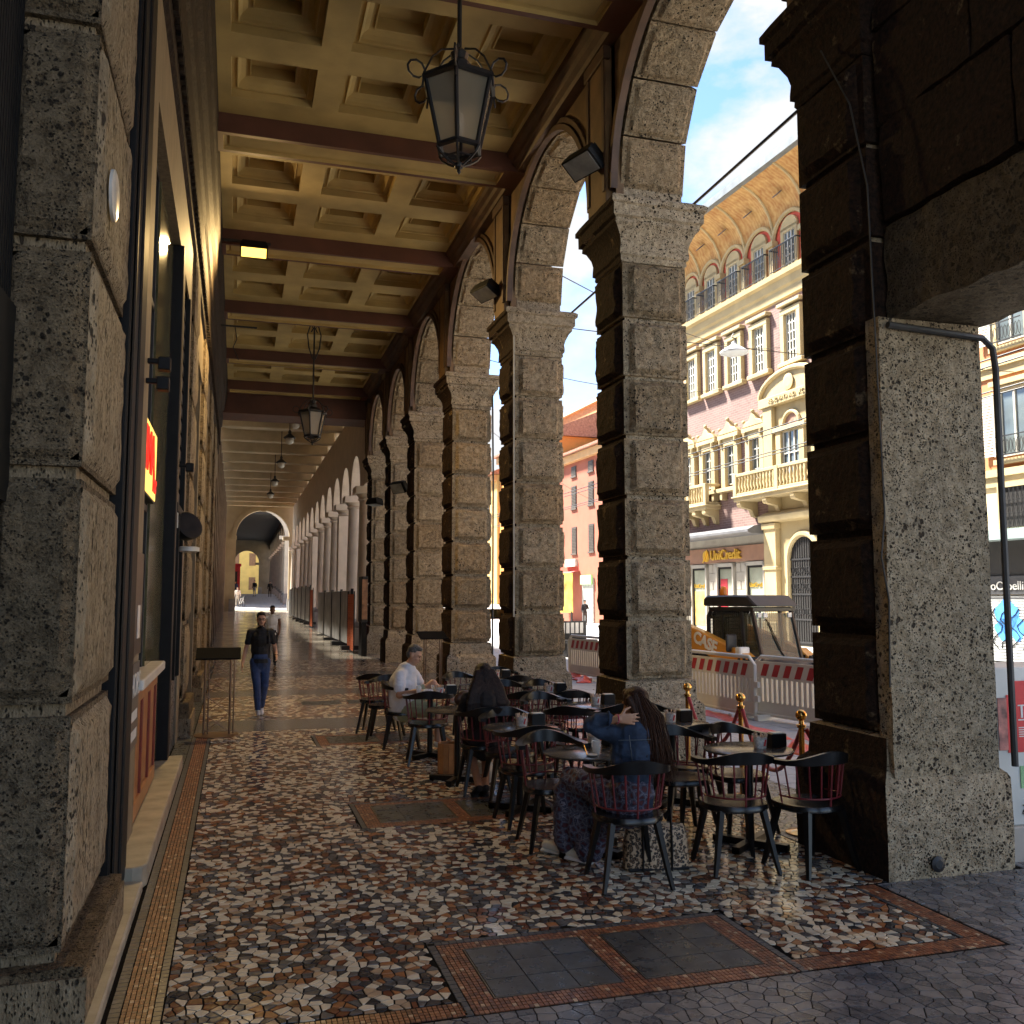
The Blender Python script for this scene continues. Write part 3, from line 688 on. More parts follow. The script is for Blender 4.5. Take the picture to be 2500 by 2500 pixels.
MB().box(-.68, -.677, 7.28, 7.45, 1.62, 1.86).build('menu_sheet', m_letter, pb)
# lit sign
sg = thing('lit_sign', 'glowing yellow shop sign with red letters above the wooden counter', 'sign', (-.74, 8.37, 3.1))
MB().box(-.10, 0, -.72, .72, -.32, .32).build('sign_box', m_steel, sg, bevel=.005)
MB().box(0, .006, -.70, .70, -.30, .30).build('sign_face', emit('sign_yellow', (1, .62, .13), .24), sg)
mred = emit('sign_red', (.75, .015, .01), .16)
text_mesh('lettering', 'RIMA', .50, mred, .006, sg, Matrix.Translation((.012, -.12, .04)) @ WX, bold=.012)
text_mesh('lettering', 'Bar', .24, mred, .006, sg, Matrix.Translation((.012, .52, -.16)) @ WX, bold=.006)
dk = thing('round_plaque', 'white oval plaque fixed to the rough stone pilaster', 'plaque', (-.655, 4.93, 3.96))
mb = MB(); mb.lathe([(.10, 0), (.13, .0), (.13, .015), (.11, .022)], 24, X=Matrix.Rotation(R(90), 4, 'Y')); mb.build('disc', m_white, dk, 40)
# ------------------------------------------------------------------ columned portico further on (the floor climbs)
def zf(y): return 0. if y < 30 else ((y - 30) * .0163 if y < 78 else .78 + (y - 78) * .047 if y < 110 else 2.29)
m_polish = M('polished_paving', (.34, .29, .22), .16, .25, .7, rand=False, rvar=.5)
mb = MB(); ysl = [29.3, 30, 45, 60, 78, 79.9]
for a, b in zip(ysl, ysl[1:]): mb.add([(-3, a, zf(a)), (6.5, a, zf(a)), (6.5, b, zf(b)), (-3, b, zf(b))], [(0, 1, 2, 3)])
mb.add([(-3, 29.3, 0), (-3, 29.3, -.3), (6.5, 29.3, -.3), (6.5, 29.3, 0)], [(0, 1, 2, 3)])
fl2 = tag(mb.build('polished_floor', m_polish), kind='structure')
mb = MB()
for a, b in ((80, 88), (88, 100), (100, 110), (110, 170)): mb.add([(-30, a, zf(a)), (60, a, zf(a)), (60, b, zf(b)), (-30, b, zf(b))], [(0, 1, 2, 3)])
tag(mb.build('side_street', slab_mat()), kind='structure')
m_col = M('column_stone', (.56, .47, .37), .6, .12, 2, bump=.05); m_colg = M('column_base', (.22, .21, .2), .6, .2, 3)
m_soff = M('panelled_ceiling', (.50, .41, .26), .75, .15, 1.5)
cp = thing('columned_portico', 'paler portico with round columns and a big end arch beyond the rusticated arcade', 'building')
def column(parent, x, y, z, zc, r=.36, square=False):
    p = MB()
    if square: p.box(-r, r, -r, r, .9, zc - z - .5)
    else: p.lathe([(r * 1.05, .95), (r, 1.05), (r * .98, 2.5), (r * .86, zc - z - .5)], 20)
    c = p.build('column', m_col, parent, 40, loc=(x, y, z))
    b = MB(); b.box(-r * 1.35, r * 1.35, -r * 1.35, r * 1.35, 0, .75); b.lathe([(r * 1.3, .75), (r * 1.3, .85), (r * 1.1, .95)], 20); b.build('base', m_colg, c, 40)
    k = MB(); h = zc - z; k.lathe([(r * .9, h - .5), (r * 1.05, h - .45), (r * .95, h - .38), (r * 1.2, h - .25)], 20); k.box(-r * 1.4, r * 1.4, -r * 1.4, r * 1.4, h - .25, h); k.build('capital', m_col, c, 40)
    return c
def arch_wall(mb, y0, y1, zs, rad, zt, x0, x1, N=18, mat=0):
    yc = (y0 + y1) / 2; pts = [(yc - rad * math.cos(math.pi * i / N), zs + rad * math.sin(math.pi * i / N)) for i in range(N + 1)]
    for i in range(N):
        (a, za), (b, zb) = pts[i], pts[i + 1]
        mb.add([(x0, a, za), (x0, b, zb), (x0, b, zt), (x0, a, zt), (x1, a, za), (x1, b, zb), (x1, b, zt), (x1, a, zt)], [(0, 3, 2, 1), (4, 5, 6, 7), (0, 1, 5, 4)], mat)
    mb.box(x0, x1, y0, yc - rad, zs, zt, mat); mb.box(x0, x1, yc + rad, y1, zs, zt, mat)
CYS = [34.0, 37.4, 40.9, 44.4, 48.0, 51.6, 55.2, 58.8, 62.4, 66.0, 69.6, 73.2, 76.8]
for i, y in enumerate(CYS): column(cp, 4.62, y, zf(y), 5.95, .37, i in (2, 6, 10))
mb = MB()
for a, b in zip(CYS, CYS[1:]): arch_wall(mb, a, b, 5.95, 1.42, 9.3, 4.35, 4.9)
mb.box(4.35, 4.9, 32.4, 34.0, 5.95, 9.3); mb.build('arcade_wall', m_col, cp)
mb = MB(); mb.box(-.9, 5.2, 33.0, 78.6, 9.75, 10.2); cpc = mb.build('ceiling', m_soff, cp)
for i in range(13):
    y = 33.6 + i * 3.55
    MB().box(-.9, 4.4, y, y + .5, 9.2, 9.76).build('beam', m_soff, cpc, bevel=.03)
    mb = MB()
    for yy in (y + .9, y + 2.9): mb.box(-.6, 4.1, yy, yy + .12, 9.62, 9.76)
    for xx in (-.3, .9, 2.3, 3.6): mb.box(xx, xx + .12, y + .9, y + 3.0, 9.64, 9.755)
    mb.build('panel_moulding', m_soff, cpc)
mb = MB(); mb.box(-1.6, -1.15, 33, 78.6, -.1, 9.8); lw = mb.build('shop_wall', M('far_wall', (.20, .155, .10), .7, .3, 1.2), cp)
for i in range(12):
    y = 34.2 + i * 3.55
    MB().box(-1.15, -.80, y, y + .8, 0, 9.2).build('wall_pier', M('far_pier', (.17, .12, .075), .75, .3, 2), lw, bevel=.02)
    MB().box(-1.16, -1.1, y + 1.1, y + 3.3, 0, 4.6).build('shop_opening', m_dark, lw)
# end arch
def end_arch(parent, y, z0, xa, xb, zs, zt, th, mat, keystone=True, x0=-1.5, x1=5.2):
    mb = MB(); xc, rad = (xa + xb) / 2, (xb - xa) / 2; N = 26
    pts = [(xc - rad * math.cos(math.pi * i / N), zs + rad * math.sin(math.pi * i / N)) for i in range(N + 1)]
    for i in range(N):
        (a, za), (b, zb) = pts[i], pts[i + 1]
        mb.add([(a, y, za), (b, y, zb), (b, y, zt), (a, y, zt), (a, y + th, za), (b, y + th, zb), (b, y + th, zt), (a, y + th, zt)], [(0, 1, 2, 3), (7, 6, 5, 4), (4, 5, 1, 0)])
    mb.box(x0, xa, y, y + th, z0, zt); mb.box(xb, x1, y, y + th, z0, zt); o = mb.build('end_arch', mat, parent)
    mb = MB()
    for i in range(N):
        a0, a1 = math.pi * i / N, math.pi * (i + 1) / N
        q = [(xc - (rad + r_) * math.cos(a), zs + (rad + r_) * math.sin(a)) for r_, a in ((0, a0), (.32, a0), (.32, a1), (0, a1))]
        mb.add([(p[0], y - .08, p[1]) for p in q] + [(p[0], y + .02, p[1]) for p in q], [(0, 3, 2, 1), (1, 2, 6, 5), (0, 4, 7, 3)])
    for xx in (xa, xb): mb.box(xx - .5, xx + .5 if xx == xb else xx + .06, y - .12, y + th + .05, zs - .3, zs)
    if keystone: mb.box(xc - .2, xc + .2, y - .2, y, zs + rad - .1, zs + rad + .5)
    mb.build('archivolt', mat, o)
    for xx in (xa, xb): MB().box(xx - .45 if xx == xa else xx - .06, xx + .06 if xx == xa else xx + .45, y - .1, y + th, z0 - .1, z0 + 1.0).build('plinth', m_colg, o)
    return o
end_arch(cp, 78, zf(78), -.05, 4.15, 6.9, 9.8, .6, M('end_arch_stone', (.40, .33, .21), .7, .15, 1))
# dark portico beyond the side street, with a sunlit yellow house at its end
dp = thing('far_portico', 'dark vaulted portico with columns beyond the lit side street', 'building')
mf = M('far_portico_stone', (.2, .17, .12), .7, .2, 1)
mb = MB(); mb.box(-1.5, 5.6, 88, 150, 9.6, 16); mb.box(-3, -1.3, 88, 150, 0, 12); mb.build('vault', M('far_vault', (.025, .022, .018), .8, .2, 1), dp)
end_arch(dp, 88, zf(88), -.2, 4.3, 7.6, 11, .6, M('end_arch_pale', (.55, .5, .4), .7, .15, 1), False, -2.5, 6.2)
for i in range(13): column(dp, 4.6, 91 + i * 4.4, zf(91 + i * 4.4), 7.2, .33)
mb = MB()
for i in range(12): arch_wall(mb, 91 + i * 4.4, 91 + (i + 1) * 4.4, 7.2, 1.9, 9.7, 4.4, 4.8)
mb.build('arcade_wall', mf, dp)
end_arch(dp, 130, zf(130), -.2, 3.0, 6.6, 11, .6, mf, False, -2.5, 4.4)
yh = thing('yellow_house', 'sunlit yellow house seen through the farthest arch', 'building', (0, 168, 2.2))
MB().box(-25, 20, 0, 8, -2, 20).build('wall', M('yellow_render', (.72, .52, .16), .8, .12, .8), yh)
for xx in (-.6, 2.2, 5.0, 8.0):
    for zz in (1.0, 5.2, 9.4): wn = MB().box(xx, xx + 1.1, -.05, 0, zz, zz + 2.2).build('window', M('shutter_brown', (.25, .14, .07), .7), yh)
print('left/far', time.time() - T0)
# ------------------------------------------------------------------ buildings across the street
def brick_mat():
    m, t, b = _nodes('pink_brick'); v = _coord(t, rand=False)
    mpn = t.nodes.new('ShaderNodeMapping'); mpn.inputs['Rotation'].default_value = (R(90), 0, 0); t.links.new(v, mpn.inputs[0])
    br = t.nodes.new('ShaderNodeTexBrick'); t.links.new(mpn.outputs[0], br.inputs['Vector']); br.inputs['Scale'].default_value = 1
    br.inputs['Brick Width'].default_value = .34; br.inputs['Row Height'].default_value = .11; br.inputs['Mortar Size'].default_value = .014
    br.inputs['Color1'].default_value = (.15, .085, .075, 1); br.inputs['Color2'].default_value = (.21, .125, .11, 1); br.inputs['Mortar'].default_value = (.27, .2, .17, 1)
    t.links.new(_mix(t, .3, br.outputs[0], _ramp(t, _noise(t, v, .8), [(.3, (.16, .095, .08)), (.7, (.30, .19, .16))])), b.inputs['Base Color']); b.inputs['Roughness'].default_value = .85
    return m
m_brick = brick_mat()
m_cst = M('cast_stone_cream', (.41, .32, .165), .75, .16, 1.1, bump=.05); m_cst2 = M('cream_render', (.39, .305, .155), .8, .14, .8)
m_redw = M('red_render', (.55, .09, .05), .8, .12, 1); m_pane = M('street_window_glass', (.10, .12, .12), .06, .5, .6, spec=.8); m_mull = M('window_white', (.5, .48, .41), .6, .05)
m_stn = M('ground_floor_stone', (.34, .31, .255), .7, .14, 2); m_canopy = M('canopy_lead', (.12, .12, .125), .5, .2, 2)
m_gold = M('gold_letters', (.85, .55, .08), .3, .1, 3, metal=.7); m_band = M('brown_fascia', (.25, .13, .075), .5, .15, 3)
def fresco():
    m, t, b = _nodes('frescoed_cove'); v = _coord(t, rand=False)
    wv = t.nodes.new('ShaderNodeTexWave'); wv.inputs['Scale'].default_value = 1.6; wv.inputs['Distortion'].default_value = 9; wv.inputs['Detail'].default_value = 3; t.links.new(v, wv.inputs['Vector'])
    t.links.new(_mix(t, .75, _ramp(t, wv.outputs[0], [(.25, (.34, .15, .045)), (.6, (.50, .30, .11)), (.9, (.54, .38, .17))]), _ramp(t, _noise(t, v, 3), [(.35, (.34, .16, .05)), (.7, (.54, .35, .13))])), b.inputs['Base Color']); b.inputs['Roughness'].default_value = .8
    return m
m_fres = fresco()
FROT = R(92.1165)
bank = thing('bank_palazzo', 'pink brick palazzo with cream window frames, frescoed loggia and a gold lettered bank front', 'building', (22, 25, 0), FROT)
TX = Matrix(((-1, 0, 0, 0), (0, 0, 1, 0), (0, 1, 0, 0), (0, 0, 0, 1)))   # text -> facade facing local +y
BW = MB().box(2, 18.6, -9, 0, 4.9, 14.4).build('wall', m_brick, bank)
SW = [3.0, 5.05, 7.2, 9.5, 11.5, 13.45, 15.3, 17.2]
def frame_rect(mb, s, z0, z1, hw, fw, d, mat=0):
    mb.box(s - hw - fw, s - hw, 0, d, z0, z1, mat); mb.box(s + hw, s + hw + fw, 0, d, z0, z1, mat); mb.box(s - hw - fw, s + hw + fw, 0, d, z1, z1 + fw, mat)
def panes(win, s, z0, z1, hw, nx=2, nz=3, y=.02, mm=m_mull):
    mb = MB()
    for i in range(nx + 1):
        x = s - hw + 2 * hw * i / nx; mb.box(x - .03, x + .03, y, y + .05, z0, z1)
    for j in range(nz + 1):
        z = z0 + (z1 - z0) * j / nz; mb.box(s - hw, s + hw, y + .004, y + .045, z - .025, z + .025)
    mb.build('glazing_bars', mm, win)
for s in SW:
    wn = MB().box(s - .40, s + .40, .0, .015, 11.68, 13.6).build('window', m_pane, bank); panes(wn, s, 11.68, 13.6, .40, 4, 5)
    mb = MB(); frame_rect(mb, s, 11.6, 13.6, .42, .26, .2); mb.box(s - .82, s + .82, 0, .26, 11.42, 11.6); mb.box(s - .78, s + .78, 0, .30, 13.95, 14.1); mb.build('frame', m_cst, wn, bevel=.02)
    if s > 9:
        w2 = MB().box(s + .1, s + .78, .0, .015, 7.05, 8.8).build('window', m_pane, bank); panes(w2, s + .44, 7.05, 8.8, .34, 2, 4, mm=M('shutter_grey', (.35, .34, .30), .7))
        c = s + .44; mb = MB(); frame_rect(mb, c, 6.9, 8.82, .36, .34, .22); mb.box(c - .85, c + .85, 0, .30, 9.14, 9.32); mb.box(c - .95, c + .95, 0, .36, 6.7, 6.88)
        for q in (-.62, .62): mb.box(c + q - .1, c + q + .1, 0, .3, 6.35, 6.72); mb.tube([(c + q, .28, 8.85), (c + q, .28, 9.15)], .08, 8)
        mb.build('frame', m_cst, w2, bevel=.015)
        mb = MB(); mb.prism([(c - .8, 9.34), (c + .8, 9.34), (c + .62, 9.55), (c + .28, 9.62), (c, 9.98), (c - .28, 9.62), (c - .62, 9.55)], .0, .3, 'y'); mb.ball((c, .25, 10.0), .09); mb.ball((c - .7, .25, 9.62), .08); mb.ball((c + .7, .25, 9.62), .08); mb.build('pediment', m_cst, w2, bevel=.03)
mb = MB(); mb.prism([(0, 14.34), (.1, 14.4), (.12, 14.75), (.2, 14.85), (.25, 15.15), (.42, 15.22), (.45, 15.42), (-1, 15.42), (-1, 14.34)], 2, 18.6, 'x'); mb.build('string_course', m_cst, bank)
log = MB().box(2, 18.6, -1.2, -.02, 15.4, 19.3).build('loggia_wall', m_redw, bank)
edges = [2.0] + [(a + b) / 2 for a, b in zip(SW, SW[1:])] + [18.3]
for k, s in enumerate(SW):
    a, b = edges[k], edges[k + 1]; r_ = (b - a) / 2; c = (a + b) / 2
    def cove(u, v, c=c, r_=r_):
        x = c + (2 * u - 1) * r_; zA = 16.95 + 1.0 * math.sqrt(max(0, 1 - (2 * u - 1) ** 2)); A = Vector((x, 0, zA)); B = Vector((x, 1.55, 19.32)); Q = Vector((x, .12, max(zA + .2, 18.85)))
        return A * (1 - v) ** 2 + Q * 2 * v * (1 - v) + B * v * v
    mb = MB(); mb.grid(cove, 14, 8); mb.build('cove', m_fres, bank, 30)
    mb = MB(); mb.tube([(c + r_ * math.cos(t_), .06, 16.95 + math.sin(t_)) for t_ in [math.pi * i / 16 for i in range(17)]], .10, 6); mb.box(a - .16, a + .16, 0, .22, 15.42, 16.8); mb.box(a - .24, a + .24, 0, .3, 16.75, 16.98)
    mb.tube([tuple(cove(0, v / 6)) for v in range(7)], .06, 6); mb.build('arch_rib', m_cst, bank)
    wn = MB().box(c - .36, c + .36, 0, .02, 15.45, 17.1).build('window', m_pane, log); panes(wn, c, 15.45, 17.1, .36, 3, 5)
    mb = MB(); frame_rect(mb, c, 15.45, 17.1, .36, .2, .10); mb.prism([(c + .58 * math.cos(t_), 17.2 + .55 * math.sin(t_)) for t_ in [math.pi * i / 10 for i in range(11)]], 0, .1, 'y'); mb.build('frame', m_cst, wn)
    mb = MB(); mb.lathe([(.05, .0), (.22, .0), (.25, .03), (.16, .05)], 18, X=Matrix.Translation((c, .62, 18.62)) @ Matrix.Rotation(R(-42), 4, 'X') @ Matrix.Diagonal((.8, 1.2, -1, 1))); mb.build('oval_medallion', M('medallion', (.16, .13, .11), .6), bank)
    mb = MB(); mb.box(a + .2, b - .2, .40, .44, 16.48, 16.53); mb.box(a + .2, b - .2, .40, .44, 15.5, 15.53)
    n = 15
    for i in range(n + 1):
        x = a + .2 + (b - a - .4) * i / n; mb.box(x - .010, x + .010, .41, .43, 15.5, 16.5)
    for x in (a + .2, b - .2): mb.box(x - .015, x + .015, 0, .44, 16.48, 16.53)
    for i in range(5):
        x = a + .4 + (b - a - .8) * i / 4; mb.tube([(x + .09 * math.cos(q), .42, 15.95 + .13 * math.sin(q)) for q in [2 * math.pi * j / 10 for j in range(11)]], .010, 4)
    mb.build('railing', m_iron, bank)
mb = MB(); mb.box(1.9, 18.7, 1.35, 1.78, 19.3, 19.62); mb.prism([(-9, 20.2), (1.6, 19.55), (1.6, 19.66), (-4, 22.5), (-9, 22.5)], 1.9, 18.7, 'x'); rf = mb.build('roof', M('gutter_grey', (.16, .18, .19), .45, .2, 2), bank)
mb = MB()
for i in range(30): mb.box(2 + i * .57, 2.02 + i * .57, 1.3, 1.32, 19.6, 20.0)
mb.box(2, 18.6, 1.3, 1.32, 19.98, 20.0); mb.build('roof_rail', m_canopy, rf)
# ground floor of the bank
mb = MB(); mb.box(9.4, 18.6, -.5, 0, -.1, 4.9); gf = mb.build('ground_floor', m_stn, bank)
mb = MB(); mb.prism([(0, 4.62), (.9, 4.62), (1.05, 4.68), (1.05, 4.78), (.7, 4.95), (0, 5.0)], 9.3, 18.6, 'x'); mb.build('canopy', m_canopy, bank)
MB().box(9.55, 17.9, 0, .10, 3.5, 4.2).build('fascia', m_band, gf)
lt = text_mesh('lettering', 'UniCredit', .62, m_gold, .04, gf, Matrix.Translation((12.55, .15, 3.84)) @ TX, bold=.012)
mb = MB(); mb.lathe([(.02, 0), (.27, 0), (.27, .06), (.02, .06)], 20, X=Matrix.Translation((14.25, .1, 3.84)) @ Matrix.Rotation(R(-90), 4, 'X')); mb.box(-.04, .04, .07, .09, -.36, .36, X=Matrix.Translation((14.25, .12, 3.84)) @ Matrix.Rotation(R(-32), 4, 'Y')); mb.build('emblem', m_gold, gf)
for k, (a, b) in enumerate(((14.35, 15.6), (12.03, 13.28), (9.62, 10.86), (16.3, 17.5))):
    wn = MB().box(a, b, 0, .02, .35, 3.3).build('shop_window', M('bank_glass', (.32, .34, .26), .08, .5, .5, spec=.8), gf)
    mb = MB(); mb.box(a - .12, a, 0, .16, .2, 3.45); mb.box(b, b + .12, 0, .16, .2, 3.45); mb.box(a - .12, b + .12, 0, .16, 3.3, 3.46); mb.build('frame', m_stn, wn); mb = MB(); mb.box(a, a + .05, .02, .08, .35, 3.3); mb.box(b - .05, b, .02, .08, .35, 3.3); mb.box(a, b, .02, .08, 3.2, 3.3); mb.build('black_frame', m_black, wn)
    if k in (0, 2): text_mesh('lettering', 'UniCredit', .26, m_gold, .01, wn, Matrix.Translation(((a + b) / 2, .05, 2.45)) @ TX, bold=.008)
    if k == 0: MB().box(a + .08, b - .08, .025, .04, .6, 2.2).build('poster', M('poster_gold', (.75, .45, .12), .5, .5, 2), wn)
    if k == 1: MB().box(a + .55, b - .12, .025, .04, .5, 2.75).build('poster', M('poster_red', (.35, .02, .03), .5, .2, 2), wn)
for c in (13.8, 11.45, 15.95):
    for j in range(8):
        for q in ((0,) if j % 2 == 0 else (-.2, .2)):
            w_ = .74 if j % 2 == 0 else .35; MB().box(c + q - w_ / 2, c + q + w_ / 2, 0, .05, .25 + j * .40, .25 + j * .40 + .385).build('ashlar_block', m_stn, gf, bevel=.012)
# portal with pilaster, balcony, arched gate
pt = MB().box(5.2, 9.3, -.3, .12, -.1, 5.3).build('portal', m_cst2, bank)
mb = MB(); mb.box(8.35, 9.2, .12, .35, 0, 5.0); mb.box(8.3, 9.28, .1, .42, 4.75, 5.0); mb.box(8.25, 9.3, .1, .45, 0, .9); mb.box(8.3, 9.25, .1, .4, 3.05, 3.2); mb.prism([(.1, 5.0), (.5, 5.05), (.55, 5.3), (.1, 5.5)], 5.2, 9.35, 'x'); mb.build('portal_pilaster', m_cst, pt, bevel=.02)
mb = MB(); c = 6.75; N = 18; gpts = [(c + 1.0 * math.cos(math.pi * i / N), 3.45 + 1.0 * math.sin(math.pi * i / N)) for i in range(N + 1)]
mb.prism(gpts + [(c - 1.0, 0), (c + 1.0, 0)], .12, .135, 'y'); gt = mb.build('gate', m_dark, pt)
mb = MB()
for i in range(13):
    x = c - .9 + i * .15; mb.box(x - .012, x + .012, .135, .16, .1, 3.4 + math.sqrt(max(0, .95 - (x - c) ** 2)))
for z in (.1, 1.0, 2.0, 2.7, 3.4): mb.box(c - .98, c + .98, .135, .17, z, z + .07)
for z in (1.35, 3.0, 2.35):
    for i in range(9): mb.tube([(c - .8 + i * .2 + .08 * math.cos(q), .15, z + .13 * math.sin(q)) for q in [2 * math.pi * j / 8 for j in range(9)]], .014, 4)
mb.build('gate_bars', m_iron, gt)
mb = MB(); mb.tube([(x, .16, z) for x, z in [(c + 1.0, 0)] + gpts + [(c - 1.0, 0)]], .13, 8); mb.build('gate_surround', m_cst, pt)
mb = MB(); mb.box(5.4, 9.15, 0, .12, 5.5, 10.1); mb.box(8.45, 9.1, .12, .32, 6.2, 9.9); mb.box(5.3, 9.3, 0, .4, 9.9, 10.3); up = mb.build('portal_bay', m_cst2, bank, bevel=.02)
text_mesh('inscription', 'RENOVATA A.D.  XC', .26, m_cst, .02, up, Matrix.Translation((7.3, .42, 10.1)) @ TX)
mb = MB(); N = 16; q0 = [(7.3 + 2.05 * math.cos(math.pi * i / N), 10.32 + .95 * math.sin(math.pi * i / N)) for i in range(N + 1)]; mb.prism(q0, 0, .22, 'y'); mb.tube([(x, .26, z) for x, z in q0], .12, 6); mb.lathe([(.05, 0), (.3, 0), (.36, .08), (.2, .1)], 16, X=Matrix.Translation((7.3, .22, 10.72)) @ Matrix.Rotation(R(-90), 4, 'X')); mb.build('segmental_pediment', m_cst, up, bevel=.02)
wn = MB().box(6.75, 7.85, .12, .14, 6.9, 8.7).build('window', m_pane, up); panes(wn, 7.3, 6.9, 8.7, .55, 3, 2, .15)
mb = MB(); q1 = [(7.3 + .55 * math.cos(math.pi * i / 12), 8.95 + .55 * math.sin(math.pi * i / 12)) for i in range(13)]; mb.prism(q1, .12, .15, 'y'); mb.build('lunette', M('lunette_fresco', (.3, .17, .12), .7, .5, 6), wn)
mb = MB(); mb.tube([(x, .18, z) for x, z in q1], .09, 6); mb.box(6.35, 6.7, .12, .3, 6.8, 8.9); mb.box(7.9, 8.25, .12, .3, 6.8, 8.9); mb.box(6.2, 8.4, .12, .36, 8.72, 8.92); mb.build('frame', m_cst, wn, bevel=.015)
def balcony(s0, s1, z, d):
    b = MB().box(s0, s1, 0, d, z - .22, z).box(s0 - .08, s1 + .08, 0, d + .08, z - .06, z).build('balcony', m_cst, bank, bevel=.02)
    mb = MB()
    for (x0, x1, y0, y1) in ((s0, s1, d - .16, d), (s0, s0 + .16, 0, d - .16), (s1 - .16, s1, 0, d - .16)): mb.box(x0, x1, y0, y1, z, z + .12); mb.box(x0, x1, y0, y1, z + .85, z + .98)
    for x in (s0, (s0 + s1) / 2 - .12, s1 - .24): mb.box(x, x + .24, d - .18, d + .02, z, z + .98)
    mb.build('parapet', m_cst, b, bevel=.012)
    prof = [(.05, 0), (.07, .05), (.045, .12), (.085, .3), (.04, .58), (.06, .66), (.06, .73)]
    me = MB().lathe(prof, 8).mesh('baluster', m_cst, 60); n = int((s1 - s0) / .23)
    for i in range(n): link('baluster', me, b, (s0 + .2 + (s1 - s0 - .4) * i / max(1, n - 1), d - .08, z + .12))
    for i in range(3): link('baluster', me, b, (s1 - .08, .15 + i * .25, z + .12))
    for i in range(4 if s1 - s0 > 3 else 2):
        x = s0 + .3 + (s1 - s0 - .6) * i / (3 if s1 - s0 > 3 else 1)
        mb = MB(); mb.prism([(0, z - .22), (d * .95, z - .22), (d * .95, z - .34), (d * .7, z - .5), (d * .35, z - .55), (d * .2, z - .85), (0, z - .9)], x - .13, x + .13, 'x'); mb.tube([(x - .15, d * .8, z - .36), (x + .15, d * .8, z - .36)], .12, 10); mb.build('corbel', m_cst, b)
balcony(4.2, 10.5, 6.25, .95); balcony(13.05, 16.4, 6.2, .8)
# orange house to its right
oh = thing('orange_house', 'orange rendered house with white louvred shutters above a shuttered hair salon', 'building', (22, 25, 0), FROT)
m_or_r = M('orange_render', (.45, .19, .08), .8, .1, .7); m_shut = M('shutter_white', (.62, .60, .52), .6, .08)
mb = MB(); mb.box(-26, 1.6, -8, 0, 5.6, 17); ow = mb.build('wall', m_or_r, oh)
MB().box(-26, 1.6, -8, -.02, 0, 5.6).build('ground_storey', M('cream_ground', (.6, .48, .28), .8, .1, .8), oh)
mb = MB()
for z in (5.55, 8.9, 12.4): mb.box(-26, 1.6, 0, .14, z, z + .22); mb.box(-26, 1.6, 0, .06, z - .3, z)
mb.build('string_course', m_cst, oh)
for s in (-.4, -3.4, -6.4, -9.4):
    for z in (6.15, 9.6, 13.0):
        wn = MB().box(s - .5, s + .5, 0, .02, z, z + 1.95).build('window', m_pane, oh); panes(wn, s, z, z + 1.95, .5, 2, 1)
        mb = MB(); frame_rect(mb, s, z - .1, z + 1.95, .5, .18, .1); mb.box(s - .8, s + .8, 0, .2, z + 2.15, z + 2.3); mb.box(s - .75, s + .75, 0, .18, z - .25, z - .1); mb.build('frame', m_cst, wn)
        for sg_ in (-1, 1):
            mb = MB(); x0 = s + sg_ * .95; mb.box(x0 - .27, x0 - .22, .1, .15, z, z + 1.95); mb.box(x0 + .22, x0 + .27, .1, .15, z, z + 1.95)
            for i in range(22): mb.box(x0 - .22, x0 + .22, .105, .14, z + .03 + i * .087, z + .03 + i * .087 + .055)
            mb.build('shutter', m_shut, wn)
        mb = MB(); mb.box(s - .55, s + .55, .26, .29, z + .55, z + .58)
        for i in range(9): mb.tube([(s - .5 + i * .125 + .05 * math.cos(q), .275, z + .25 + .2 * math.sin(q)) for q in [2 * math.pi * j / 8 for j in range(9)]], .009, 4)
        mb.box(s - .55, s + .55, .26, .29, z - .02, z + .02); mb.build('balconet', m_iron, wn)
    g = MB().box(s - .6, s + .6, 0, .03, 4.0, 5.2).build('mezzanine_window', m_dark, oh); mb = MB(); frame_rect(mb, s, 3.95, 5.2, .6, .15, .1)
    mb.build('frame', m_cst, g); mb = MB()
    for i in range(8):
        for j in range(3): mb.tube([(s - .55 + i * .157 + .11 * math.cos(q), .09, 4.2 + j * .4 + .24 * math.sin(q)) for q in [2 * math.pi * k / 10 for k in range(11)]], .008, 4)
    mb.build('grille', m_iron, g)
mb = MB(); mb.box(-8, 1.2, 0, .8, 3.6, 3.9); mb.build('canopy_beam', M('verdigris', (.22, .28, .27), .5, .2, 3), oh)
MB().box(-8, 1.2, 0, .05, 2.55, 3.6).build('shop_void', m_dark, oh)
sb = MB().box(-8, 1.2, .05, .12, 2.0, 2.55).build('shop_sign', M('sign_grey', (.05, .05, .052), .5, .1), oh)
text_mesh('lettering', 'roCapelliEs', .36, m_letter, .01, sb, Matrix.Translation((-2.15, .14, 2.25)) @ TX, 'LEFT')
mb = MB()
for i in range(22): mb.prism([(.02, i * .09), (.05, i * .09 + .02), (.05, i * .09 + .07), (.02, i * .09 + .088)], -8, 1.2, 'x')
rs = mb.build('roller_shutter', M('shutter_metal', (.42, .43, .42), .45, .1, 2, metal=.3), oh)
mb = MB()
for cx, cz, rx, rz in ((-2.75, 1.35, .42, .5), (-3.1, 1.0, .3, .35), (-2.6, .95, .3, .3)): mb.prism([(cx + rx * math.cos(q) * (1 + .18 * math.sin(3 * q)), cz + rz * math.sin(q) * (1 + .15 * math.cos(4 * q))) for q in [2 * math.pi * j / 22 for j in range(22)]], .052, .056, 'y')
mb.build('graffiti', M('graffiti_blue', (.06, .25, .62), .5, .35, 4), rs)
mb = MB(); rr = random.Random(3)
for k in range(5): mb.tube([(-2.4 - k * .3 + .2 * math.sin(j * 1.3 + k), .062, .4 + j * .17) for j in range(8)], .014, 4)
mb.build('graffiti_line', m_black, rs)
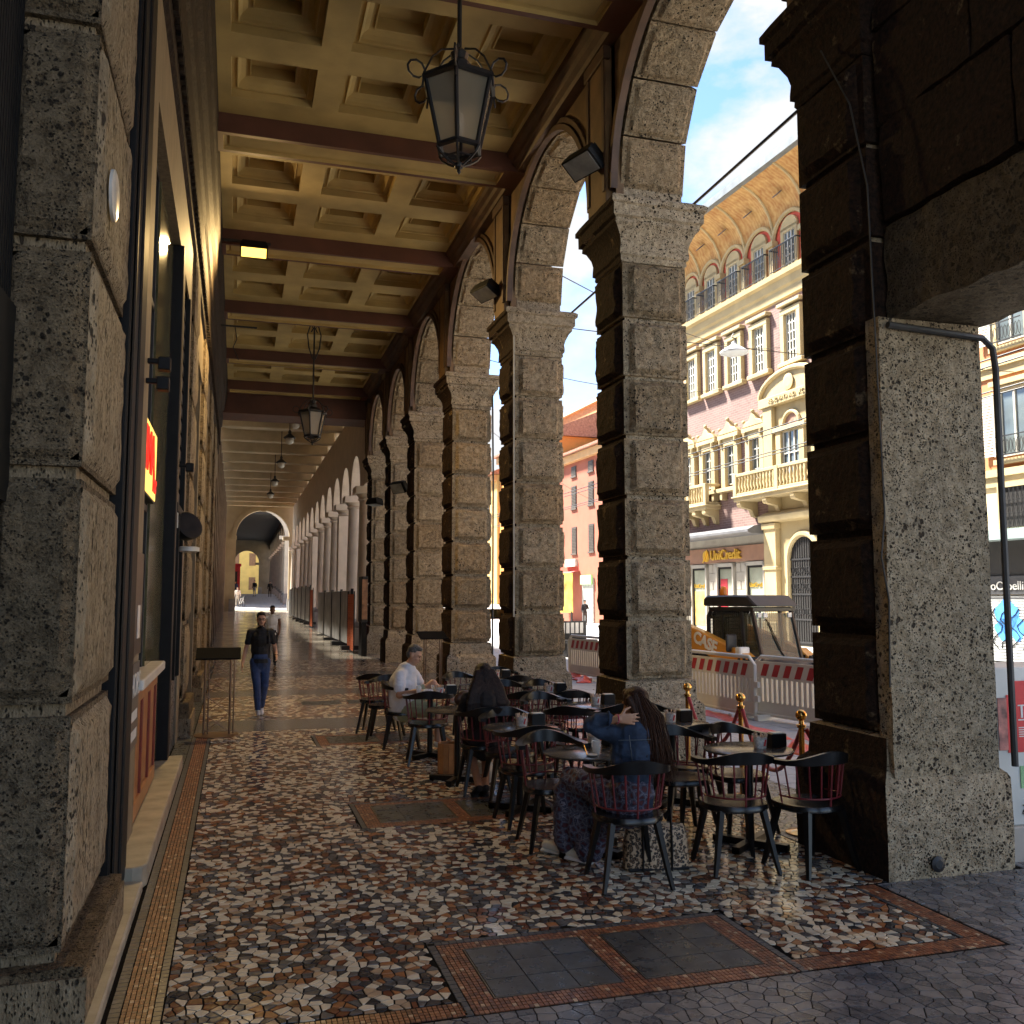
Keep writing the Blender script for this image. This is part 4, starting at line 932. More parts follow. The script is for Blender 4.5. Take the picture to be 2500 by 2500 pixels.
# houses further along
def house(name, label, x, y, s0, s1, h, mat, roofm, windows, depth=9, parts=None):
    t = thing(name, label, 'building', (x, y, 0), FROT)
    MB().box(s0, s1, -depth, 0, 0, h).build('wall', mat, t)
    mb = MB(); mb.prism([(-depth, h + .02), (.7, h + .02), (.72, h + .2), (-depth / 2, h + 2.4), (-depth, h + .3)], s0 - .3, s1 + .3, 'x'); mb.build('roof', roofm, t)
    MB().box(s0, s1, 0, .4, h - .6, h - .02).build('eaves_cornice', M('eaves_ochre', (.6, .36, .16), .8, .1, 1), t)
    for (s, z, w_, hh) in windows:
        wn = MB().box(s - w_ / 2, s + w_ / 2, 0, .05, z, z + hh).build('window', M('dark_shutter', (.06, .05, .045), .6, .3, 4), t); mb = MB()
        for i in range(int(hh / .12)): mb.box(s - w_ / 2 + .05, s + w_ / 2 - .05, .05, .08, z + i * .12, z + i * .12 + .07)
        mb.box(s - w_ / 2 - .08, s + w_ / 2 + .08, 0, .12, z - .12, z); mb.build('louvre', M('shutter_dark', (.09, .075, .06), .6), wn)
    return t
m_rt = M('roof_tiles', (.34, .17, .11), .85, .3, 6, bump=.6, bscale=20, bdist=.05); m_rr = M('red_house_render', (.34, .11, .065), .85, .12, .7)
rh = house('red_house', 'salmon red house with dark louvred shutters and a red shop awning', 26, 65, -14, 7.2, 13.3, m_rr, m_rt, [(s, z, 1.0, hh) for s in (-10, -6.5, -3, .6, 4.0) for z, hh in ((5.4, 2.1), (9.0, 1.8), (11.6, .8))])
mb = MB(); mb.grid(lambda u, v: Vector((2.9 + 3.9 * u, 1.6 * math.sin(v * math.pi / 2), 4.0 - 1.4 * (1 - math.cos(v * math.pi / 2)))), 6, 6); mb.build('awning', M('awning_red', (.42, .06, .05), .8), rh, 30)
MB().box(3.4, 5.6, 0, .2, 4.35, 4.95).build('shop_sign', M('sign_pale', (.5, .48, .42), .6, .5, 3), rh)
MB().box(.2, 2.3, 0, .1, 0, 3.4).build('shop_door', M('door_grey', (.4, .42, .38), .4), rh); MB().box(.2, 2.3, .1, .25, 2.9, 3.6).build('green_sign', M('sign_green', (.35, .75, .3), .5, .2, 3), rh)
house('orange_terrace', 'bright orange house beyond the red house', 25.2, 72.6, 0, 14, 15.5, M('deep_orange_render', (.68, .27, .06), .85, .1, .7), m_rt, [(s, z, 1.0, 2.) for s in (2.5, 6, 9.5) for z in (5, 9, 12.4)])
house('ochre_terrace', 'ochre house at the far end of the street row', 24.5, 87, 0, 30, 14, M('ochre_render', (.62, .40, .14), .85, .1, .7), m_rt, [(s, z, 1.1, 2.) for s in range(3, 30, 4) for z in (5, 9)])
tb = thing('brick_tower_block', 'tall orange brick block with yellow lower storey behind the red house', 'building', (34, 76, 0), FROT)
MB().box(-6, 16, -10, 0, 0, 15.5).build('lower_storey', M('yellow_paint', (.78, .55, .10), .8, .08, 1), tb); MB().box(-3, 16, -10, .15, 15.5, 21).build('upper_storey', M('orange_brick', (.55, .27, .12), .85, .15, 3, bump=.1), tb); MB().box(-6.5, 16.5, -10, .5, 21, 21.4).build('roof_slab', M('roof_cream', (.6, .5, .35), .8), tb)
MB().box(-5.5, -3.4, 0, .05, 11, 14.2).build('window', m_pane, tb)
# closing mass at the end of the street
house('end_house', 'pale ochre house closing the street in the distance', 12, 150, -2, 12, 16, M('pale_render', (.6, .48, .3), .85, .1, .7), m_rt, [(s, z, 1.2, 2.) for s in (1, 4, 7, 10) for z in (4, 8, 12)])
print('buildings', time.time() - T0)
# ------------------------------------------------------------------ wires and hanging lamp
def wire(name, label, a, b, sag=.3, r=.012, group=None, mat=None):
    a, b = Vector(a), Vector(b); pts = [a.lerp(b, i / 14) - Vector((0, 0, sag * 4 * (i / 14) * (1 - i / 14))) for i in range(15)]
    o = MB().tube(pts, r, 5).build(name, mat or m_iron); tag(o, label, 'wire', group); return o
for x, z in ((10.9, 5.6), (11.7, 5.75), (12.6, 5.6), (13.4, 5.75)): wire('trolley_wire', 'thin trolley wire strung along the middle of the street', (x, -6, z), (x - 1.2, 90, z), .25, .014, 'trolley wires over the street')
wire('cable', 'thick dark cable running high along the arcade front', (5.9, 2, 7.5), (6.4, 40, 7.6), .15, .022)
for k, (ya, yb, za, zb) in enumerate(((14.9, 33.2, 7.6, 12.4), (19.5, 36.5, 7.2, 11.5), (23.9, 62, 7.4, 8.6))):
    wire('span_wire', 'span wire stretched from the stone arcade across to the opposite facade', (5.3, ya, za), (21.7 if k < 2 else 25.8, yb, zb), .5, .010, 'span wires across the street')
hl = thing('hanging_street_lamp', 'pale grey street lamp hanging from a span wire over the street', 'street lamp', (12.0, 20.4, 8.1))
mb = MB(); mb.lathe([(.04, .30), (.06, .24), (.10, .20), (.22, .14), (.36, .04), (.36, .0), (.30, -.02), (.02, -.02)], 18); mb.build('shade', M('lamp_grey', (.55, .58, .58), .35, .05), hl, 40)
mb = MB(); mb.tube([(0, 0, .3), (.06, 0, .38), (-.06, 0, .42), (0, 0, .52)], .02, 6); mb.build('hook', m_steel, hl)
wire('lamp_span_wire', 'span wire that carries the hanging street lamp', (5.3, 19.9, 8.3), (21.7, 21.2, 8.5), .12, .012)
# ------------------------------------------------------------------ lanterns, globe lamps, floodlights
m_lglass = glass('lantern_glass', (.42, .37, .27), .25, .55)
def lantern(loc, label, rod, scroll):
    t = thing('hanging_lantern', label, 'lantern', loc, R(12), 'wrought iron lanterns under the ceiling'); n = 6; r0, r1, h0, h1 = .20, .345, .18, .80
    P = lambda r, k, z: (r * math.cos(2 * math.pi * k / n), r * math.sin(2 * math.pi * k / n), z)
    mb = MB()
    for k in range(n):
        mb.tube([P(r0, k, h0), P(r1, k, h1)], .022, 6)
        mb.tube([P(r0, k, h0), P(r0, k + 1, h0)], .03, 6); mb.tube([P(r1, k, h1), P(r1, k + 1, h1)], .035, 6)
        mb.tube([P(r0 * 1.12, k, h0 - .02), P(r0 * .95, k, h0 - .07), P(.12, k, .06), P(.04, k, .02)], .012, 5); mb.tube([P(r0 * .62, k, .09), P(r0 * .62, k + 1, .09)], .010, 5)
    mb.lathe([(.01, -.06), (.022, -.04), (.015, -.02), (.04, .0), (.05, .03), (.02, .05)], 8); mb.build('frame', m_iron, t)
    mb = MB()
    for k in range(n):
        a, b = 2 * math.pi * k / n, 2 * math.pi * (k + 1) / n
        mb.add([P(r0 * .97, k, h0), P(r0 * .97, k + 1, h0), P(r1 * .97, k + 1, h1), P(r1 * .97, k, h1)], [(0, 1, 2, 3)])
    mb.build('glass', m_lglass, t)
    mb = MB(); mb.add([P(r1 * 1.08, k, h1) for k in range(n)] + [P(.10, k, h1 + .14) for k in range(n)], [(k, (k + 1) % n, n + (k + 1) % n, n + k) for k in range(n)]); mb.lathe([(.10, h1 + .12), (.11, h1 + .2), (.07, h1 + .24), (.09, h1 + .3), (.03, h1 + .36)], 10); mb.build('cap', m_iron, t)
    mb = MB()
    for k in range(n):
        mb.tube([P(r1 * 1.05, k, h1 + .02), P(r1 * .8, k, h1 + .2), P(.18, k, h1 + .3), P(.06, k, h1 + .34)], .010, 5)
        c = P(r1 + .09, k, h1 + .04); d = Vector(P(1, k, 0)); mb.tube([Vector(P(r1, k, h1 - .12)) + d * .03] + [Vector(c) + d * (.085 * math.cos(q)) + Vector((0, 0, .085 * math.sin(q))) for q in [R(-150 + 40 * j) for j in range(9)]], .011, 5)
    mb.build('scrolls', m_iron, t)
    mb = MB(); mb.tube([(0, 0, h1 + .3), (0, 0, rod)], .022, 8)
    if scroll:
        for s in (-1, 1): mb.tube([(s * .03, 0, rod - 1.0), (s * .14, 0, rod - .7), (s * .18, 0, rod - .35), (s * .10, 0, rod - .08), (s * .03, 0, rod - .18), (s * .08, 0, rod - .28)], .018, 6)
    mb.build('rod', m_iron, t)
    mb = MB(); mb.lathe([(.035, .3), (.05, .42), (.045, .5), (.02, .54)], 10); mb.build('bulb', M('bulb_white', (.6, .58, .5), .3), t)
lantern((1.88, 8.0, 5.88), 'large black iron lantern with scrolls on a plain rod, before the coffered bays', 3.2, False)
lantern((1.80, 24.0, 5.88), 'black iron lantern hung from a scrolled stem further down the portico', 3.2, True)
m_globe = M('globe_glass', (.6, .57, .48), .25, .05)
for k, y in enumerate((33.5, 37.0, 44.0, 51.3, 57.8)):
    t = thing('globe_lamp', 'black capped globe lamp hanging in the columned portico', 'lamp', (1.9, y, 8.0), 0, 'globe lamps in the columned portico')
    mb = MB(); mb.lathe([(.03, .5), (.07, .42), (.05, .36), (.14, .28), (.24, .20), (.24, .17)], 14); mb.tube([(0, 0, .45), (0, 0, 1.7)], .018, 6); mb.build('cap', m_iron, t, 40)
    MB().ball((0, 0, .09), (.175, .175, .17)).build('globe', m_globe, t, 60)
def floodlight(loc, rz, tilt, label, lit=None):
    t = thing('floodlight', label, 'floodlight', loc, rz, 'floodlights fixed to the pillars' if not lit else None); X = Matrix.Rotation(tilt, 4, 'X')
    mb = MB(); mb.prism([(-.22, -.05), (.22, -.05), (.26, .06), (.26, .12), (-.26, .12), (-.26, .06)], -.15, .15, 'y', X=X @ Matrix.Rotation(R(180), 4, 'X'))
    for i in range(9): mb.box(-.2 + i * .05, -.18 + i * .05, -.12, .12, .04, .09, X=X)
    mb.build('housing', m_black, t, bevel=.006)
    MB().box(-.23, .23, -.13, .13, -.128, -.122, X=X).build('lens', lit or M('flood_lens', (.32, .34, .34), .12, .3, 5), t)
    return t
fd = thing('floodlight_bracket', 'perforated steel arm reaching out from the shop wall cornice', 'bracket', (-.62, 17.9, 8.72))
mb = MB()
for i in range(14): mb.box(i * .08, i * .08 + .055, -.025, .025, -.012, .012)
mb.box(0, 1.1, -.03, -.022, -.02, .02); mb.box(0, 1.1, .022, .03, -.02, .02); mb.build('arm', m_iron, fd)
LIT = emit('floodlight_glow', (1, .60, .10), .55)
fl_ = floodlight((.17, 17.9, 8.62), R(0), R(-22), 'lit yellow floodlight under the coffered ceiling', LIT)
sp = bpy.data.lights.new('floodlight_lamp', 'AREA'); sp.shape = 'RECTANGLE'; sp.size = .44; sp.size_y = .24; sp.energy = 60; sp.color = (1, .66, .26)
so = bpy.data.objects.new('floodlight_lamp', sp); C.objects.link(so); so.parent = fl_; so.location = (0, -.06, -.16); so.rotation_euler = (R(-22), 0, 0)
fb = thing('floodlight_bracket', 'unlit steel arm with a trailing cable on the shop wall', 'bracket', (-.62, 22.3, 8.3)); mb = MB()
for i in range(12): mb.box(i * .08, i * .08 + .055, -.025, .025, -.012, .012)
mb.box(0, .95, -.03, -.022, -.02, .02); mb.tube([(.45, 0, 0), (.5, 0, -.3), (.42, 0, -.5), (.55, 0, -.8)], .012, 5); mb.build('arm', m_iron, fb)
for k, (y, z, tl) in enumerate(((10.35, 7.36, -38), (15.1, 7.26, -30))):
    t = floodlight((4.06, y, z), R(-70), R(tl), ['rusty unlit floodlight above the capital of the second pillar', 'rusty unlit floodlight above the capital of the third pillar'][k])
floodlight((4.2, 24.6, 4.9), R(-60), R(-60), 'unlit floodlight tilted on its arm halfway up the fifth pillar')
floodlight((4.1, 28.6, 4.9), R(-60), R(-10), 'unlit floodlight lying flat halfway up the sixth pillar')
# round black speaker and small spots on the shop wall
t = thing('round_speaker', 'round black speaker with white rim on the shop wall', 'speaker', (-.60, 12.4, 2.82))
mb = MB(); X = Matrix.Rotation(R(62), 4, 'X') @ Matrix.Rotation(R(35), 4, 'Y'); mb.lathe([(.03, -.2), (.10, -.18), (.16, -.1), (.185, .0), (.185, .04), (.16, .05), (.05, .03)], 22, X=X); mb.build('cone', m_black, t, 40)
mb = MB(); mb.lathe([(.10, -.06), (.13, -.05), (.13, .0), (.10, .01)], 18, c=(.02, -.02, -.27)); mb.build('rim', m_white, t, 40); mb = MB(); mb.tube([(-.12, -.1, .1), (-.1, -.45, -.05), (-.1, -.5, .25)], .008, 5); mb.build('cable', m_white, t)
for k, (y, z) in enumerate(((7.42, 3.72), (7.35, 3.55), (11.7, 3.5))):
    t = thing('wall_spot', 'small black spotlight on the striated shop wall', 'spotlight', (-.69, y, z), 0, 'small wall spotlights'); mb = MB(); mb.box(0, .1, -.02, .02, -.02, .02); mb.box(.08, .17, -.05, .05, -.07, .03); mb.build('body', m_black, t, bevel=.006)
# pipe and conduits on the pillars
pp = tag(MB().tube([(4.42, 5.40, 3.86), (5.25, 5.40, 3.83), (5.34, 5.40, 3.76), (5.36, 5.40, 3.6), (5.36, 5.40, .72)], .025, 8).build('drain_pipe', M('pipe_dark', (.035, .033, .03), .5, .3, 6), smooth=40), 'dark metal pipe bent round the pitted face of the first pillar', 'pipe')
tag(MB().tube([(4.30, 5.9, 6.2), (4.32, 5.6, 5.6), (4.33, 5.45, 4.9), (4.33, 5.42, 3.6), (4.35, 5.42, 2.5), (4.31, 5.42, 2.2), (4.36, 5.42, 1.9), (4.34, 5.42, 1.3)], .007, 6).build('power_cable', M('cable_grey', (.03, .027, .022), .6)), 'thin loose cable hanging down the corner of the first pillar', 'cable')
tag(MB().tube([(4.36, 14.47, 6.5), (4.36, 14.47, 1.6)], .014, 6).build('conduit', M('conduit_pale', (.4, .38, .33), .5)), 'straight pale conduit up a pillar beside the cafe tables', 'conduit')
tag(MB().tube([(5.27, 19.1, 6.3), (5.29, 19.1, 4.5), (5.28, 19.1, .4)], .02, 6).build('conduit', m_steel), 'dark conduit at the street edge of a pillar, with a looped end', 'conduit')
t = thing('wall_socket', 'round drain cap set into the foot of the first pillar', 'drain cap', (4.66, 5.41, .10)); mb = MB(); mb.lathe([(.02, 0), (.05, 0), (.055, .02), (.03, .03)], 16, X=Matrix.Rotation(R(90), 4, 'X')); mb.build('cap', m_iron, t)
# pigeon spikes are too fine to see; utility cabinet with posters
cb = thing('utility_cabinet', 'white graffitied utility cabinet covered with posters beside the first pillar', 'cabinet', (5.60, 5.78, 0))
MB().box(-.24, 1.2, -.22, .3, -.03, .25).build('plinth', M('plinth_concrete', (.4, .36, .3), .8, .15, 3), cb, bevel=.01); MB().box(-.22, 1.2, -.2, .28, .25, 1.40).build('body', M('cabinet_white', (.60, .60, .54), .5, .15, 2.5), cb, bevel=.012)
m_posr = M('poster_scarlet', (.62, .02, .02), .5, .08, 2)
po = MB().box(-.12, .7, -.207, -.203, .78, 1.20).box(-.06, .10, -.208, -.203, 1.20, 1.30).build('red_poster', m_posr, cb)
mb = MB(); mb.box(-.02, .17, -.2095, -.2075, 1.115, 1.125); mb.box(-.02, .17, -.2095, -.2075, 1.01, 1.02)
for i in range(5): mb.box(-.02, .15 - .03 * (i % 2), -.2095, -.2075, .955 - i * .016, .962 - i * .016)
for i in range(4): mb.box(.05, .16, -.2095, -.2075, .865 - i * .013, .870 - i * .013)
mb.build('poster_print', m_letter, po)
text_mesh('lettering', '120', .12, m_letter, .001, po, Matrix.Translation((.075, -.2095, 1.07)) @ Matrix.Rotation(R(90), 4, 'X'), bold=.004)
MB().ball((.28, -.208, .95), (.075, .003, .09)).build('poster_photo', M('poster_photo', (.25, .2, .2), .5, .8, 30), po); MB().ball((.30, -.208, .84), (.09, .003, .05)).build('poster_photo', M('poster_photo_dark', (.12, .03, .03), .5, .8, 30), po)
text_mesh('lettering', 'DUC', .075, m_black, .001, cb, Matrix.Translation((.22, -.206, 1.27)) @ Matrix.Rotation(R(90), 4, 'X') @ Matrix.Rotation(R(-14), 4, 'Z'), bold=.003)
gp_ = MB().box(-.02, .3, -.207, -.203, .52, .68).build('green_sticker', M('sticker_green', (.25, .48, .22), .5, .2, 5), cb)
text_mesh('lettering', 'X', .12, M('sticker_red', (.5, .1, .06), .5), .001, gp_, Matrix.Translation((.08, -.2085, .60)) @ Matrix.Rotation(R(90), 4, 'X'))
MB().box(.02, .24, -.207, -.203, .39, .50).build('yellow_sticker', M('sticker_yellow', (.62, .6, .25), .5, .5, 25), cb); MB().box(-.2, -.12, -.207, -.203, .8, 1.18).build('photo_poster', M('photo_poster', (.4, .15, .12), .5, .9, 8), cb)
mb = MB(); mb.lathe([(.035, 0), (.05, 0), (.05, .002), (.035, .002)], 18, X=Matrix.Translation((.13, -.203, .31)) @ Matrix.Rotation(R(90), 4, 'X'))
mb.build('round_sticker', M('sticker_teal', (.1, .4, .36), .5), cb)
mb = MB()
for k in range(6): mb.tube([(.0 + k * .06 + .02 * math.sin(j * 2 + k), -.204, .3 + j * .02 + (k % 3) * .15) for j in range(6)], .004, 4)
mb.build('scribble', m_black, cb)
# ------------------------------------------------------------------ barriers, plastic sheet, ropes
m_bar = M('barrier_white', (.66, .64, .56), .45, .08, 3); m_stripe = M('barrier_red', (.42, .03, .03), .45, .1, 4)
def barrier(loc, rz, label):
    t = thing('road_barrier', label, 'barrier', loc, rz, 'white plastic road barriers'); L, H_ = 1.0, 1.0
    mb = MB(); o = [(-L, .14), (-L + .05, .10), (L - .05, .10), (L, .14), (L, .88), (L - .14, H_), (-L + .14, H_), (-L, .88)]
    mb.tube([(x, 0, z) for x, z in o] + [(o[0][0], 0, o[0][1])], .032, 8); mb.box(-L + .02, L - .02, -.018, .018, .10, .30); mb.box(-L + .02, L - .02, -.018, .018, .66, .93); mb.box(-L + .0, -L + .1, -.02, .02, .3, .66); mb.box(L - .1, L, -.02, .02, .3, .66); mb.build('panel', m_bar, t, bevel=.008)
    for i in range(17):
        x = -L + .13 + i * (2 * L - .26) / 16; MB().box(x - .030, x + .030, -.022, .022, .28, .68).build('slat', m_bar, t)
    mb = MB(); n = 7
    for i in range(n):
        x = -.86 + i * .25; mb.add([(x, -.0235, .70), (x + .13, -.0235, .70), (x + .21, -.0235, .89), (x + .08, -.0235, .89)], [(0, 1, 2, 3)]); mb.add([(x, .0235, .70), (x + .13, .0235, .70), (x + .21, .0235, .89), (x + .08, .0235, .89)], [(3, 2, 1, 0)])
    mb.build('stripes', m_stripe, t)
    for x in (-.7, .7): MB().box(x - .05, x + .05, -.28, .28, 0, .10).build('foot', m_bar, t, bevel=.01)
    for z in (.38, .6): MB().box(L + .02, L + .10, -.025, .025, z - .07, z + .02).build('hook', m_bar, t)
barrier((7.85, 14.05, -.03), R(-86), 'white plastic barrier with red stripes standing before the loader wheel')
barrier((8.28, 12.35, -.03), R(-80), 'white plastic barrier with worn red stripes beside the first pillar')
barrier((8.15, 20.9, -.03), R(-84), 'white plastic barrier with a yellow sticker between two pillars')
barrier((8.3, 26.6, -.03), R(-84), 'white plastic barrier standing farthest up the street')
m_sheet = M('red_plastic_sheet', (.68, .10, .06), .4, .25, 6)
for k, (x, y, L, rz, h) in enumerate(((8.0, 21.7, 1.0, 100, .16), (7.8, 20.3, .9, 80, .18), (7.55, 13.7, 1.3, 95, .10), (7.25, 11.9, 1.5, 85, .14), (7.7, 11.2, .8, 60, .12), (6.9, 10.3, .8, 70, .2))):
    r2 = random.Random(k)
    def f(u, v, L=L, h=h, k=k):
        return Vector(((u - .5) * L, (v - .5) * .34 + .06 * math.sin(6 * u + k), .012 + h * math.sin(math.pi * v) * (.45 + .55 * abs(mnoise.noise(Vector((u * 5, v * 3, k))))) * math.sin(math.pi * u) ** .4))
    mb = MB(); mb.grid(f, 22, 10); o = mb.build('plastic_sheet', m_sheet, smooth=50, loc=(x, y, -.03), rot=(0, 0, R(rz))); so_ = o.modifiers.new('solid', 'SOLIDIFY'); so_.thickness = .006
    tag(o, 'crumpled red plastic sheet lying on the street paving', 'plastic sheet', 'red plastic sheets')
m_brass = M('brass', (.62, .36, .10), .18, .15, 4, metal=1.0); m_rope = M('red_rope', (.35, .02, .025), .75, .2, 20, sheen=.4)
SP = [(4.72, 9.15), (4.72, 8.05), (4.5, 6.72), (6.0, 5.9)]
for k, (x, y) in enumerate(SP[:3]):
    t = thing('rope_stanchion', ['brass stanchion standing close against the second pillar', 'brass stanchion holding two red ropes in the open arch', 'brass stanchion by the tables near the first pillar'][k], 'stanchion', (x, y, 0.0), 0, 'brass stanchions')
    MB().lathe([(.15, 0), (.15, .015), (.05, .035), (.024, .05), (.024, .86), (.04, .865), (.04, .875), (.022, .88), (.018, .91)], 16).build('post', m_brass, t, 40); MB().ball((0, 0, .95), .047, 16, 12).build('finial', m_brass, t, 80); mb = MB(); mb.lathe([(.028, .845), (.036, .85), (.036, .86), (.028, .862)], 12); mb.build('collar', m_brass, t, 40)
def rope(a, b, sag, label):
    a, b = Vector(a), Vector(b); tag(MB().tube([a.lerp(b, i / 12) - Vector((0, 0, sag * 4 * (i / 12) * (1 - i / 12))) for i in range(13)], .02, 8).build('barrier_rope', m_rope, smooth=60), label, 'rope', 'red velvet ropes')
rope((4.72, 9.12, .84), (4.72, 8.08, .84), .42, 'red velvet rope sagging between the pillar and the middle stanchion'); rope((4.72, 8.02, .84), (4.52, 6.75, .84), .45, 'red velvet rope hanging from the middle stanchion to the table side'); rope((4.53, 6.70, .84), (5.2, 6.4, .55), .3, 'red velvet rope curling off the stanchion behind the first pillar')
# street furniture seen between the pillars
t = thing('newspaper_stand', 'dark bench-like newspaper stand on the pavement up the street', 'stand', (10.9, 29.0, -.03), R(20)); MB().box(-.7, .7, -.3, .3, .45, .55).build('seat', m_iron, t)
MB().box(-.7, .7, .28, .34, .55, 1.15).build('back', m_steel, t)
for x in (-.6, .6): MB().box(x - .04, x + .04, -.28, .3, 0, .45).build('leg', m_iron, t)
for i in range(6): MB().box(-.6 + i * .2, -.46 + i * .2, .26, .28, .75, 1.1).build('paper', m_letter, t)
t = thing('banner_panel', 'tall banner showing a golden flowered landscape up the street', 'banner', (21.6, 60.3, -.03), R(-65)); MB().box(-1.1, 1.1, -.03, .03, .9, 3.6).build('print', M('banner_print', (.72, .48, .10), .6, .5, 1.6), t)
for x in (-1, 1): MB().box(x - .04, x + .04, -.05, .05, 0, 1.0).build('leg', m_steel, t)
# ------------------------------------------------------------------ hoardings in the columned portico
m_hoard = M('hoarding_metal', (.42, .41, .39), .5, .35, 1.5); m_mesh = M('orange_mesh', (.62, .15, .05), .7, .4, 60)
def hoarding(y, n, x, label, rz=0, pw=3.4):
    t = thing('hoarding', label, 'hoarding', (x, y, zf(y + n * pw / 2) - .05), rz, 'grey metal hoardings along the columns')
    for i in range(n):
        MB().box(-.02, .02, i * pw + .03, i * pw + pw - .03, .15, 2.05).build('panel', m_hoard, t, bevel=.01); MB().box(-.05, .04, i * pw - .04, i * pw + .03, .0, 2.12).build('post', m_steel, t); MB().box(-.35, .3, i * pw - .2, i * pw + .2, 0, .14).build('foot', m_iron, t)
hoarding(32.6, 4, 3.92, 'grey metal hoarding panels in front of the nearest round columns'); hoarding(51.0, 6, 3.9, 'grey metal hoarding panels further along the columned portico')
for (y, z0, nm) in ((48.6, .1, 'orange mesh fence beside the hoarding further on'), (31.4, .1, 'orange mesh fence behind the information panel')):
    t = thing('mesh_fence', nm, 'fence', (3.85, y, zf(y))); mb = MB()
    for i in range(20): mb.box(-.008, .008, i * .09, i * .09 + .05, .1, 2.0)
    for j in range(24): mb.box(-.01, .01, 0, 1.8, .1 + j * .08, .1 + j * .08 + .04)
    mb.build('mesh', m_mesh, t)
    for yy in (0, 1.8): MB().box(-.02, .02, yy - .02, yy + .02, 0, 2.1).build('post', m_steel, t)
t = thing('information_panel', 'tall dark notice board against the last rusticated pillar', 'notice board', (4.05, 30.7, 0)); MB().box(-.08, .08, -.35, .35, .0, 1.1).build('base', m_black, t); MB().box(-.10, .10, -.4, .4, 1.1, 2.6).build('case', m_steel, t, bevel=.02); MB().box(-.09, .09, -.415, -.402, 1.2, 2.5).build('notice', M('notice_brown', (.28, .15, .08), .5, .5, 6), t)
print('street objects', time.time() - T0)
# ------------------------------------------------------------------ skid-steer loader
m_cyel = M('loader_orange', (.62, .27, .03), .35, .12, 3, coat=.3); m_cblk = M('loader_black', (.018, .018, .02), .4, .3, 5); m_tyre = M('tyre_rubber', (.02, .02, .021), .75, .3, 10, bump=.3)
m_lg = glass('cab_glass', (.10, .16, .14), .05, .62)
ld = thing('skid_steer_loader', 'orange and black skid steer loader with a caged cab behind the barriers', 'loader', (9.36, 15.6, -.03), R(10))
def W(p): return (p[0] - 9.75, p[1] - 15.1, p[2])
mb = MB(); mb.prism([(-1.25, .28), (1.5, .28), (1.62, .5), (1.6, 1.0), (.9, 1.05), (-.7, .92), (-1.15, .7)], -.55, .55, 'x'); mb.build('chassis', m_cblk, ld, bevel=.02)
for sx in (-1, 1):
    pts = [(1.62, 1.12), (1.55, 1.36), (1.3, 1.44), (.95, 1.43), (.5, 1.32), (-.6, 1.0), (-.95, .82), (-1.15, .55), (-1.22, .22), (-1.02, .22), (-.85, .5), (-.6, .62), (.4, .90), (1.0, 1.0), (1.35, .95)]
    x0 = -.80 if sx < 0 else .62
    arm = MB().prism(pts, x0, x0 + .18, 'x').build('lift_arm', m_cyel, ld, bevel=.02)
    MB().prism([(-.55, .72), (-.95, .5), (-1.1, .22), (-1.22, .22), (-1.18, .5), (-.9, .86), (-.62, 1.02)], x0 - .02, x0 + .22, 'x').build('arm_knee', m_cyel, arm, bevel=.02)
    if sx < 0: text_mesh('lettering', 'CASE', .30, M('case_white', (.75, .75, .72), .4), .004, arm, Matrix.Translation((x0 - .008, .30, 1.10)) @ Matrix(((0, 0, -1, 0), (-1, 0, 0, 0), (0, 1, 0, 0), (0, 0, 0, 1))) @ Matrix.Rotation(R(-17), 4, 'Z'), bold=.012)
    MB().tube([(x0 + .1, 1.3, .9), (x0 + .1, .3, .78), (x0 + .1, -.35, .45)], .055, 10).build('hydraulic_ram', m_cblk, arm, 40)
    for yy in (-.85, .72):
        wh = MB().lathe([(.16, -.14), (.34, -.15), (.42, -.11), (.44, 0), (.42, .11), (.34, .15), (.16, .14)], 26, X=Matrix.Translation((sx * .72, yy, .43)) @ Matrix.Rotation(R(90), 4, 'Y')).build('wheel', m_tyre, ld, 40)
        mb = MB()
        for i in range(20):
            a = 2 * math.pi * i / 20
            for q in (-1, 1): mb.box(-.02, .02, -.02, .035, q * .01, q * .13, X=Matrix.Translation((sx * .72, yy, .43)) @ Matrix.Rotation(R(90), 4, 'Y') @ Matrix.Rotation(a + q * .08, 4, 'Z') @ Matrix.Translation((0, .43, 0)))
        mb.build('tread', m_tyre, wh); MB().lathe([(.02, -.1), (.2, -.1), (.2, .1), (.02, .1)], 16, X=Matrix.Translation((sx * .72, yy, .43)) @ Matrix.Rotation(R(90), 4, 'Y')).build('rim', m_cyel, wh, 40)
mb = MB(); fr = .035
A = [(.62, .9), (.62, 1.58), (.50, 1.72), (-.62, 1.73), (-.92, .68)]
for x in (-.46, .46):
    for p, q in zip(A, A[1:]): mb.tube([(x, *p), (x, *q)], .042, 6)
    mb.tube([(x, .2, .95), (x, .2, 1.7)], .016, 6); mb.tube([(x, -.42, .85), (x, -.34, 1.7)], .04, 6); mb.tube([(x, .62, .92), (x, -.9, .74)], .04, 6)
for p in A: mb.tube([(-.46, *p), (.46, *p)], .045, 6)
mb.box(-.50, .50, -.70, .55, 1.70, 1.76); cab = mb.build('cab_frame', m_cblk, ld)
mb = MB()
for x in (-.465, .465):
    for i in range(16): y = -.36 + i * .06; mb.tube([(x, y, .95), (x, y, 1.68)], .005, 4)
    for j in range(11): mb.tube([(x, -.38, .96 + j * .068), (x, .58, .96 + j * .068)], .005, 4)
mb.build('side_mesh', m_cblk, cab)
mb = MB(); mb.add([(-.42, -.65, 1.66), (.42, -.65, 1.66), (.42, -.92, .70), (-.42, -.92, .70)], [(0, 1, 2, 3)]); mb.build('windscreen', m_lg, cab)
mb = MB()
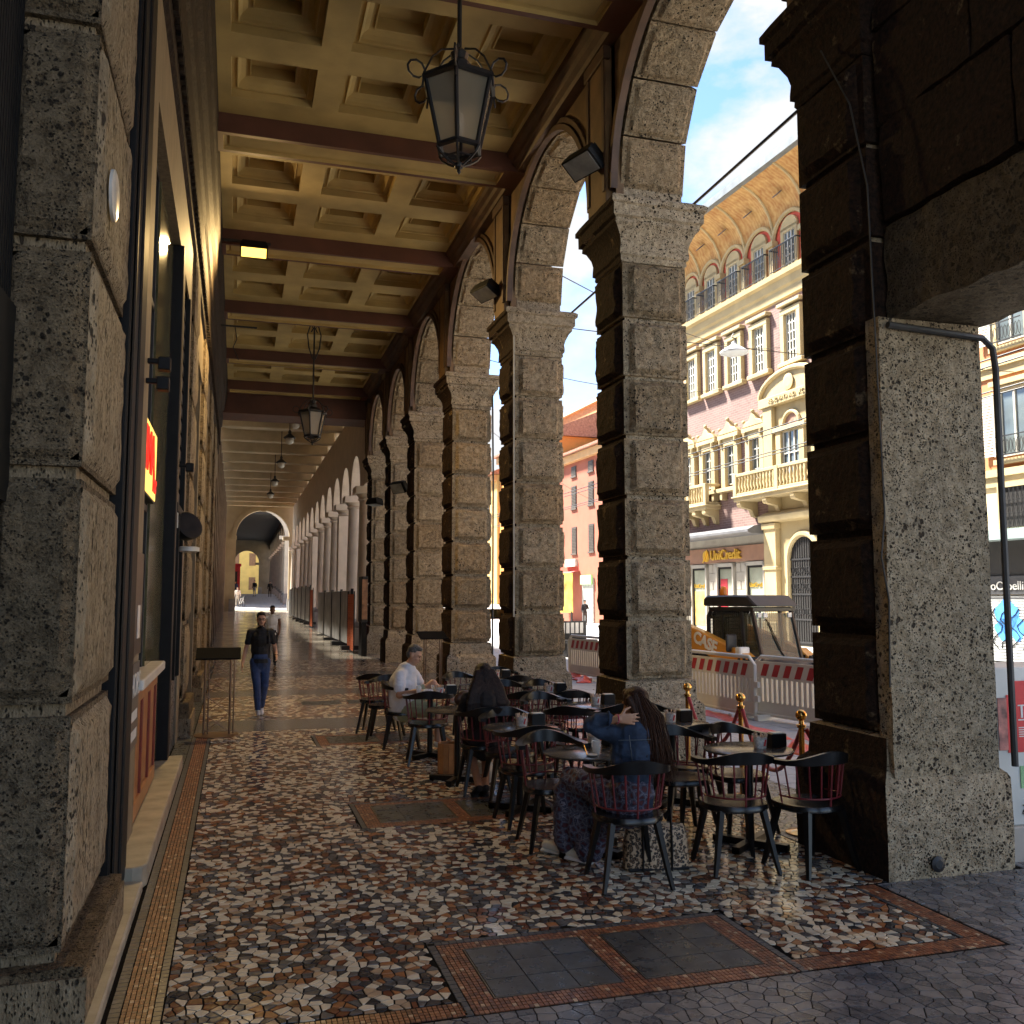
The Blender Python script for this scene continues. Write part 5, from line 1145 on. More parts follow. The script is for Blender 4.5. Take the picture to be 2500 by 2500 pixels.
for x in (-.45, .45): mb.add([(x, -.66, 1.66), (x, .56, 1.6), (x, .58, .95), (x, -.88, .78)], [(0, 1, 2, 3)])
mb.build('side_window', glass('cab_side_glass', (.12, .14, .11), .05, .5), cab)
mb = MB(); mb.tube([(-.2, -.70, 1.55), (-.05, -.83, 1.05), (.12, -.93, .75)], .012, 5); mb.tube([(-.16, -.72, 1.5), (.0, -.85, 1.0)], .008, 4); mb.build('wiper', m_black, cab)
MB().prism([(.72, 1.78), (.70, 1.93), (.6, 1.98), (-.2, 1.99), (-.55, 1.98), (-.82, 1.78)], -.52, .52, 'x').build('roof_box', m_cblk, ld, bevel=.03)
mb = MB(); mb.lathe([(.07, 1.98), (.075, 2.02), (.07, 2.1), (.045, 2.15), (.01, 2.16)], 14, c=(-.3, .35, 0)); mb.build('beacon', M('beacon_orange', (.75, .22, .02), .2, .1, 3), ld, 40)
mb = MB(); mb.box(-.12, .12, -.03, .03, -.16, .16); o = mb.build('mirror', m_cblk, ld, bevel=.03, seg=2, loc=(-.78, -.42, 1.12)); MB().box(-.12, .12, -.08, .06, -.09, .09).build('headlight', M('lamp_clear', (.7, .7, .68), .15), ld, bevel=.02, loc=(-.74, -.66, .97))
for x in (-.36, -.22, .36): MB().box(x - .05, x + .05, -.72, -.68, 1.58, 1.67).build('work_light', M('lamp_clear', (.7, .7, .68), .15), ld, bevel=.01)
mb = MB(); mb.box(-.25, .25, -.1, .4, .9, 1.1); mb.box(-.23, .23, .32, .45, 1.1, 1.6); mb.box(-.43, .43, .5, .58, .9, 1.68); mb.build('seat', m_black, ld, bevel=.05)
mb = MB(); mb.prism([(-1.25, .05), (-1.75, .05), (-1.8, .12), (-1.55, .5), (-1.2, .55)], -.85, .85, 'x'); mb.build('bucket', m_cblk, ld)
for k, (dx, c) in enumerate(((0, (.6, .08, .05)), (.18, (.55, .1, .08)))): MB().box(-.8 + dx, -.68 + dx, 1.3, 1.34, 1.35, 1.75).build('warning_flag', M('flag%d' % k, c, .7), ld)

# ------------------------------------------------------------------ cafe furniture
m_lac = M('black_lacquer', (.0045, .004, .004), .33, .4, 8, spec=.4); m_spin = M('spindle_red', (.14, .012, .016), .35, .25, 10); m_top = M('table_laminate', (.055, .05, .045), .2, .25, 5, rvar=.4); m_seat = M('seat_black', (.006, .0055, .0055), .24, .4, 7, spec=.5)
def chair_meshes():
    d = {}
    N = 26; mb = MB()
    def cr(u, v):
        a = R(-192 + 204 * u); k = abs(u - .5) * 2; r_ = .272 + .0 * k; up = .5 + .5 * math.cos(min(1, k / .78) * math.pi)
        h = .032 + .060 * up ** 1.2; z0 = .742 + .012 * up; rin, rout = r_ - .020 - .012 * (1 - up), r_ + .014 + .012 * (1 - up)
        prof = [(rin, z0), (rout, z0), (rout + .012 * up, z0 + h), (rin + .012 * up, z0 + h)]; p = prof[int(round(v * 4)) % 4]
        return Vector((p[0] * math.cos(a) * 1.0, p[0] * math.sin(a) * .98 + .02, p[1]))
    vs = [cr(i / N, j / 4) for i in range(N + 1) for j in range(4)]; fs = [(i * 4 + j, i * 4 + (j + 1) % 4, (i + 1) * 4 + (j + 1) % 4, (i + 1) * 4 + j) for i in range(N) for j in range(4)] + [(3, 2, 1, 0), (N * 4, N * 4 + 1, N * 4 + 2, N * 4 + 3)]
    mb.add(vs, fs); d['crest_rail'] = mb.mesh('crest_rail', m_lac, 42)
    mb = MB(); seat = []
    for i in range(28):
        a = 2 * math.pi * i / 28; c_, s_ = math.cos(a), math.sin(a); e = 3.2 if s_ > 0 else 2.2; r_ = (abs(c_) ** e + abs(s_) ** e) ** (-1 / e); seat.append((c_ * r_ * .235, s_ * r_ * .225 + .0))
    for z, k in ((.415, .94), (.425, 1.0), (.452, 1.0), (.462, .97), (.463, .86), (.455, .6)): mb.v += [(x * k, y * k, z) for x, y in seat]
    mb.f = [(j * 28 + i, j * 28 + (i + 1) % 28, (j + 1) * 28 + (i + 1) % 28, (j + 1) * 28 + i) for j in range(5) for i in range(28)] + [tuple(range(27, -1, -1)), tuple(range(140, 168))]; mb.m = [0] * len(mb.f); d['seat'] = mb.mesh('seat', m_seat, 50)
    for k, (sx, sy) in enumerate(((-1, -1), (1, -1), (1, 1), (-1, 1))):
        mb = MB(); mb.tube([(sx * .155, sy * .145, .425), (sx * .21, sy * .20, .12), (sx * .235, sy * .225, .0)], [.032, .024, .018], 5, flat=(1.15, .9)); d['leg%d' % k] = mb.mesh('leg', m_lac, 30)
    mb = MB(); mb.tube([(.225 * math.cos(a), .225 * math.sin(a) * .98 + .005, .515) for a in [R(-195 + 210 * i / 20) for i in range(21)]], .0065, 6); d['lower_hoop'] = mb.mesh('lower_hoop', m_spin, 60)
    sp = []
    for i in range(11):
        a = R(-186 + 192 * i / 10); z0 = .462 if i % 5 == 0 else .515; mb = MB(); mb.tube([(.222 * math.cos(a), .222 * math.sin(a) * .98 + .005, z0), (.262 * math.cos(a), .262 * math.sin(a) * .98 + .018, .75)], .0068, 6); sp.append(mb.mesh('spindle', m_spin, 60))
    d['sp'] = sp; return d
CM = chair_meshes()
def chair(x, y, face, label, group='black spindle-back cafe chairs', jitter=True):
    """face: direction the sitter looks, degrees clockwise from +Y"""
    t = thing('cafe_chair', label, 'chair', (x, y, .004), -R(face + (rnd.uniform(-7, 7) if jitter else 0)), group)
    link('seat', CM['seat'], t); link('crest_rail', CM['crest_rail'], t); link('lower_hoop', CM['lower_hoop'], t)
    for k in range(4): link('leg', CM['leg%d' % k], t)
    for me in CM['sp']: link('spindle', me, t)
    return t
top_me = MB().lathe([(.01, .722), (.335, .722), (.345, .728), (.345, .738), (.335, .742), (.01, .742)], 40).mesh('table_top', m_top, 40)
col_me = MB().lathe([(.035, .03), (.032, .5), (.035, .68), (.09, .722)], 14).mesh('column', m_lac, 40)
ft_me = MB().prism([(-.03, .0), (.03, 0), (.03, .05), (-.03, .05)], 0, .30, 'x').box(.26, .30, -.03, .03, 0, .03).mesh('foot', m_lac)
def table(x, y, label):
    t = thing('cafe_table', label, 'table', (x, y, .004), R(rnd.uniform(0, 90)), 'round black cafe tables'); link('table_top', top_me, t); link('column', col_me, t)
    for k in range(4): link('foot', ft_me, t, (0, 0, .004), (0, 0, R(90 * k)))
    return t
m_cup = M('cup_print', (.62, .58, .52), .4, .4, 60); m_redp = M('cup_red', (.55, .04, .04), .4); m_sug = M('sugar_packets', (.55, .42, .30), .6, .6, 50)
def caddy(x, y, lab, rz=0, cup=True):
    t = thing('napkin_box', 'black napkin box ' + lab, 'napkin box', (x + .10, y, .747), rz, 'black napkin boxes'); MB().box(-.065, .065, -.05, .05, 0, .105).build('box', m_lac, t, bevel=.004); MB().box(-.05, .05, -.035, .035, .105, .112).build('napkins', m_letter, t)
    if cup:
        s = thing('sugar_cup', 'patterned sugar cup with packets ' + lab, 'sugar cup', (x - .05, y - .01, .747), rz, 'patterned sugar cups'); MB().lathe([(.04, 0), (.048, .0), (.055, .085), (.05, .085), (.045, .02)], 16).build('cup', m_cup, s, 40); mb = MB()
        for i in range(7): mb.box(-.012, .012, -.003, .003, .05, .115, X=Matrix.Rotation(i * .9, 4, 'Z') @ Matrix.Translation((.022, 0, 0)) @ Matrix.Rotation(.25, 4, 'Y'))
        mb.build('packets', m_sug, s); MB().box(-.006, .006, -.0575, -.05, .02, .07, X=Matrix.Rotation(.25, 4, 'Y')).build('emblem', m_redp, s)
TB = [(2.62, 6.72, 'round black table with a water glass before the denim jacket'), (3.87, 6.50, 'round black table close beside the first pillar'), (2.52, 8.16, 'round black table between the two seated women'), (3.98, 8.03, 'round black table in front of the stanchions'), (2.28, 9.62, 'round black table set before the long dark haired woman'),
      (3.78, 9.57, 'round black table beside the second pillar'), (2.30, 11.15, 'round black table laid with a plate before the man in white'), (3.76, 11.02, 'round black table in the open second arch'), (3.73, 13.2, 'round black table nearest the menu stand by the third pillar')]
for a in TB: table(*a)
caddy(4.02, 6.50, 'on the table beside the first pillar'); caddy(2.60, 8.22, 'on the table between the seated women'); caddy(4.02, 8.06, 'on the table in front of the stanchions'); caddy(3.88, 9.6, 'on the table beside the second pillar'); caddy(2.45, 11.12, 'on the table of the man in white'); caddy(3.82, 11.0, 'on the table in the open second arch'); caddy(3.75, 13.2, 'on the table by the menu stand'); caddy(2.80, 6.93, 'on the table with the water glass', .4)
W_ = 'empty black spindle chair in the row along the walkway'; P_ = 'empty black spindle chair in the row beside the stone pillars'
c_w = chair(2.60, 5.94, 6, 'black chair with red spindles carrying the woman in denim', jitter=False)
CH = [(2.42, 6.98, 184, W_), (2.45, 7.72, 3, W_), (2.55, 8.62, 180, W_), (2.2, 10.78, 4, 'black spindle chair tucked under the laid table'), (1.98, 13.42, 20, 'black spindle chair standing alone behind the man in white'), (2.02, 12.75, 200, W_),
      (3.47, 6.04, 8, P_), (3.98, 5.88, -4, P_), (3.53, 6.98, 186, P_), (4.05, 6.98, 178, P_), (3.85, 7.42, 2, P_), (4.05, 8.58, 180, P_), (3.3, 8.92, 30, P_), (3.82, 9.02, 0, P_), (3.36, 9.92, 175, P_), (3.82, 10.0, 182, P_), (3.28, 10.46, 10, P_), (3.78, 10.40, 0, P_), (3.4, 11.5, 178, P_), (3.86, 11.46, 184, P_), (3.78, 12.55, 0, P_), (3.14, 13.0, 170, P_), (3.9, 13.75, 184, P_)]
for a in CH:
    x_, y_, f_, lb_ = a
    if lb_ in (W_, P_):
        tb_ = min(TB, key=lambda q: (q[0] - x_) ** 2 + (q[1] - (y_ + (.55 if abs(f_) < 90 else -.5))) ** 2)[2].replace('round black ', '')
        lb_ = 'empty black spindle chair at the ' + tb_ + (', facing down the portico' if abs(f_) < 90 else ', facing the grey crossing')
        if len(lb_.split()) > 16: lb_ = ' '.join(lb_.replace(', facing down the portico', ', facing down').replace(', facing the grey crossing', ', turned round').replace('empty ', '').split()[:16])
    chair(x_, y_, f_, lb_)
chair(2.43, 9.10, 4, 'black spindle chair carrying the long dark haired woman', jitter=False); chair(2.10, 11.98, 100, 'black spindle chair carrying the man in the white shirt', jitter=False)
# things on the tables
m_gl = glass('tumbler_glass', (.95, .97, .97), .02, .28)
def tumbler(x, y, lab, water=True):
    t = thing('tumbler', lab, 'glass', (x, y, .747)); MB().lathe([(.001, .006), (.026, .006), (.036, .10), (.038, .10), (.030, .0), (.001, .0)], 20).build('glass', m_gl, t, 50)
    if water: MB().lathe([(.001, .008), (.025, .008), (.031, .06), (.001, .06)], 16).build('water', glass('water', (.8, .85, .88), .02, .2), t, 50)
tumbler(2.63, 6.58, 'glass tumbler of water on the table by the denim jacket'); tumbler(2.36, 11.22, 'glass tumbler beside the plate of the man in white'); tumbler(2.18, 11.26, 'half hidden glass tumbler at the elbow of the man in white')
t = thing('saucer', 'small white saucer with a spoon by the water glass', 'saucer', (2.56, 6.50, .747)); MB().lathe([(.001, .0), (.03, .0), (.045, .012), (.043, .014), (.001, .005)], 20).build('dish', m_white, t, 50); MB().tube([(-.03, .02, .012), (-.05, .03, .08)], .004, 5).build('spoon', m_brass, t)
t = thing('plate', 'white plate with wrapped food before the man in white', 'plate', (2.23, 11.08, .747)); MB().lathe([(.001, .004), (.08, .004), (.115, .016), (.115, .02), (.001, .008)], 24).build('dish', m_white, t, 50); mb = MB(); mb.ball((.02, .0, .04), (.075, .045, .034), 14, 10); mb.build('wrapped_food', M('wrap_paper', (.6, .6, .57), .5, .8, 40), t, 60)
t = thing('wooden_tray', 'pale wooden tray edge under the plate', 'tray', (2.22, 11.0, .7465)); MB().box(-.12, .10, -.02, .02, 0, .004).build('board', M('tray_wood', (.5, .33, .12), .5), t)
t = thing('handbag', 'brown leather handbag on the table of the dark haired woman', 'bag', (2.38, 9.72, .747), .3); mb = MB(); mb.ball((0, 0, .09), (.13, .06, .09), 16, 10); mb.build('body', M('leather_brown', (.06, .03, .018), .35, .4, 8), t, 60); MB().tube([(-.09, 0, .14), (-.06, 0, .24), (.06, 0, .24), (.09, 0, .14)], .01, 6).build('handle', M('leather_brown', (.06, .03, .018), .35), t, 60)
t = thing('wooden_bucket', 'slatted wooden waste bucket under the dark haired woman table', 'bucket', (2.30, 10.12, .004)); 
for i in range(14):
    a = 2 * math.pi * i / 14; MB().box(-.025, .025, -.006, .006, 0, .32, X=Matrix.Rotation(a, 4, 'Z') @ Matrix.Translation((0, .115, 0))).build('stave', M('bucket_wood', (.42, .20, .07), .5, .25, 8), t)
MB().lathe([(.001, .01), (.108, .01), (.108, .03), (.001, .03)], 14).build('bottom', m_wood, t)
t = thing('shopping_bag', 'crumpled white shopping bag under the dark haired woman chair', 'bag', (2.55, 9.5, .004)); mb = MB(); mb.grid(lambda u, v: Vector(((.09 + .015 * math.sin(9 * u * math.pi)) * math.cos(2 * math.pi * u) * (1 - .25 * v), (.05 + .01 * math.cos(7 * u * math.pi)) * math.sin(2 * math.pi * u) * (1 - .3 * v), .2 * v)), 20, 6, closed_u=True); mb.build('sack', M('paper_white', (.6, .58, .5), .6, .2, 12), t, 40)
# leopard bag
def leopard():
    m, t, b = _nodes('leopard_print'); v = _coord(t, rand=False)
    vo = t.nodes.new('ShaderNodeTexVoronoi'); vo.inputs['Scale'].default_value = 46; t.links.new(v, vo.inputs['Vector'])
    ring = _ramp(t, vo.outputs['Distance'], [(.0, (.20, .10, .045)), (.22, (.24, .13, .06)), (.30, (.012, .009, .007)), (.50, (.012, .009, .007)), (.58, (.52, .36, .22)), (1, (.56, .4, .25))])
    n = _noise(t, v, 38, 2, .5); t.links.new(_mix(t, _ramp(t, n, [(.63, (0, 0, 0)), (.68, (1, 1, 1))]), ring, (.54, .38, .23)), b.inputs['Base Color']); b.inputs['Roughness'].default_value = .6
    _bump(t, b, _noise(t, v, 6), .4, .02); return m
t = thing('leopard_bag', 'leopard print holdall with black straps on the floor under the chair', 'bag', (2.92, 6.20, .006), R(-8))
def bagf(u, v):
    a = 2 * math.pi * u; e = 4.; c_, s_ = math.cos(a), math.sin(a); r_ = (abs(c_) ** e + abs(s_) ** e) ** (-1 / e); z = .30 * v; k = (1 - .10 * v ** 3) * (1.0 if v < .999 else .0)
    p = Vector((c_ * r_ * .23 * k, s_ * r_ * .105 * (k - .12 * v * v), z * (1 + .03 * math.sin(9 * a)))); return p + mnoise.noise_vector(p * 9) * .014
mb = MB(); vsn = 44; mb.grid(bagf, vsn, 16, closed_u=True); mb.build('body', leopard(), t, 60)
mb = MB()
for x in (-.12, .09): mb.tube([(x, -.108, .0), (x, -.116, .15), (x, -.10, .29), (x + .02, -.03, .40), (x, .05, .33)], .016, 6, flat=(1.5, .3))
mb.build('strap', M('strap_black', (.012, .012, .013), .7), t, 50); mb = MB(); mb.box(-.225, .225, -.11, .1, 0, .02); mb.build('base', M('strap_black', (.012, .012, .013), .7), t, bevel=.01)
# menu stands
def menu_stand(loc, rz, label):
    t = thing('menu_stand', label, 'menu stand', loc, rz, 'lattice menu stands'); mt = M('stand_bronze', (.20, .13, .085), .35, .2, 8, metal=.8)
    for x in (-.17, .17): MB().tube([(x, 0, .02), (x, 0, 1.12)], .016, 8).build('post', mt, t, 50); MB().tube([(x + .05, .03, .02), (x + .05, .03, 1.08)], .011, 8).build('post', mt, t, 50)
    mb = MB(); n = 4
    for i in range(n):
        z0, z1 = .04 + i * .26, .04 + (i + 1) * .26; mb.tube([(-.17, 0, z0), (.17, 0, z1)], .007, 6); mb.tube([(.17, 0, z0), (-.17, 0, z1)], .007, 6)
    mb.build('lattice', mt, t); MB().prism([(-.30, -.005), (.30, -.005), (.30, .02), (-.30, .02)], -.17, .17, 'y', X=Matrix.Translation((0, 0, 1.12)) @ Matrix.Rotation(R(24), 4, 'X')).build('tray', M('tray_matt', (.008, .008, .008), .9, spec=.05), t, bevel=.006); MB().lathe([(.001, 0), (.30, 0), (.30, .012), (.001, .02)], 30).build('base', mt, t, 40)
menu_stand((-.20, 13.7, .004), R(0), 'bronze lattice menu stand with black tray beside the orange floor border')
menu_stand((3.95, 19.0, .004), R(6), 'bronze lattice menu stand with dark tray behind the man in white')
print('furniture', time.time() - T0)
# ------------------------------------------------------------------ people
SKIN = M('skin_tan', (.42, .22, .13), .5, .12, 6, bump=.05); SKIN2 = M('skin_light', (.50, .28, .18), .5, .12, 6, bump=.05); SKIN3 = M('skin_deep', (.16, .075, .04), .5, .12, 6)
m_eye = M('eye_dark', (.02, .015, .012), .2); m_eyew = M('eye_white', (.6, .58, .55), .3); m_lip = M('lip', (.30, .10, .08), .45)
def hairmat(name, lo, hi):
    m, t, b = _nodes(name); v = _coord(t, rand=False); mpn = t.nodes.new('ShaderNodeMapping'); mpn.inputs['Scale'].default_value = (60, 60, 4); t.links.new(v, mpn.inputs[0])
    n = _noise(t, mpn.outputs[0], 2.2, 5, .6); t.links.new(_ramp(t, n, [(.35, lo), (.7, hi)]), b.inputs['Base Color']); b.inputs['Roughness'].default_value = .5; b.inputs['Specular IOR Level'].default_value = .25; _bump(t, b, n, .6, .01); return m
H_BR = hairmat('hair_brown', (.007, .003, .0015), (.075, .026, .010)); H_BK = hairmat('hair_black', (.003, .002, .002), (.022, .010, .007)); H_GR = hairmat('hair_grey', (.03, .027, .025), (.2, .19, .18)); H_DK = hairmat('hair_dark', (.005, .004, .003), (.03, .022, .018))
def denim():
    m, t, b = _nodes('denim'); v = _coord(t, rand=False)
    wv = t.nodes.new('ShaderNodeTexWave'); wv.inputs['Scale'].default_value = 160; wv.inputs['Distortion'].default_value = 1.5; t.links.new(v, wv.inputs['Vector'])
    c = _ramp(t, _noise(t, v, 9, 5), [(.32, (.012, .022, .045)), (.62, (.03, .055, .105)), (.8, (.085, .125, .19))]); t.links.new(_mix(t, .12, c, wv.outputs[0], 'MULTIPLY'), b.inputs['Base Color']); b.inputs['Roughness'].default_value = .85; _bump(t, b, _noise(t, v, 22, 4), .5, .015); MATS['denim'] = m; return m
def floral():
    m, t, b = _nodes('floral_dress'); v = _coord(t, rand=False)
    vo = t.nodes.new('ShaderNodeTexVoronoi'); vo.feature = 'DISTANCE_TO_EDGE'; vo.inputs['Scale'].default_value = 22; t.links.new(v, vo.inputs['Vector']); n = _noise(t, v, 26, 5, .7)
    a = t.nodes.new('ShaderNodeMath'); a.operation = 'MULTIPLY_ADD'; a.inputs[1].default_value = .35; t.links.new(n, a.inputs[0]); t.links.new(vo.outputs[0], a.inputs[2])
    c = _ramp(t, a.outputs[0], [(.15, (.03, .008, .010)), (.21, (.22, .22, .27)), (.235, (.02, .02, .045)), (.30, (.018, .02, .05)), (.335, (.15, .17, .25)), (.36, (.02, .012, .02)), (.5, (.07, .012, .018))]); t.links.new(c, b.inputs['Base Color']); b.inputs['Roughness'].default_value = .75; _bump(t, b, _noise(t, v, 7, 3), .4, .03); return m
M_DEN = denim(); M_FLO = floral(); m_tee = M('white_tee', (.68, .69, .72), .85, .05, 8, bump=.5, bscale=9, bdist=.02); m_polo = M('black_polo', (.008, .008, .009), .8, .3, 6, bump=.3, bscale=12, bdist=.015); m_short = M('sage_shorts', (.30, .34, .22), .8, .1, 6, bump=.4, bscale=10, bdist=.02); m_snk = M('sneaker_white', (.62, .58, .48), .6, .08, 10); m_sole = M('sneaker_sole', (.66, .64, .6), .5); m_bcl = M('black_cloth', (.008, .007, .008), .85, .4, 7, bump=.3, bscale=15, bdist=.015)
def solid(name, mb, mats, parent, vox, it=4, fac=.5, crease=0., loc=None):
    """fuse overlapping closed shapes into one continuous surface"""
    me = mb.mesh('tmp', mats); tmp = bpy.data.objects.new('tmp', me); C.objects.link(tmp)
    r = tmp.modifiers.new('r', 'REMESH'); r.mode = 'VOXEL'; r.voxel_size = vox; r.use_smooth_shade = True
    if it: s = tmp.modifiers.new('s', 'SMOOTH'); s.factor = fac; s.iterations = it
    dg = bpy.context.evaluated_depsgraph_get(); out_ = bpy.data.meshes.new_from_object(tmp.evaluated_get(dg)); bpy.data.objects.remove(tmp); bpy.data.meshes.remove(me)
    out_.name = name
    if crease:
        n = len(out_.vertices); co = np.empty(n * 3); out_.vertices.foreach_get('co', co); no = np.empty(n * 3); out_.vertices.foreach_get('normal', no); co = co.reshape(-1, 3); no = no.reshape(-1, 3)
        d = np.array([mnoise.noise(Vector((p[0] * 11, p[1] * 11, p[2] * 20))) + .5 * mnoise.noise(Vector((p[0] * 30, p[1] * 30, p[2] * 44))) for p in co]); co += no * (d * crease)[:, None]; out_.vertices.foreach_set('co', co.ravel()); out_.update()
    out_.materials.clear(); out_.materials.append(mats if not isinstance(mats, list) else mats[0]); out_.polygons.foreach_set('use_smooth', [True] * len(out_.polygons))
    return link(name, out_, parent, loc)
def strands(mb, n, fn, r=.0045, seed=0):
    q = random.Random(seed)
    for i in range(n):
        pts = fn((i + .5) / n, q); mb.tube(pts, [r, r * 1.1, r, r * .8, r * .3][:len(pts)] if len(pts) <= 5 else r, 4)
def limb(mb, pts, rs, n=12, flat=None):
    mb.tube(pts, rs, n, flat=flat); mb.ball(pts[0], rs[0] * .98, 10, 8); mb.ball(pts[-1], rs[-1] * .98, 10, 8)
    for p, r in zip(pts[1:-1], rs[1:-1]): mb.ball(p, r * .99, 10, 8)
def head(mb, X, k=1.0):
    def B(c, r): mb.ball((0, 0, 0), 1, 14, 10, X=X @ Matrix.Translation(Vector(c) * k) @ Matrix.Diagonal((r[0] * k, r[1] * k, r[2] * k, 1)))
    B((0, -.012, .03), (.074, .094, .098)); B((0, .022, -.035), (.060, .068, .080)); B((0, .052, -.088), (.030, .030, .026)); B((0, .072, .034), (.052, .022, .012)); B((.034, .058, -.02), (.024, .022, .022)); B((-.034, .058, -.02), (.024, .022, .022))
    B((0, .090, -.003), (.010, .014, .026)); B((0, .102, -.020), (.014, .013, .010)); B((0, .084, -.052), (.024, .010, .009)); B((0, .082, -.064), (.020, .010, .008))
    for s in (-1, 1): B((s * .075, -.008, -.004), (.009, .021, .031))
def face(t, X, k=1.0, beard=None, glasses=False):
    mb = MB(); D = lambda c, r: mb.ball((0, 0, 0), 1, 8, 6, X=X @ Matrix.Translation(Vector(c) * k) @ Matrix.Diagonal((r[0] * k, r[1] * k, r[2] * k, 1)))
    for s in (-1, 1): D((s * .030, .0835, .010), (.011, .006, .006))
    mb.build('eyes', m_eye, t, 60); mb = MB()
    for s in (-1, 1): D((s * .031, .088, .032), (.017, .006, .0035))
    mb.build('eyebrows', H_DK, t, 60); mb = MB(); D((0, .0915, -.057), (.020, .005, .0055)); mb.build('mouth', m_lip, t, 60)
    if glasses:
        mb = MB()
        for s in (-1, 1): mb.tube([X @ (Vector((s * .032 + .024 * math.cos(a), .102, .010 + .020 * math.sin(a))) * k) for a in [2 * math.pi * i / 14 for i in range(15)]], .0028, 5); mb.tube([X @ (Vector((s * .056, .10, .014)) * k), X @ (Vector((s * .078, .0, .012)) * k)], .0025, 5)
        mb.tube([X @ (Vector((-.009, .103, .014)) * k), X @ (Vector((.009, .103, .014)) * k)], .0026, 5); mb.build('glasses', m_black, t)
def hand(mb, o, f, n, s, curl=.5, k=1.0, spread=.0):
    o, f, n, s = Vector(o), Vector(f).normalized(), Vector(n).normalized(), Vector(s).normalized()
    for i in range(4):
        off = s * (.030 - .020 * i) * k; kn = o + off + f * (.088 - .006 * abs(i - 1)) * k; limb(mb, [o + off * .6, kn], [.015 * k, .0125 * k], 8); p = kn; ang = 0; L = [.074, .082, .076, .060][i] * k
        for q, (fr_, r) in enumerate(((.45, .0092), (.31, .0084), (.24, .0072))):
            ang += curl * (.6 + .3 * q); d = f * math.cos(ang) + n * math.sin(ang) + s * spread * (1.5 - i) * .2; p2 = p + d.normalized() * L * fr_; limb(mb, [p, p2], [r * k, r * .92 * k], 8); p = p2
    p = o + s * .028 * k + f * .02 * k; d = (s * .75 + f * .6 + n * .3).normalized(); p2 = p + d * .045 * k; limb(mb, [p, p2], [.014 * k, .011 * k], 8); d = (s * .35 + f * .9 + n * .35).normalized(); limb(mb, [p2, p2 + d * .035 * k, p2 + d * .055 * k], [.0108 * k, .009 * k, .007 * k], 8)
def shoe(mb, an, toe, k=1.0):
    an, toe = Vector(an), Vector(toe); d = (toe - an); d.z = 0; d.normalize(); z = .036 * k
    limb(mb, [Vector((an.x, an.y, z + .03)) - d * .05 * k, Vector((an.x, an.y, z + .012)) + d * .05 * k, Vector((an.x, an.y, z - .004)) + d * .16 * k], [.040 * k, .042 * k, .032 * k], 12, flat=(1, 1)); limb(mb, [Vector((an.x, an.y, .10)), Vector((an.x, an.y, .05))], [.042 * k, .044 * k], 10)
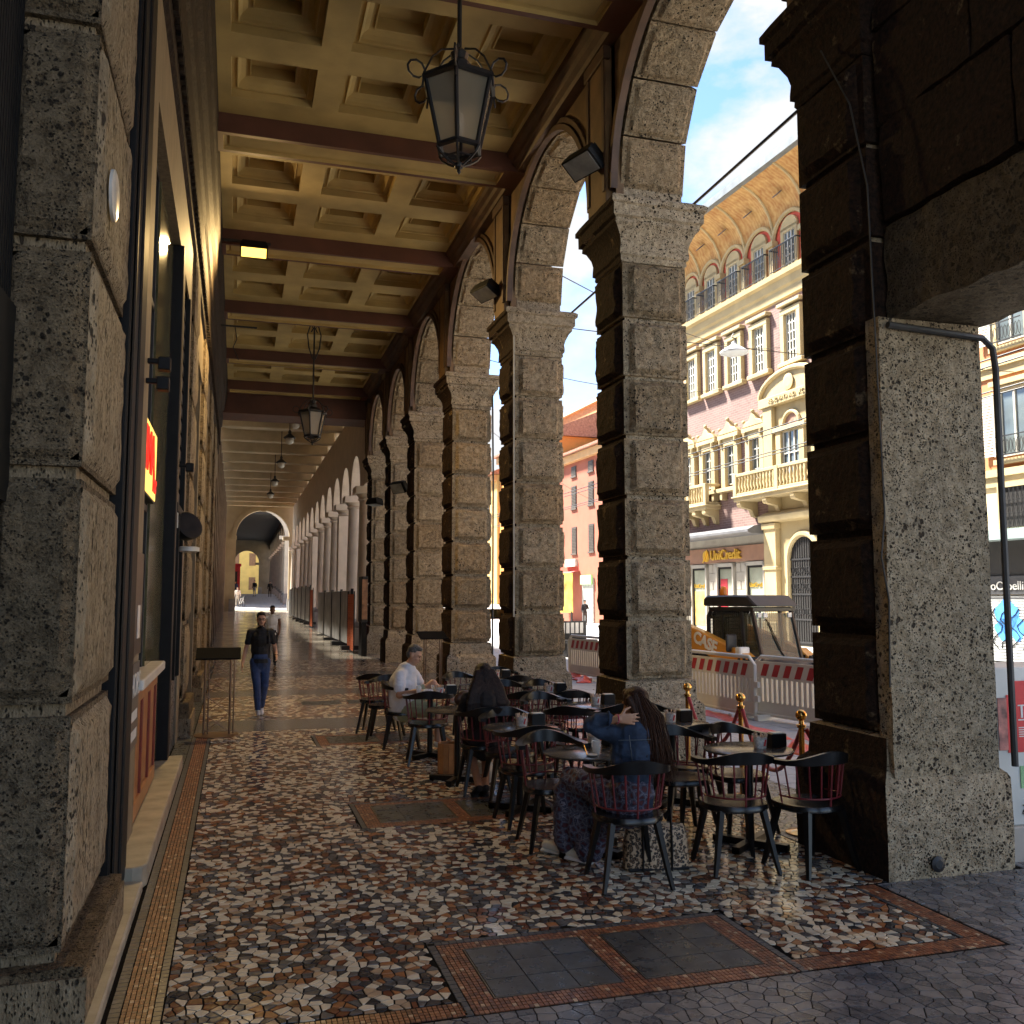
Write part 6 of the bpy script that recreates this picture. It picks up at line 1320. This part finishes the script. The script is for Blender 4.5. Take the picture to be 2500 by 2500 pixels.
def stand_person(name, label, loc, rz, J, k=1.0, vox=.012, skin=SKIN, top=None, bottom=None, shoes=m_snk, hair=H_DK, sleeve=.6, longhair=False, glasses=False, hd=None, short=False, group=None):
    t = thing(name, label, 'person', loc, rz, group)
    V = {a: Vector(b) * k for a, b in J.items()}
    mb = MB(); limb(mb, [V['pel'], V['chest']], [.12 * k, .13 * k], flat=(.66, 1)); limb(mb, [V['chest'], V['neck'], V['neck'] + Vector((0, .01, .09)) * k], [.09 * k, .052 * k, .052 * k])
    X = Matrix.Translation(V['head']) @ (hd or Matrix.Identity(4)); head(mb, X, k)
    for s in 'LR':
        limb(mb, [V['sh' + s], V['el' + s], V['wr' + s]], [.047 * k, .040 * k, .027 * k]); d = (V['wr' + s] - V['el' + s]).normalized(); sd_ = Vector((-1 if s == 'L' else 1, 0, 0)); hand(mb, V['wr' + s], d, -sd_, Vector((0, 1, 0)), .45, k)
        limb(mb, [V['hip' + s], V['kn' + s], V['an' + s]], [.078 * k, .055 * k, .036 * k])
    solid('body', mb, skin, t, vox, 3); face(t, X, k, None, glasses)
    mb = MB(); limb(mb, [V['pel'] + Vector((0, 0, -.03)) * k, V['waist'], V['chest'], V['chest'] + (V['neck'] - V['chest']) * .55], [.150 * k, .142 * k, .168 * k, .12 * k], 16, flat=(.70, 1)); limb(mb, [V['shL'], V['chest'] + (V['neck'] - V['chest']) * .6, V['shR']], [.062 * k, .065 * k, .062 * k])
    for s in 'LR':
        if sleeve: limb(mb, [V['sh' + s], V['sh' + s].lerp(V['el' + s], sleeve)] if sleeve <= 1 else [V['sh' + s], V['el' + s], V['wr' + s]], [.058 * k, .056 * k] if sleeve <= 1 else [.064 * k, .056 * k, .042 * k])
    solid('shirt', mb, top, t, vox, 3, .5, .006 * k)
    mb = MB(); limb(mb, [V['pel'] + Vector((0, 0, .06)) * k, V['pel'] + Vector((0, 0, -.06)) * k], [.142 * k, .152 * k], 16, flat=(.72, 1))
    for s in 'LR':
        e = V['kn' + s].lerp(V['an' + s], .93); limb(mb, [V['hip' + s], V['kn' + s], e], [.088 * k, .066 * k, .054 * k]) if not short else limb(mb, [V['hip' + s], V['kn' + s]], [.095 * k, .082 * k])
    solid('trousers', mb, bottom, t, vox, 3, .5, .006 * k)
    mb = MB()
    for s in 'LR': shoe(mb, V['an' + s] - Vector((0, 0, V['an' + s].z - .09 * k)) * 0, V['an' + s] + Vector((0, .2, 0)), k) if V['an' + s].z < .12 * k else limb(mb, [V['an' + s] + Vector((0, -.03, -.02)) * k, V['an' + s] + Vector((0, .10, -.06)) * k], [.045 * k, .035 * k])
    solid('shoes', mb, shoes, t, vox * .8, 2)
    mb = MB(); B = lambda c, r: mb.ball((0, 0, 0), 1, 14, 10, X=X @ Matrix.Translation(Vector(c) * k) @ Matrix.Diagonal((r[0] * k, r[1] * k, r[2] * k, 1)))
    B((0, -.022, .062), (.080, .088, .084)); B((0, .03, .108), (.062, .055, .034)); B((0, -.05, .01), (.076, .06, .07))
    if longhair: B((0, -.06, -.10), (.085, .05, .16))
    solid('hair', mb, hair, t, vox * .8, 2, .5, .004)
    return t, V, X
STAND = dict(pel=(0, 0, .92), waist=(0, 0, 1.08), chest=(0, 0, 1.28), neck=(0, -.01, 1.47), head=(0, .02, 1.60), shL=(-.19, 0, 1.40), shR=(.19, 0, 1.40), elL=(-.24, -.03, 1.12), elR=(.24, -.03, 1.12), wrL=(-.25, .05, .88), wrR=(.25, .05, .88), hipL=(-.09, 0, .90), hipR=(.09, 0, .90), knL=(-.10, .02, .50), knR=(.10, .02, .50), anL=(-.10, 0, .09), anR=(.10, 0, .09))
# man walking towards the camera (his right is -X in the picture, he faces -Y)
WALK = dict(STAND); WALK.update(shL=(-.17, 0, 1.40), shR=(.17, 0, 1.40), pel=(0, 0, .92), hipR=(.09, 0, .90), knR=(.06, .20, .52), anR=(.04, .30, .13), hipL=(-.09, 0, .90), knL=(-.08, .04, .50), anL=(-.05, -.20, .12), elR=(.23, -.05, 1.12), wrR=(.29, .05, .88), elL=(-.24, -.06, 1.13), wrL=(-.25, .16, 1.0), head=(.0, .03, 1.60))
wm, V, X = stand_person('person', 'bearded person in glasses, black polo shirt and blue jeans walking through the portico', (.42, 15.75, .004), R(183), WALK, .965, .010, SKIN2, m_polo, M('blue_jeans', (.025, .05, .13), .85, .5, 5, bump=.3, bscale=14, bdist=.015), m_sole, H_DK, .62, False, True)
mb = MB(); Bd = lambda c, r: mb.ball((0, 0, 0), 1, 10, 8, X=X @ Matrix.Translation(Vector(c) * .965) @ Matrix.Diagonal((*r, 1)))
Bd((0, .050, -.094), (.034, .030, .026)); Bd((.045, .03, -.06), (.018, .034, .034)); Bd((-.045, .03, -.06), (.018, .034, .034)); Bd((0, .090, -.045), (.022, .006, .004)); mb.build('beard', M('beard_dark', (.05, .025, .015), .8, .3, 40), wm, 60)
mb = MB(); mb.tube([Vector((-.13, .115, 1.20)) * .965, Vector((-.12, .125, 1.32)) * .965, Vector((-.12, .07, 1.43)) * .965, Vector((-.12, -.06, 1.44)) * .965], .03, 6, flat=(1, .3)); mb.build('backpack_strap', M('strap_grey', (.03, .03, .032), .7), wm, 50)
mb = MB(); mb.cbox((0, -.17, 1.18), (.28, .14, .42)); mb.build('backpack', M('strap_black', (.012, .012, .013), .7), wm, bevel=.05, seg=2)
mb = MB(); mb.lathe([(.032, -.012), (.036, -.012), (.036, .012), (.032, .012)], 14, c=tuple(V['wrL'].lerp(V['elL'], .12))); mb.build('watch', m_steel, wm)
W2 = dict(STAND); W2.update(elL=(-.22, -.05, 1.12), wrL=(-.2, .05, .9))
stand_person('person', 'person in a white sleeveless top walking behind the bearded walker', (1.02, 27.0, .004), R(182), W2, .97, .016, SKIN3, M('white_tank', (.66, .66, .66), .8), m_bcl, m_bcl, H_DK, 0, False)
ST2 = dict(STAND); ST2.update(elL=(-.26, .05, 1.14), wrL=(-.06, .2, 1.18))
sm, Vs, Xs = stand_person('person', 'person in a dark jacket and cap standing up the street by the red house', (23.6, 61.0, -.02), R(190), ST2, 1.0, .03, SKIN2, M('dark_jacket', (.012, .013, .018), .8), M('brown_trousers', (.05, .035, .028), .8), m_bcl, H_GR, 1.5)
mb = MB(); mb.ball((0, -.01, 1.70), (.10, .11, .05)); mb.box(-.07, .07, .08, .18, 1.665, 1.68); mb.build('cap', m_bcl, sm)
for k, (x, y, rz, tc_, bc_, lb) in enumerate(((3.55, 102, 180, m_bcl, m_bcl, 'person all in black standing under the dark far portico'), (-.3, 86, 200, m_bcl, m_bcl, 'person in dark clothes beside the left foot of the big end arch'), (.2, 84.5, 170, M('cream_shirt', (.55, .45, .36), .8), M('beige_cloth', (.4, .33, .25), .8), 'person in pale clothes wheeling a bicycle through the end arch'), (.0, 101, 180, M('dark_blue_coat', (.03, .04, .09), .8), m_bcl, 'person in a dark blue coat near the red kiosk far off'), (2.0, 104, 150, m_bcl, M('grey_cloth', (.3, .3, .3), .8), 'person stooping by the pale bundle far down the portico'))):
    stand_person('person', lb, (x, y, zf(y)), R(rz), STAND, 1.0, .035, SKIN2, tc_, bc_, m_bcl, H_DK, 1.5)
t = thing('bicycle', 'pale bicycle at the left foot of the big end arch', 'bicycle', (.55, 83.5, zf(83.5)), R(70))
for x in (-.52, .52): mb = MB(); mb.tube([(x + .33 * math.cos(a), 0, .34 + .33 * math.sin(a)) for a in [2 * math.pi * i / 22 for i in range(23)]], .022, 6); mb.build('wheel', m_iron, t)
mb = MB()
for a, b in (((-.52, .34), (-.1, .34)), ((-.1, .34), (-.2, .82)), ((-.2, .75), (.38, .78)), ((-.1, .34), (.38, .72)), ((.36, .9), (.52, .34)), ((-.52, .34), (-.2, .75))): mb.tube([(a[0], 0, a[1]), (b[0], 0, b[1])], .02, 6)
mb.build('frame', m_white, t); mb = MB(); mb.tube([(.32, -.25, .98), (.38, 0, .95), (.32, .25, .98)], .016, 6); mb.build('handlebar', m_iron, t); MB().ball((-.22, 0, .86), (.12, .07, .03)).build('saddle', m_bcl, t)
t = thing('red_kiosk', 'red kiosk front glimpsed through the end arch', 'kiosk', (-.4, 112, zf(112))); MB().box(-.9, .9, -.6, .6, 0, 3.2).build('body', M('kiosk_red', (.45, .02, .03), .6), t, bevel=.04); MB().box(-1.0, 1.0, -.75, .65, 3.2, 3.5).build('roof', M('kiosk_red', (.45, .02, .03), .6), t); MB().box(-.6, .6, -.62, -.6, .6, 2.6).build('window', m_dark, t)

# woman in denim, seen from behind -------------------------------------------------
dw = thing('person', 'person in a denim jacket and patterned dress, seated, one hand in long brown hair', 'person', (2.64, 5.98, .004))
O = lambda x, y, z: Vector((x - 2.64, y - 5.98, z))
HX = Matrix.Translation(O(2.735, 6.10, 1.145)) @ Matrix.Rotation(R(28), 4, 'Z') @ Matrix.Rotation(R(-8), 4, 'X')
mb = MB(); limb(mb, [O(2.66, 6.0, .55), O(2.70, 6.04, .90)], [.12, .12], flat=(.7, 1)); limb(mb, [O(2.71, 6.05, .92), O(2.73, 6.07, 1.05), O(2.735, 6.09, 1.12)], [.08, .048, .048]); head(mb, HX)
limb(mb, [O(2.55, 6.05, .98), O(2.405, 6.10, 1.03), O(2.545, 5.955, 1.085)], [.045, .038, .026])      # raised left arm
hand(mb, O(2.55, 5.95, 1.085), (1, -.10, -.05), (-.1, 1, -.1), (-.05, -.1, 1), .22, .95, .55)
limb(mb, [O(2.87, 6.03, .97), O(2.93, 6.12, .72), O(2.72, 6.32, .66)], [.045, .038, .028]); hand(mb, O(2.71, 6.33, .66), (-1, .4, 0), (0, 0, -1), (0, 1, 0), .4, .95)
limb(mb, [O(2.36, 6.50, .56), O(2.36, 6.60, .30), O(2.37, 6.66, .10)], [.05, .042, .032]); limb(mb, [O(2.52, 6.52, .5), O(2.50, 6.42, .25), O(2.49, 6.40, .09)], [.05, .042, .032]); solid('body', mb, SKIN, dw, .0065, 2)
mb = MB(); limb(mb, [O(2.655, 5.99, .55), O(2.66, 6.00, .66), O(2.69, 6.03, .84), O(2.71, 6.05, .95), O(2.725, 6.06, 1.01)], [.158, .150, .168, .155, .085], 18, flat=(.72, 1)); limb(mb, [O(2.54, 6.05, .965), O(2.72, 6.05, .995), O(2.88, 6.04, .955)], [.062, .07, .062])
limb(mb, [O(2.55, 6.05, .97), O(2.47, 6.08, .99), O(2.40, 6.10, 1.03), O(2.43, 6.05, 1.065), O(2.49, 6.0, 1.083)], [.066, .066, .060, .050, .044]); limb(mb, [O(2.88, 6.03, .96), O(2.945, 6.12, .72), O(2.80, 6.26, .67)], [.066, .055, .045]); solid('denim_jacket', mb, M_DEN, dw, .008, 2, .5, .007)
mb = MB(); mb.tube([O(2.49 + .012 * math.cos(a), 6.0 + .045 * math.cos(a), 1.083 + .045 * math.sin(a)) for a in [2 * math.pi * i / 12 for i in range(13)]], .009, 6)
m_st = M('stitch', (.10, .11, .12), .8)
mb.build('cuff', M_DEN, dw)
mb = MB()
for x0, z0, x1, z1 in ((2.60, .98, 2.63, .60), (2.80, .98, 2.77, .60)): mb.tube([O(x0 + (x1 - x0) * i / 12, 5.885 + .035 * abs(i / 12 - .45), z0 + (z1 - z0) * i / 12) for i in range(13)], .0025, 4)
mb.tube([O(2.53 + .36 * i / 12, 5.925 - .03 * math.sin(math.pi * i / 12), .945) for i in range(13)], .0025, 4); mb.tube([O(2.52 + .28 * i / 12, 5.875 - .02 * math.sin(math.pi * i / 12), .575) for i in range(13)], .0025, 4); mb.build('seams', m_st, dw)
mb = MB(); limb(mb, [O(2.65, 5.98, .58), O(2.64, 6.02, .50)], [.16, .175], 16, flat=(.8, 1))
limb(mb, [O(2.56, 6.05, .51), O(2.45, 6.30, .58), O(2.37, 6.47, .60), O(2.36, 6.54, .50), O(2.37, 6.58, .30), O(2.40, 6.60, .13)], [.11, .10, .078, .078, .085, .10], 16); limb(mb, [O(2.70, 6.05, .50), O(2.60, 6.30, .53), O(2.53, 6.48, .52), O(2.50, 6.47, .35), O(2.49, 6.42, .10)], [.11, .10, .08, .075, .09], 16); limb(mb, [O(2.44, 6.47, .5), O(2.44, 6.50, .2)], [.07, .08], 16); limb(mb, [O(2.60, 6.0, .46), O(2.55, 6.3, .25), O(2.53, 6.38, .06)], [.08, .07, .05]); solid('dress', mb, M_FLO, dw, .010, 2, .5, .013)
mb = MB(); limb(mb, [O(2.40, 6.64, .07), O(2.36, 6.70, .06), O(2.30, 6.80, .05)], [.042, .042, .034]); limb(mb, [O(2.40, 6.62, .10), O(2.39, 6.64, .06)], [.04, .042]); limb(mb, [O(2.50, 6.38, .07), O(2.46, 6.46, .06), O(2.40, 6.56, .05)], [.042, .042, .034]); solid('sneakers', mb, m_snk, dw, .008, 2)
mb = MB()
for p in ((2.35, 6.72), (2.45, 6.47)): mb.tube([O(p[0] + .06, p[1] - .09, .02), O(p[0] - .06, p[1] + .09, .02)], .048, 10, flat=(1, .35))
mb.build('soles', m_sole, dw, 60)
mb = MB(); Bh = lambda c, r: mb.ball((0, 0, 0), 1, 14, 10, X=HX @ Matrix.Translation(c) @ Matrix.Diagonal((*r, 1)))
Bh((0, -.02, .055), (.088, .10, .088)); Bh((0, -.05, -.02), (.085, .075, .10)); Bh((.02, .05, .10), (.06, .05, .035))
rr = random.Random(4)
for i in range(26):
    a = i / 25; x0 = 2.66 + .17 * a; y0 = 6.03 + .03 * math.sin(3 * a); z0 = 1.20 - .05 * a
    x1 = 2.72 + .14 * a + rr.uniform(-.01, .01); x2 = 2.70 + .20 * a + rr.uniform(-.02, .02); ze = .70 + .10 * rr.random() if a > .35 else .84 + .1 * rr.random()
    limb(mb, [O(x0, y0, z0), O(x1, 5.98, 1.07), O(x1 + .02, 5.945, .95), O(x2, 5.905, .82), O(x2 + .01, 5.90, ze)], [.03, .030, .026, .018, .006], 7)
limb(mb, [O(2.74, 5.90, .88), O(2.62, 5.91, .80), O(2.54, 5.95, .755)], [.018, .016, .005], 7); solid('hair', mb, H_BR, dw, .007, 1, .4, .006)
def lock(a, q):
    x0 = 2.645 + .20 * a; j = lambda s_: q.uniform(-s_, s_); x1 = 2.70 + .185 * a; x2 = 2.69 + .235 * a + j(.02); yo = 5.955 - .03 * math.sin(math.pi * a) + j(.008)
    return [O(2.69 + .08 * a, 6.03 + j(.02), 1.235 + .02 * math.sin(math.pi * a)), O(x1 + j(.012), yo + .01, 1.09), O(x1 + .015 + j(.015), yo - .025, .96), O(x2, yo - .055 + j(.01), .83), O(x2 + j(.03), yo - .055 + j(.02), (.68 if a > .35 else .80) + j(.05))]
mb = MB(); strands(mb, 150, lock, .0042, 3); mb.build('hair_strands', H_BR, dw, 60)
mb = MB()
for k, (f_, c) in enumerate(((.10, 0), (.16, 1), (.22, 1), (.28, 0))):
    p = O(2.55, 5.95, 1.085).lerp(O(2.47, 6.01, 1.07), f_ + .05); mb.tube([p + Vector((.004 * k, .030 * math.cos(a), .030 * math.sin(a))) for a in [2 * math.pi * i / 14 for i in range(15)]], .0045, 5, mat=c)
mb.build('bracelets', [M('bangle_pink', (.6, .05, .12), .4), M('bangle_white', (.6, .55, .5), .4)], dw)
t = thing('shoulder_bag', 'brown leather strap and pouch slung on the lap of the person in denim', 'bag', (2.52, 6.22, .004)); mb = MB(); mb.ball((.0, 0, .66), (.09, .05, .05), 12, 8); mb.build('pouch', M('leather_brown', (.06, .03, .018), .35), t, 60); mb = MB(); mb.tube([(.12, -.2, .78), (.0, -.05, .70), (-.08, .02, .68)], .009, 6); mb.build('strap', M('leather_tan', (.16, .07, .03), .45), t)

# long dark haired woman -----------------------------------------------------------
kw = thing('person', 'person with very long dark hair in black clothes, seated with back turned', 'person', (2.45, 9.15, .004)); O = lambda x, y, z: Vector((x - 2.45, y - 9.15, z))
HX = Matrix.Translation(O(2.455, 9.25, 1.105)) @ Matrix.Rotation(R(10), 4, 'Z') @ Matrix.Rotation(R(-14), 4, 'X')
mb = MB(); limb(mb, [O(2.44, 9.1, .52), O(2.45, 9.17, .85), O(2.455, 9.2, 1.05)], [.12, .11, .05]); head(mb, HX, .97)
for s in (-1, 1): limb(mb, [O(2.45 + s * .17, 9.18, .90), O(2.45 + s * .22, 9.3, .70), O(2.45 + s * .08, 9.5, .78)], [.045, .038, .027]); hand(mb, O(2.45 + s * .08, 9.5, .78), (-s * .4, 1, .1), (0, 0, -1), (-s, 0, 0), .5, .95); limb(mb, [O(2.45 + s * .09, 9.45, .46), O(2.40 + s * .07, 9.18, .30), O(2.31 + s * .035, 8.72, .12)], [.06, .048, .032]); limb(mb, [O(2.31 + s * .035, 8.72, .10), O(2.32 + s * .05, 8.85, .03)], [.032, .026])
solid('body', mb, SKIN, kw, .010, 2)
mb = MB(); limb(mb, [O(2.44, 9.1, .46), O(2.44, 9.12, .6), O(2.45, 9.16, .85), O(2.455, 9.18, .95)], [.17, .15, .165, .10], 16, flat=(.75, 1)); limb(mb, [O(2.27, 9.18, .89), O(2.45, 9.19, .94), O(2.63, 9.18, .89)], [.06, .07, .06])
for s in (-1, 1): limb(mb, [O(2.45 + s * .18, 9.18, .90), O(2.45 + s * .225, 9.3, .70), O(2.45 + s * .12, 9.43, .76)], [.062, .052, .042])
solid('black_top', mb, m_bcl, kw, .011, 2, .5, .006)
mb = MB(); limb(mb, [O(2.44, 9.08, .5), O(2.44, 9.1, .46)], [.17, .18], 16)
for s in (-1, 1): limb(mb, [O(2.45 + s * .08, 9.1, .49), O(2.45 + s * .10, 9.45, .47), O(2.42 + s * .08, 9.25, .33)], [.10, .085, .09])
solid('skirt', mb, M('dark_print_skirt', (.012, .011, .016), .8, .8, 25), kw, .012, 2, .5, .006)
mb = MB()
for s in (-1, 1): limb(mb, [O(2.31 + s * .035, 8.70, .10), O(2.32 + s * .05, 8.86, .028)], [.036, .030]); mb.box(-.03, .03, -.06, .06, 0, .03, X=Matrix.Translation(O(2.32 + s * .05, 8.84, 0)))
solid('shoes', mb, m_bcl, kw, .009, 1)
mb = MB(); Bh = lambda c, r: mb.ball((0, 0, 0), 1, 14, 10, X=HX @ Matrix.Translation(c) @ Matrix.Diagonal((*r, 1)))
Bh((0, -.02, .05), (.09, .10, .09)); Bh((0, -.05, -.03), (.095, .075, .11)); rr = random.Random(9)
for i in range(34):
    a = i / 33; sx = (a - .5) * 2; x0 = 2.455 + .085 * sx; x1 = 2.455 + .15 * sx + rr.uniform(-.012, .012); x2 = 2.465 + .205 * sx + rr.uniform(-.02, .02); ze = .66 + .10 * rr.random() + .05 * abs(sx)
    limb(mb, [O(x0, 9.18, 1.16), O(x1, 9.10, 1.0), O(x2, 9.05, .86), O(x2 + .015 * sx, 9.03, ze)], [.028, .03, .024, .006], 7)
solid('hair', mb, H_BK, kw, .009, 1, .4, .006)
def lock(a, q):
    sx = (a - .5) * 2; j = lambda s_: q.uniform(-s_, s_)
    return [O(2.455 + .07 * sx, 9.17 + j(.015), 1.20 - .03 * abs(sx)), O(2.455 + .155 * sx + j(.012), 9.075 + .05 * abs(sx), 1.0), O(2.465 + .21 * sx + j(.02), 9.025 + .03 * abs(sx), .86), O(2.465 + .235 * sx + j(.03), 9.01 + j(.015), .66 + j(.06))]
mb = MB(); strands(mb, 130, lock, .0055, 5); mb.build('hair_strands', H_BK, kw, 60)
# man in white, seated, facing right -----------------------------------------------
mw = thing('person', 'grey haired person in a white T-shirt and green shorts seated at the laid table', 'person', (2.12, 11.9, .004)); O = lambda x, y, z: Vector((x - 2.12, y - 11.9, z))
HX = Matrix.Translation(O(2.215, 11.78, 1.175)) @ Matrix.Rotation(R(-118), 4, 'Z') @ Matrix.Rotation(R(-24), 4, 'X')
mb = MB(); limb(mb, [O(2.10, 11.92, .52), O(2.10, 11.86, .85), O(2.14, 11.83, 1.0), O(2.18, 11.80, 1.09)], [.13, .14, .075, .056]); head(mb, HX, 1.02)
limb(mb, [O(2.02, 11.68, .93), O(2.00, 11.58, .70), O(2.22, 11.40, .765)], [.058, .050, .032]); hand(mb, O(2.22, 11.40, .765), (1, -.25, 0), (0, 0, -1), (0, 1, 0), .5)
limb(mb, [O(2.24, 11.98, .93), O(2.38, 12.0, .74), O(2.46, 11.86, .80)], [.056, .046, .03]); hand(mb, O(2.46, 11.86, .80), (.8, -.5, -.2), (0, 0, -1), (0, 1, 0), .6)
limb(mb, [O(2.16, 11.82, .5), O(2.52, 11.70, .48), O(2.50, 11.66, .10)], [.085, .06, .038]); limb(mb, [O(2.50, 11.66, .1), O(2.60, 11.62, .04)], [.04, .032]); limb(mb, [O(2.16, 11.98, .52), O(2.47, 11.82, .80), O(2.68, 11.60, .62)], [.085, .064, .042]); limb(mb, [O(2.68, 11.60, .62), O(2.78, 11.56, .58)], [.042, .032]); solid('body', mb, SKIN2, mw, .010, 2); face(mw, HX, 1.02)
mb = MB(); limb(mb, [O(2.09, 11.92, .50), O(2.08, 11.90, .62), O(2.09, 11.86, .82), O(2.13, 11.83, .97), O(2.16, 11.82, 1.03)], [.178, .175, .185, .13, .075], 18); limb(mb, [O(2.03, 11.70, .93), O(2.13, 11.84, .97), O(2.24, 11.96, .93)], [.075, .085, .072]); limb(mb, [O(2.02, 11.69, .93), O(2.0, 11.61, .78)], [.080, .076]); limb(mb, [O(2.24, 11.97, .93), O(2.32, 11.99, .81)], [.076, .072]); solid('white_shirt', mb, m_tee, mw, .011, 2, .5, .007)
mb = MB(); limb(mb, [O(2.10, 11.92, .55), O(2.12, 11.9, .49)], [.17, .175], 16); limb(mb, [O(2.14, 11.83, .5), O(2.46, 11.72, .49)], [.115, .098]); limb(mb, [O(2.15, 11.97, .52), O(2.36, 11.87, .70)], [.115, .098]); solid('shorts', mb, m_short, mw, .012, 2, .5, .007)
mb = MB(); limb(mb, [O(2.49, 11.66, .07), O(2.62, 11.61, .045)], [.046, .036]); limb(mb, [O(2.67, 11.61, .62), O(2.80, 11.55, .57)], [.046, .036]); solid('shoes', mb, m_snk, mw, .01, 2)
mb = MB(); Bh = lambda c, r: mb.ball((0, 0, 0), 1, 14, 10, X=HX @ Matrix.Translation(c) @ Matrix.Diagonal((*r, 1)))
Bh((0, -.022, .058), (.077, .090, .082)); Bh((0, .02, .103), (.060, .062, .032)); Bh((0, -.05, .0), (.075, .058, .06)); solid('hair', mb, H_GR, mw, .008, 2, .5, .004)
print('people', time.time() - T0, 'tris', sum(len(m.polygons) for m in bpy.data.meshes))
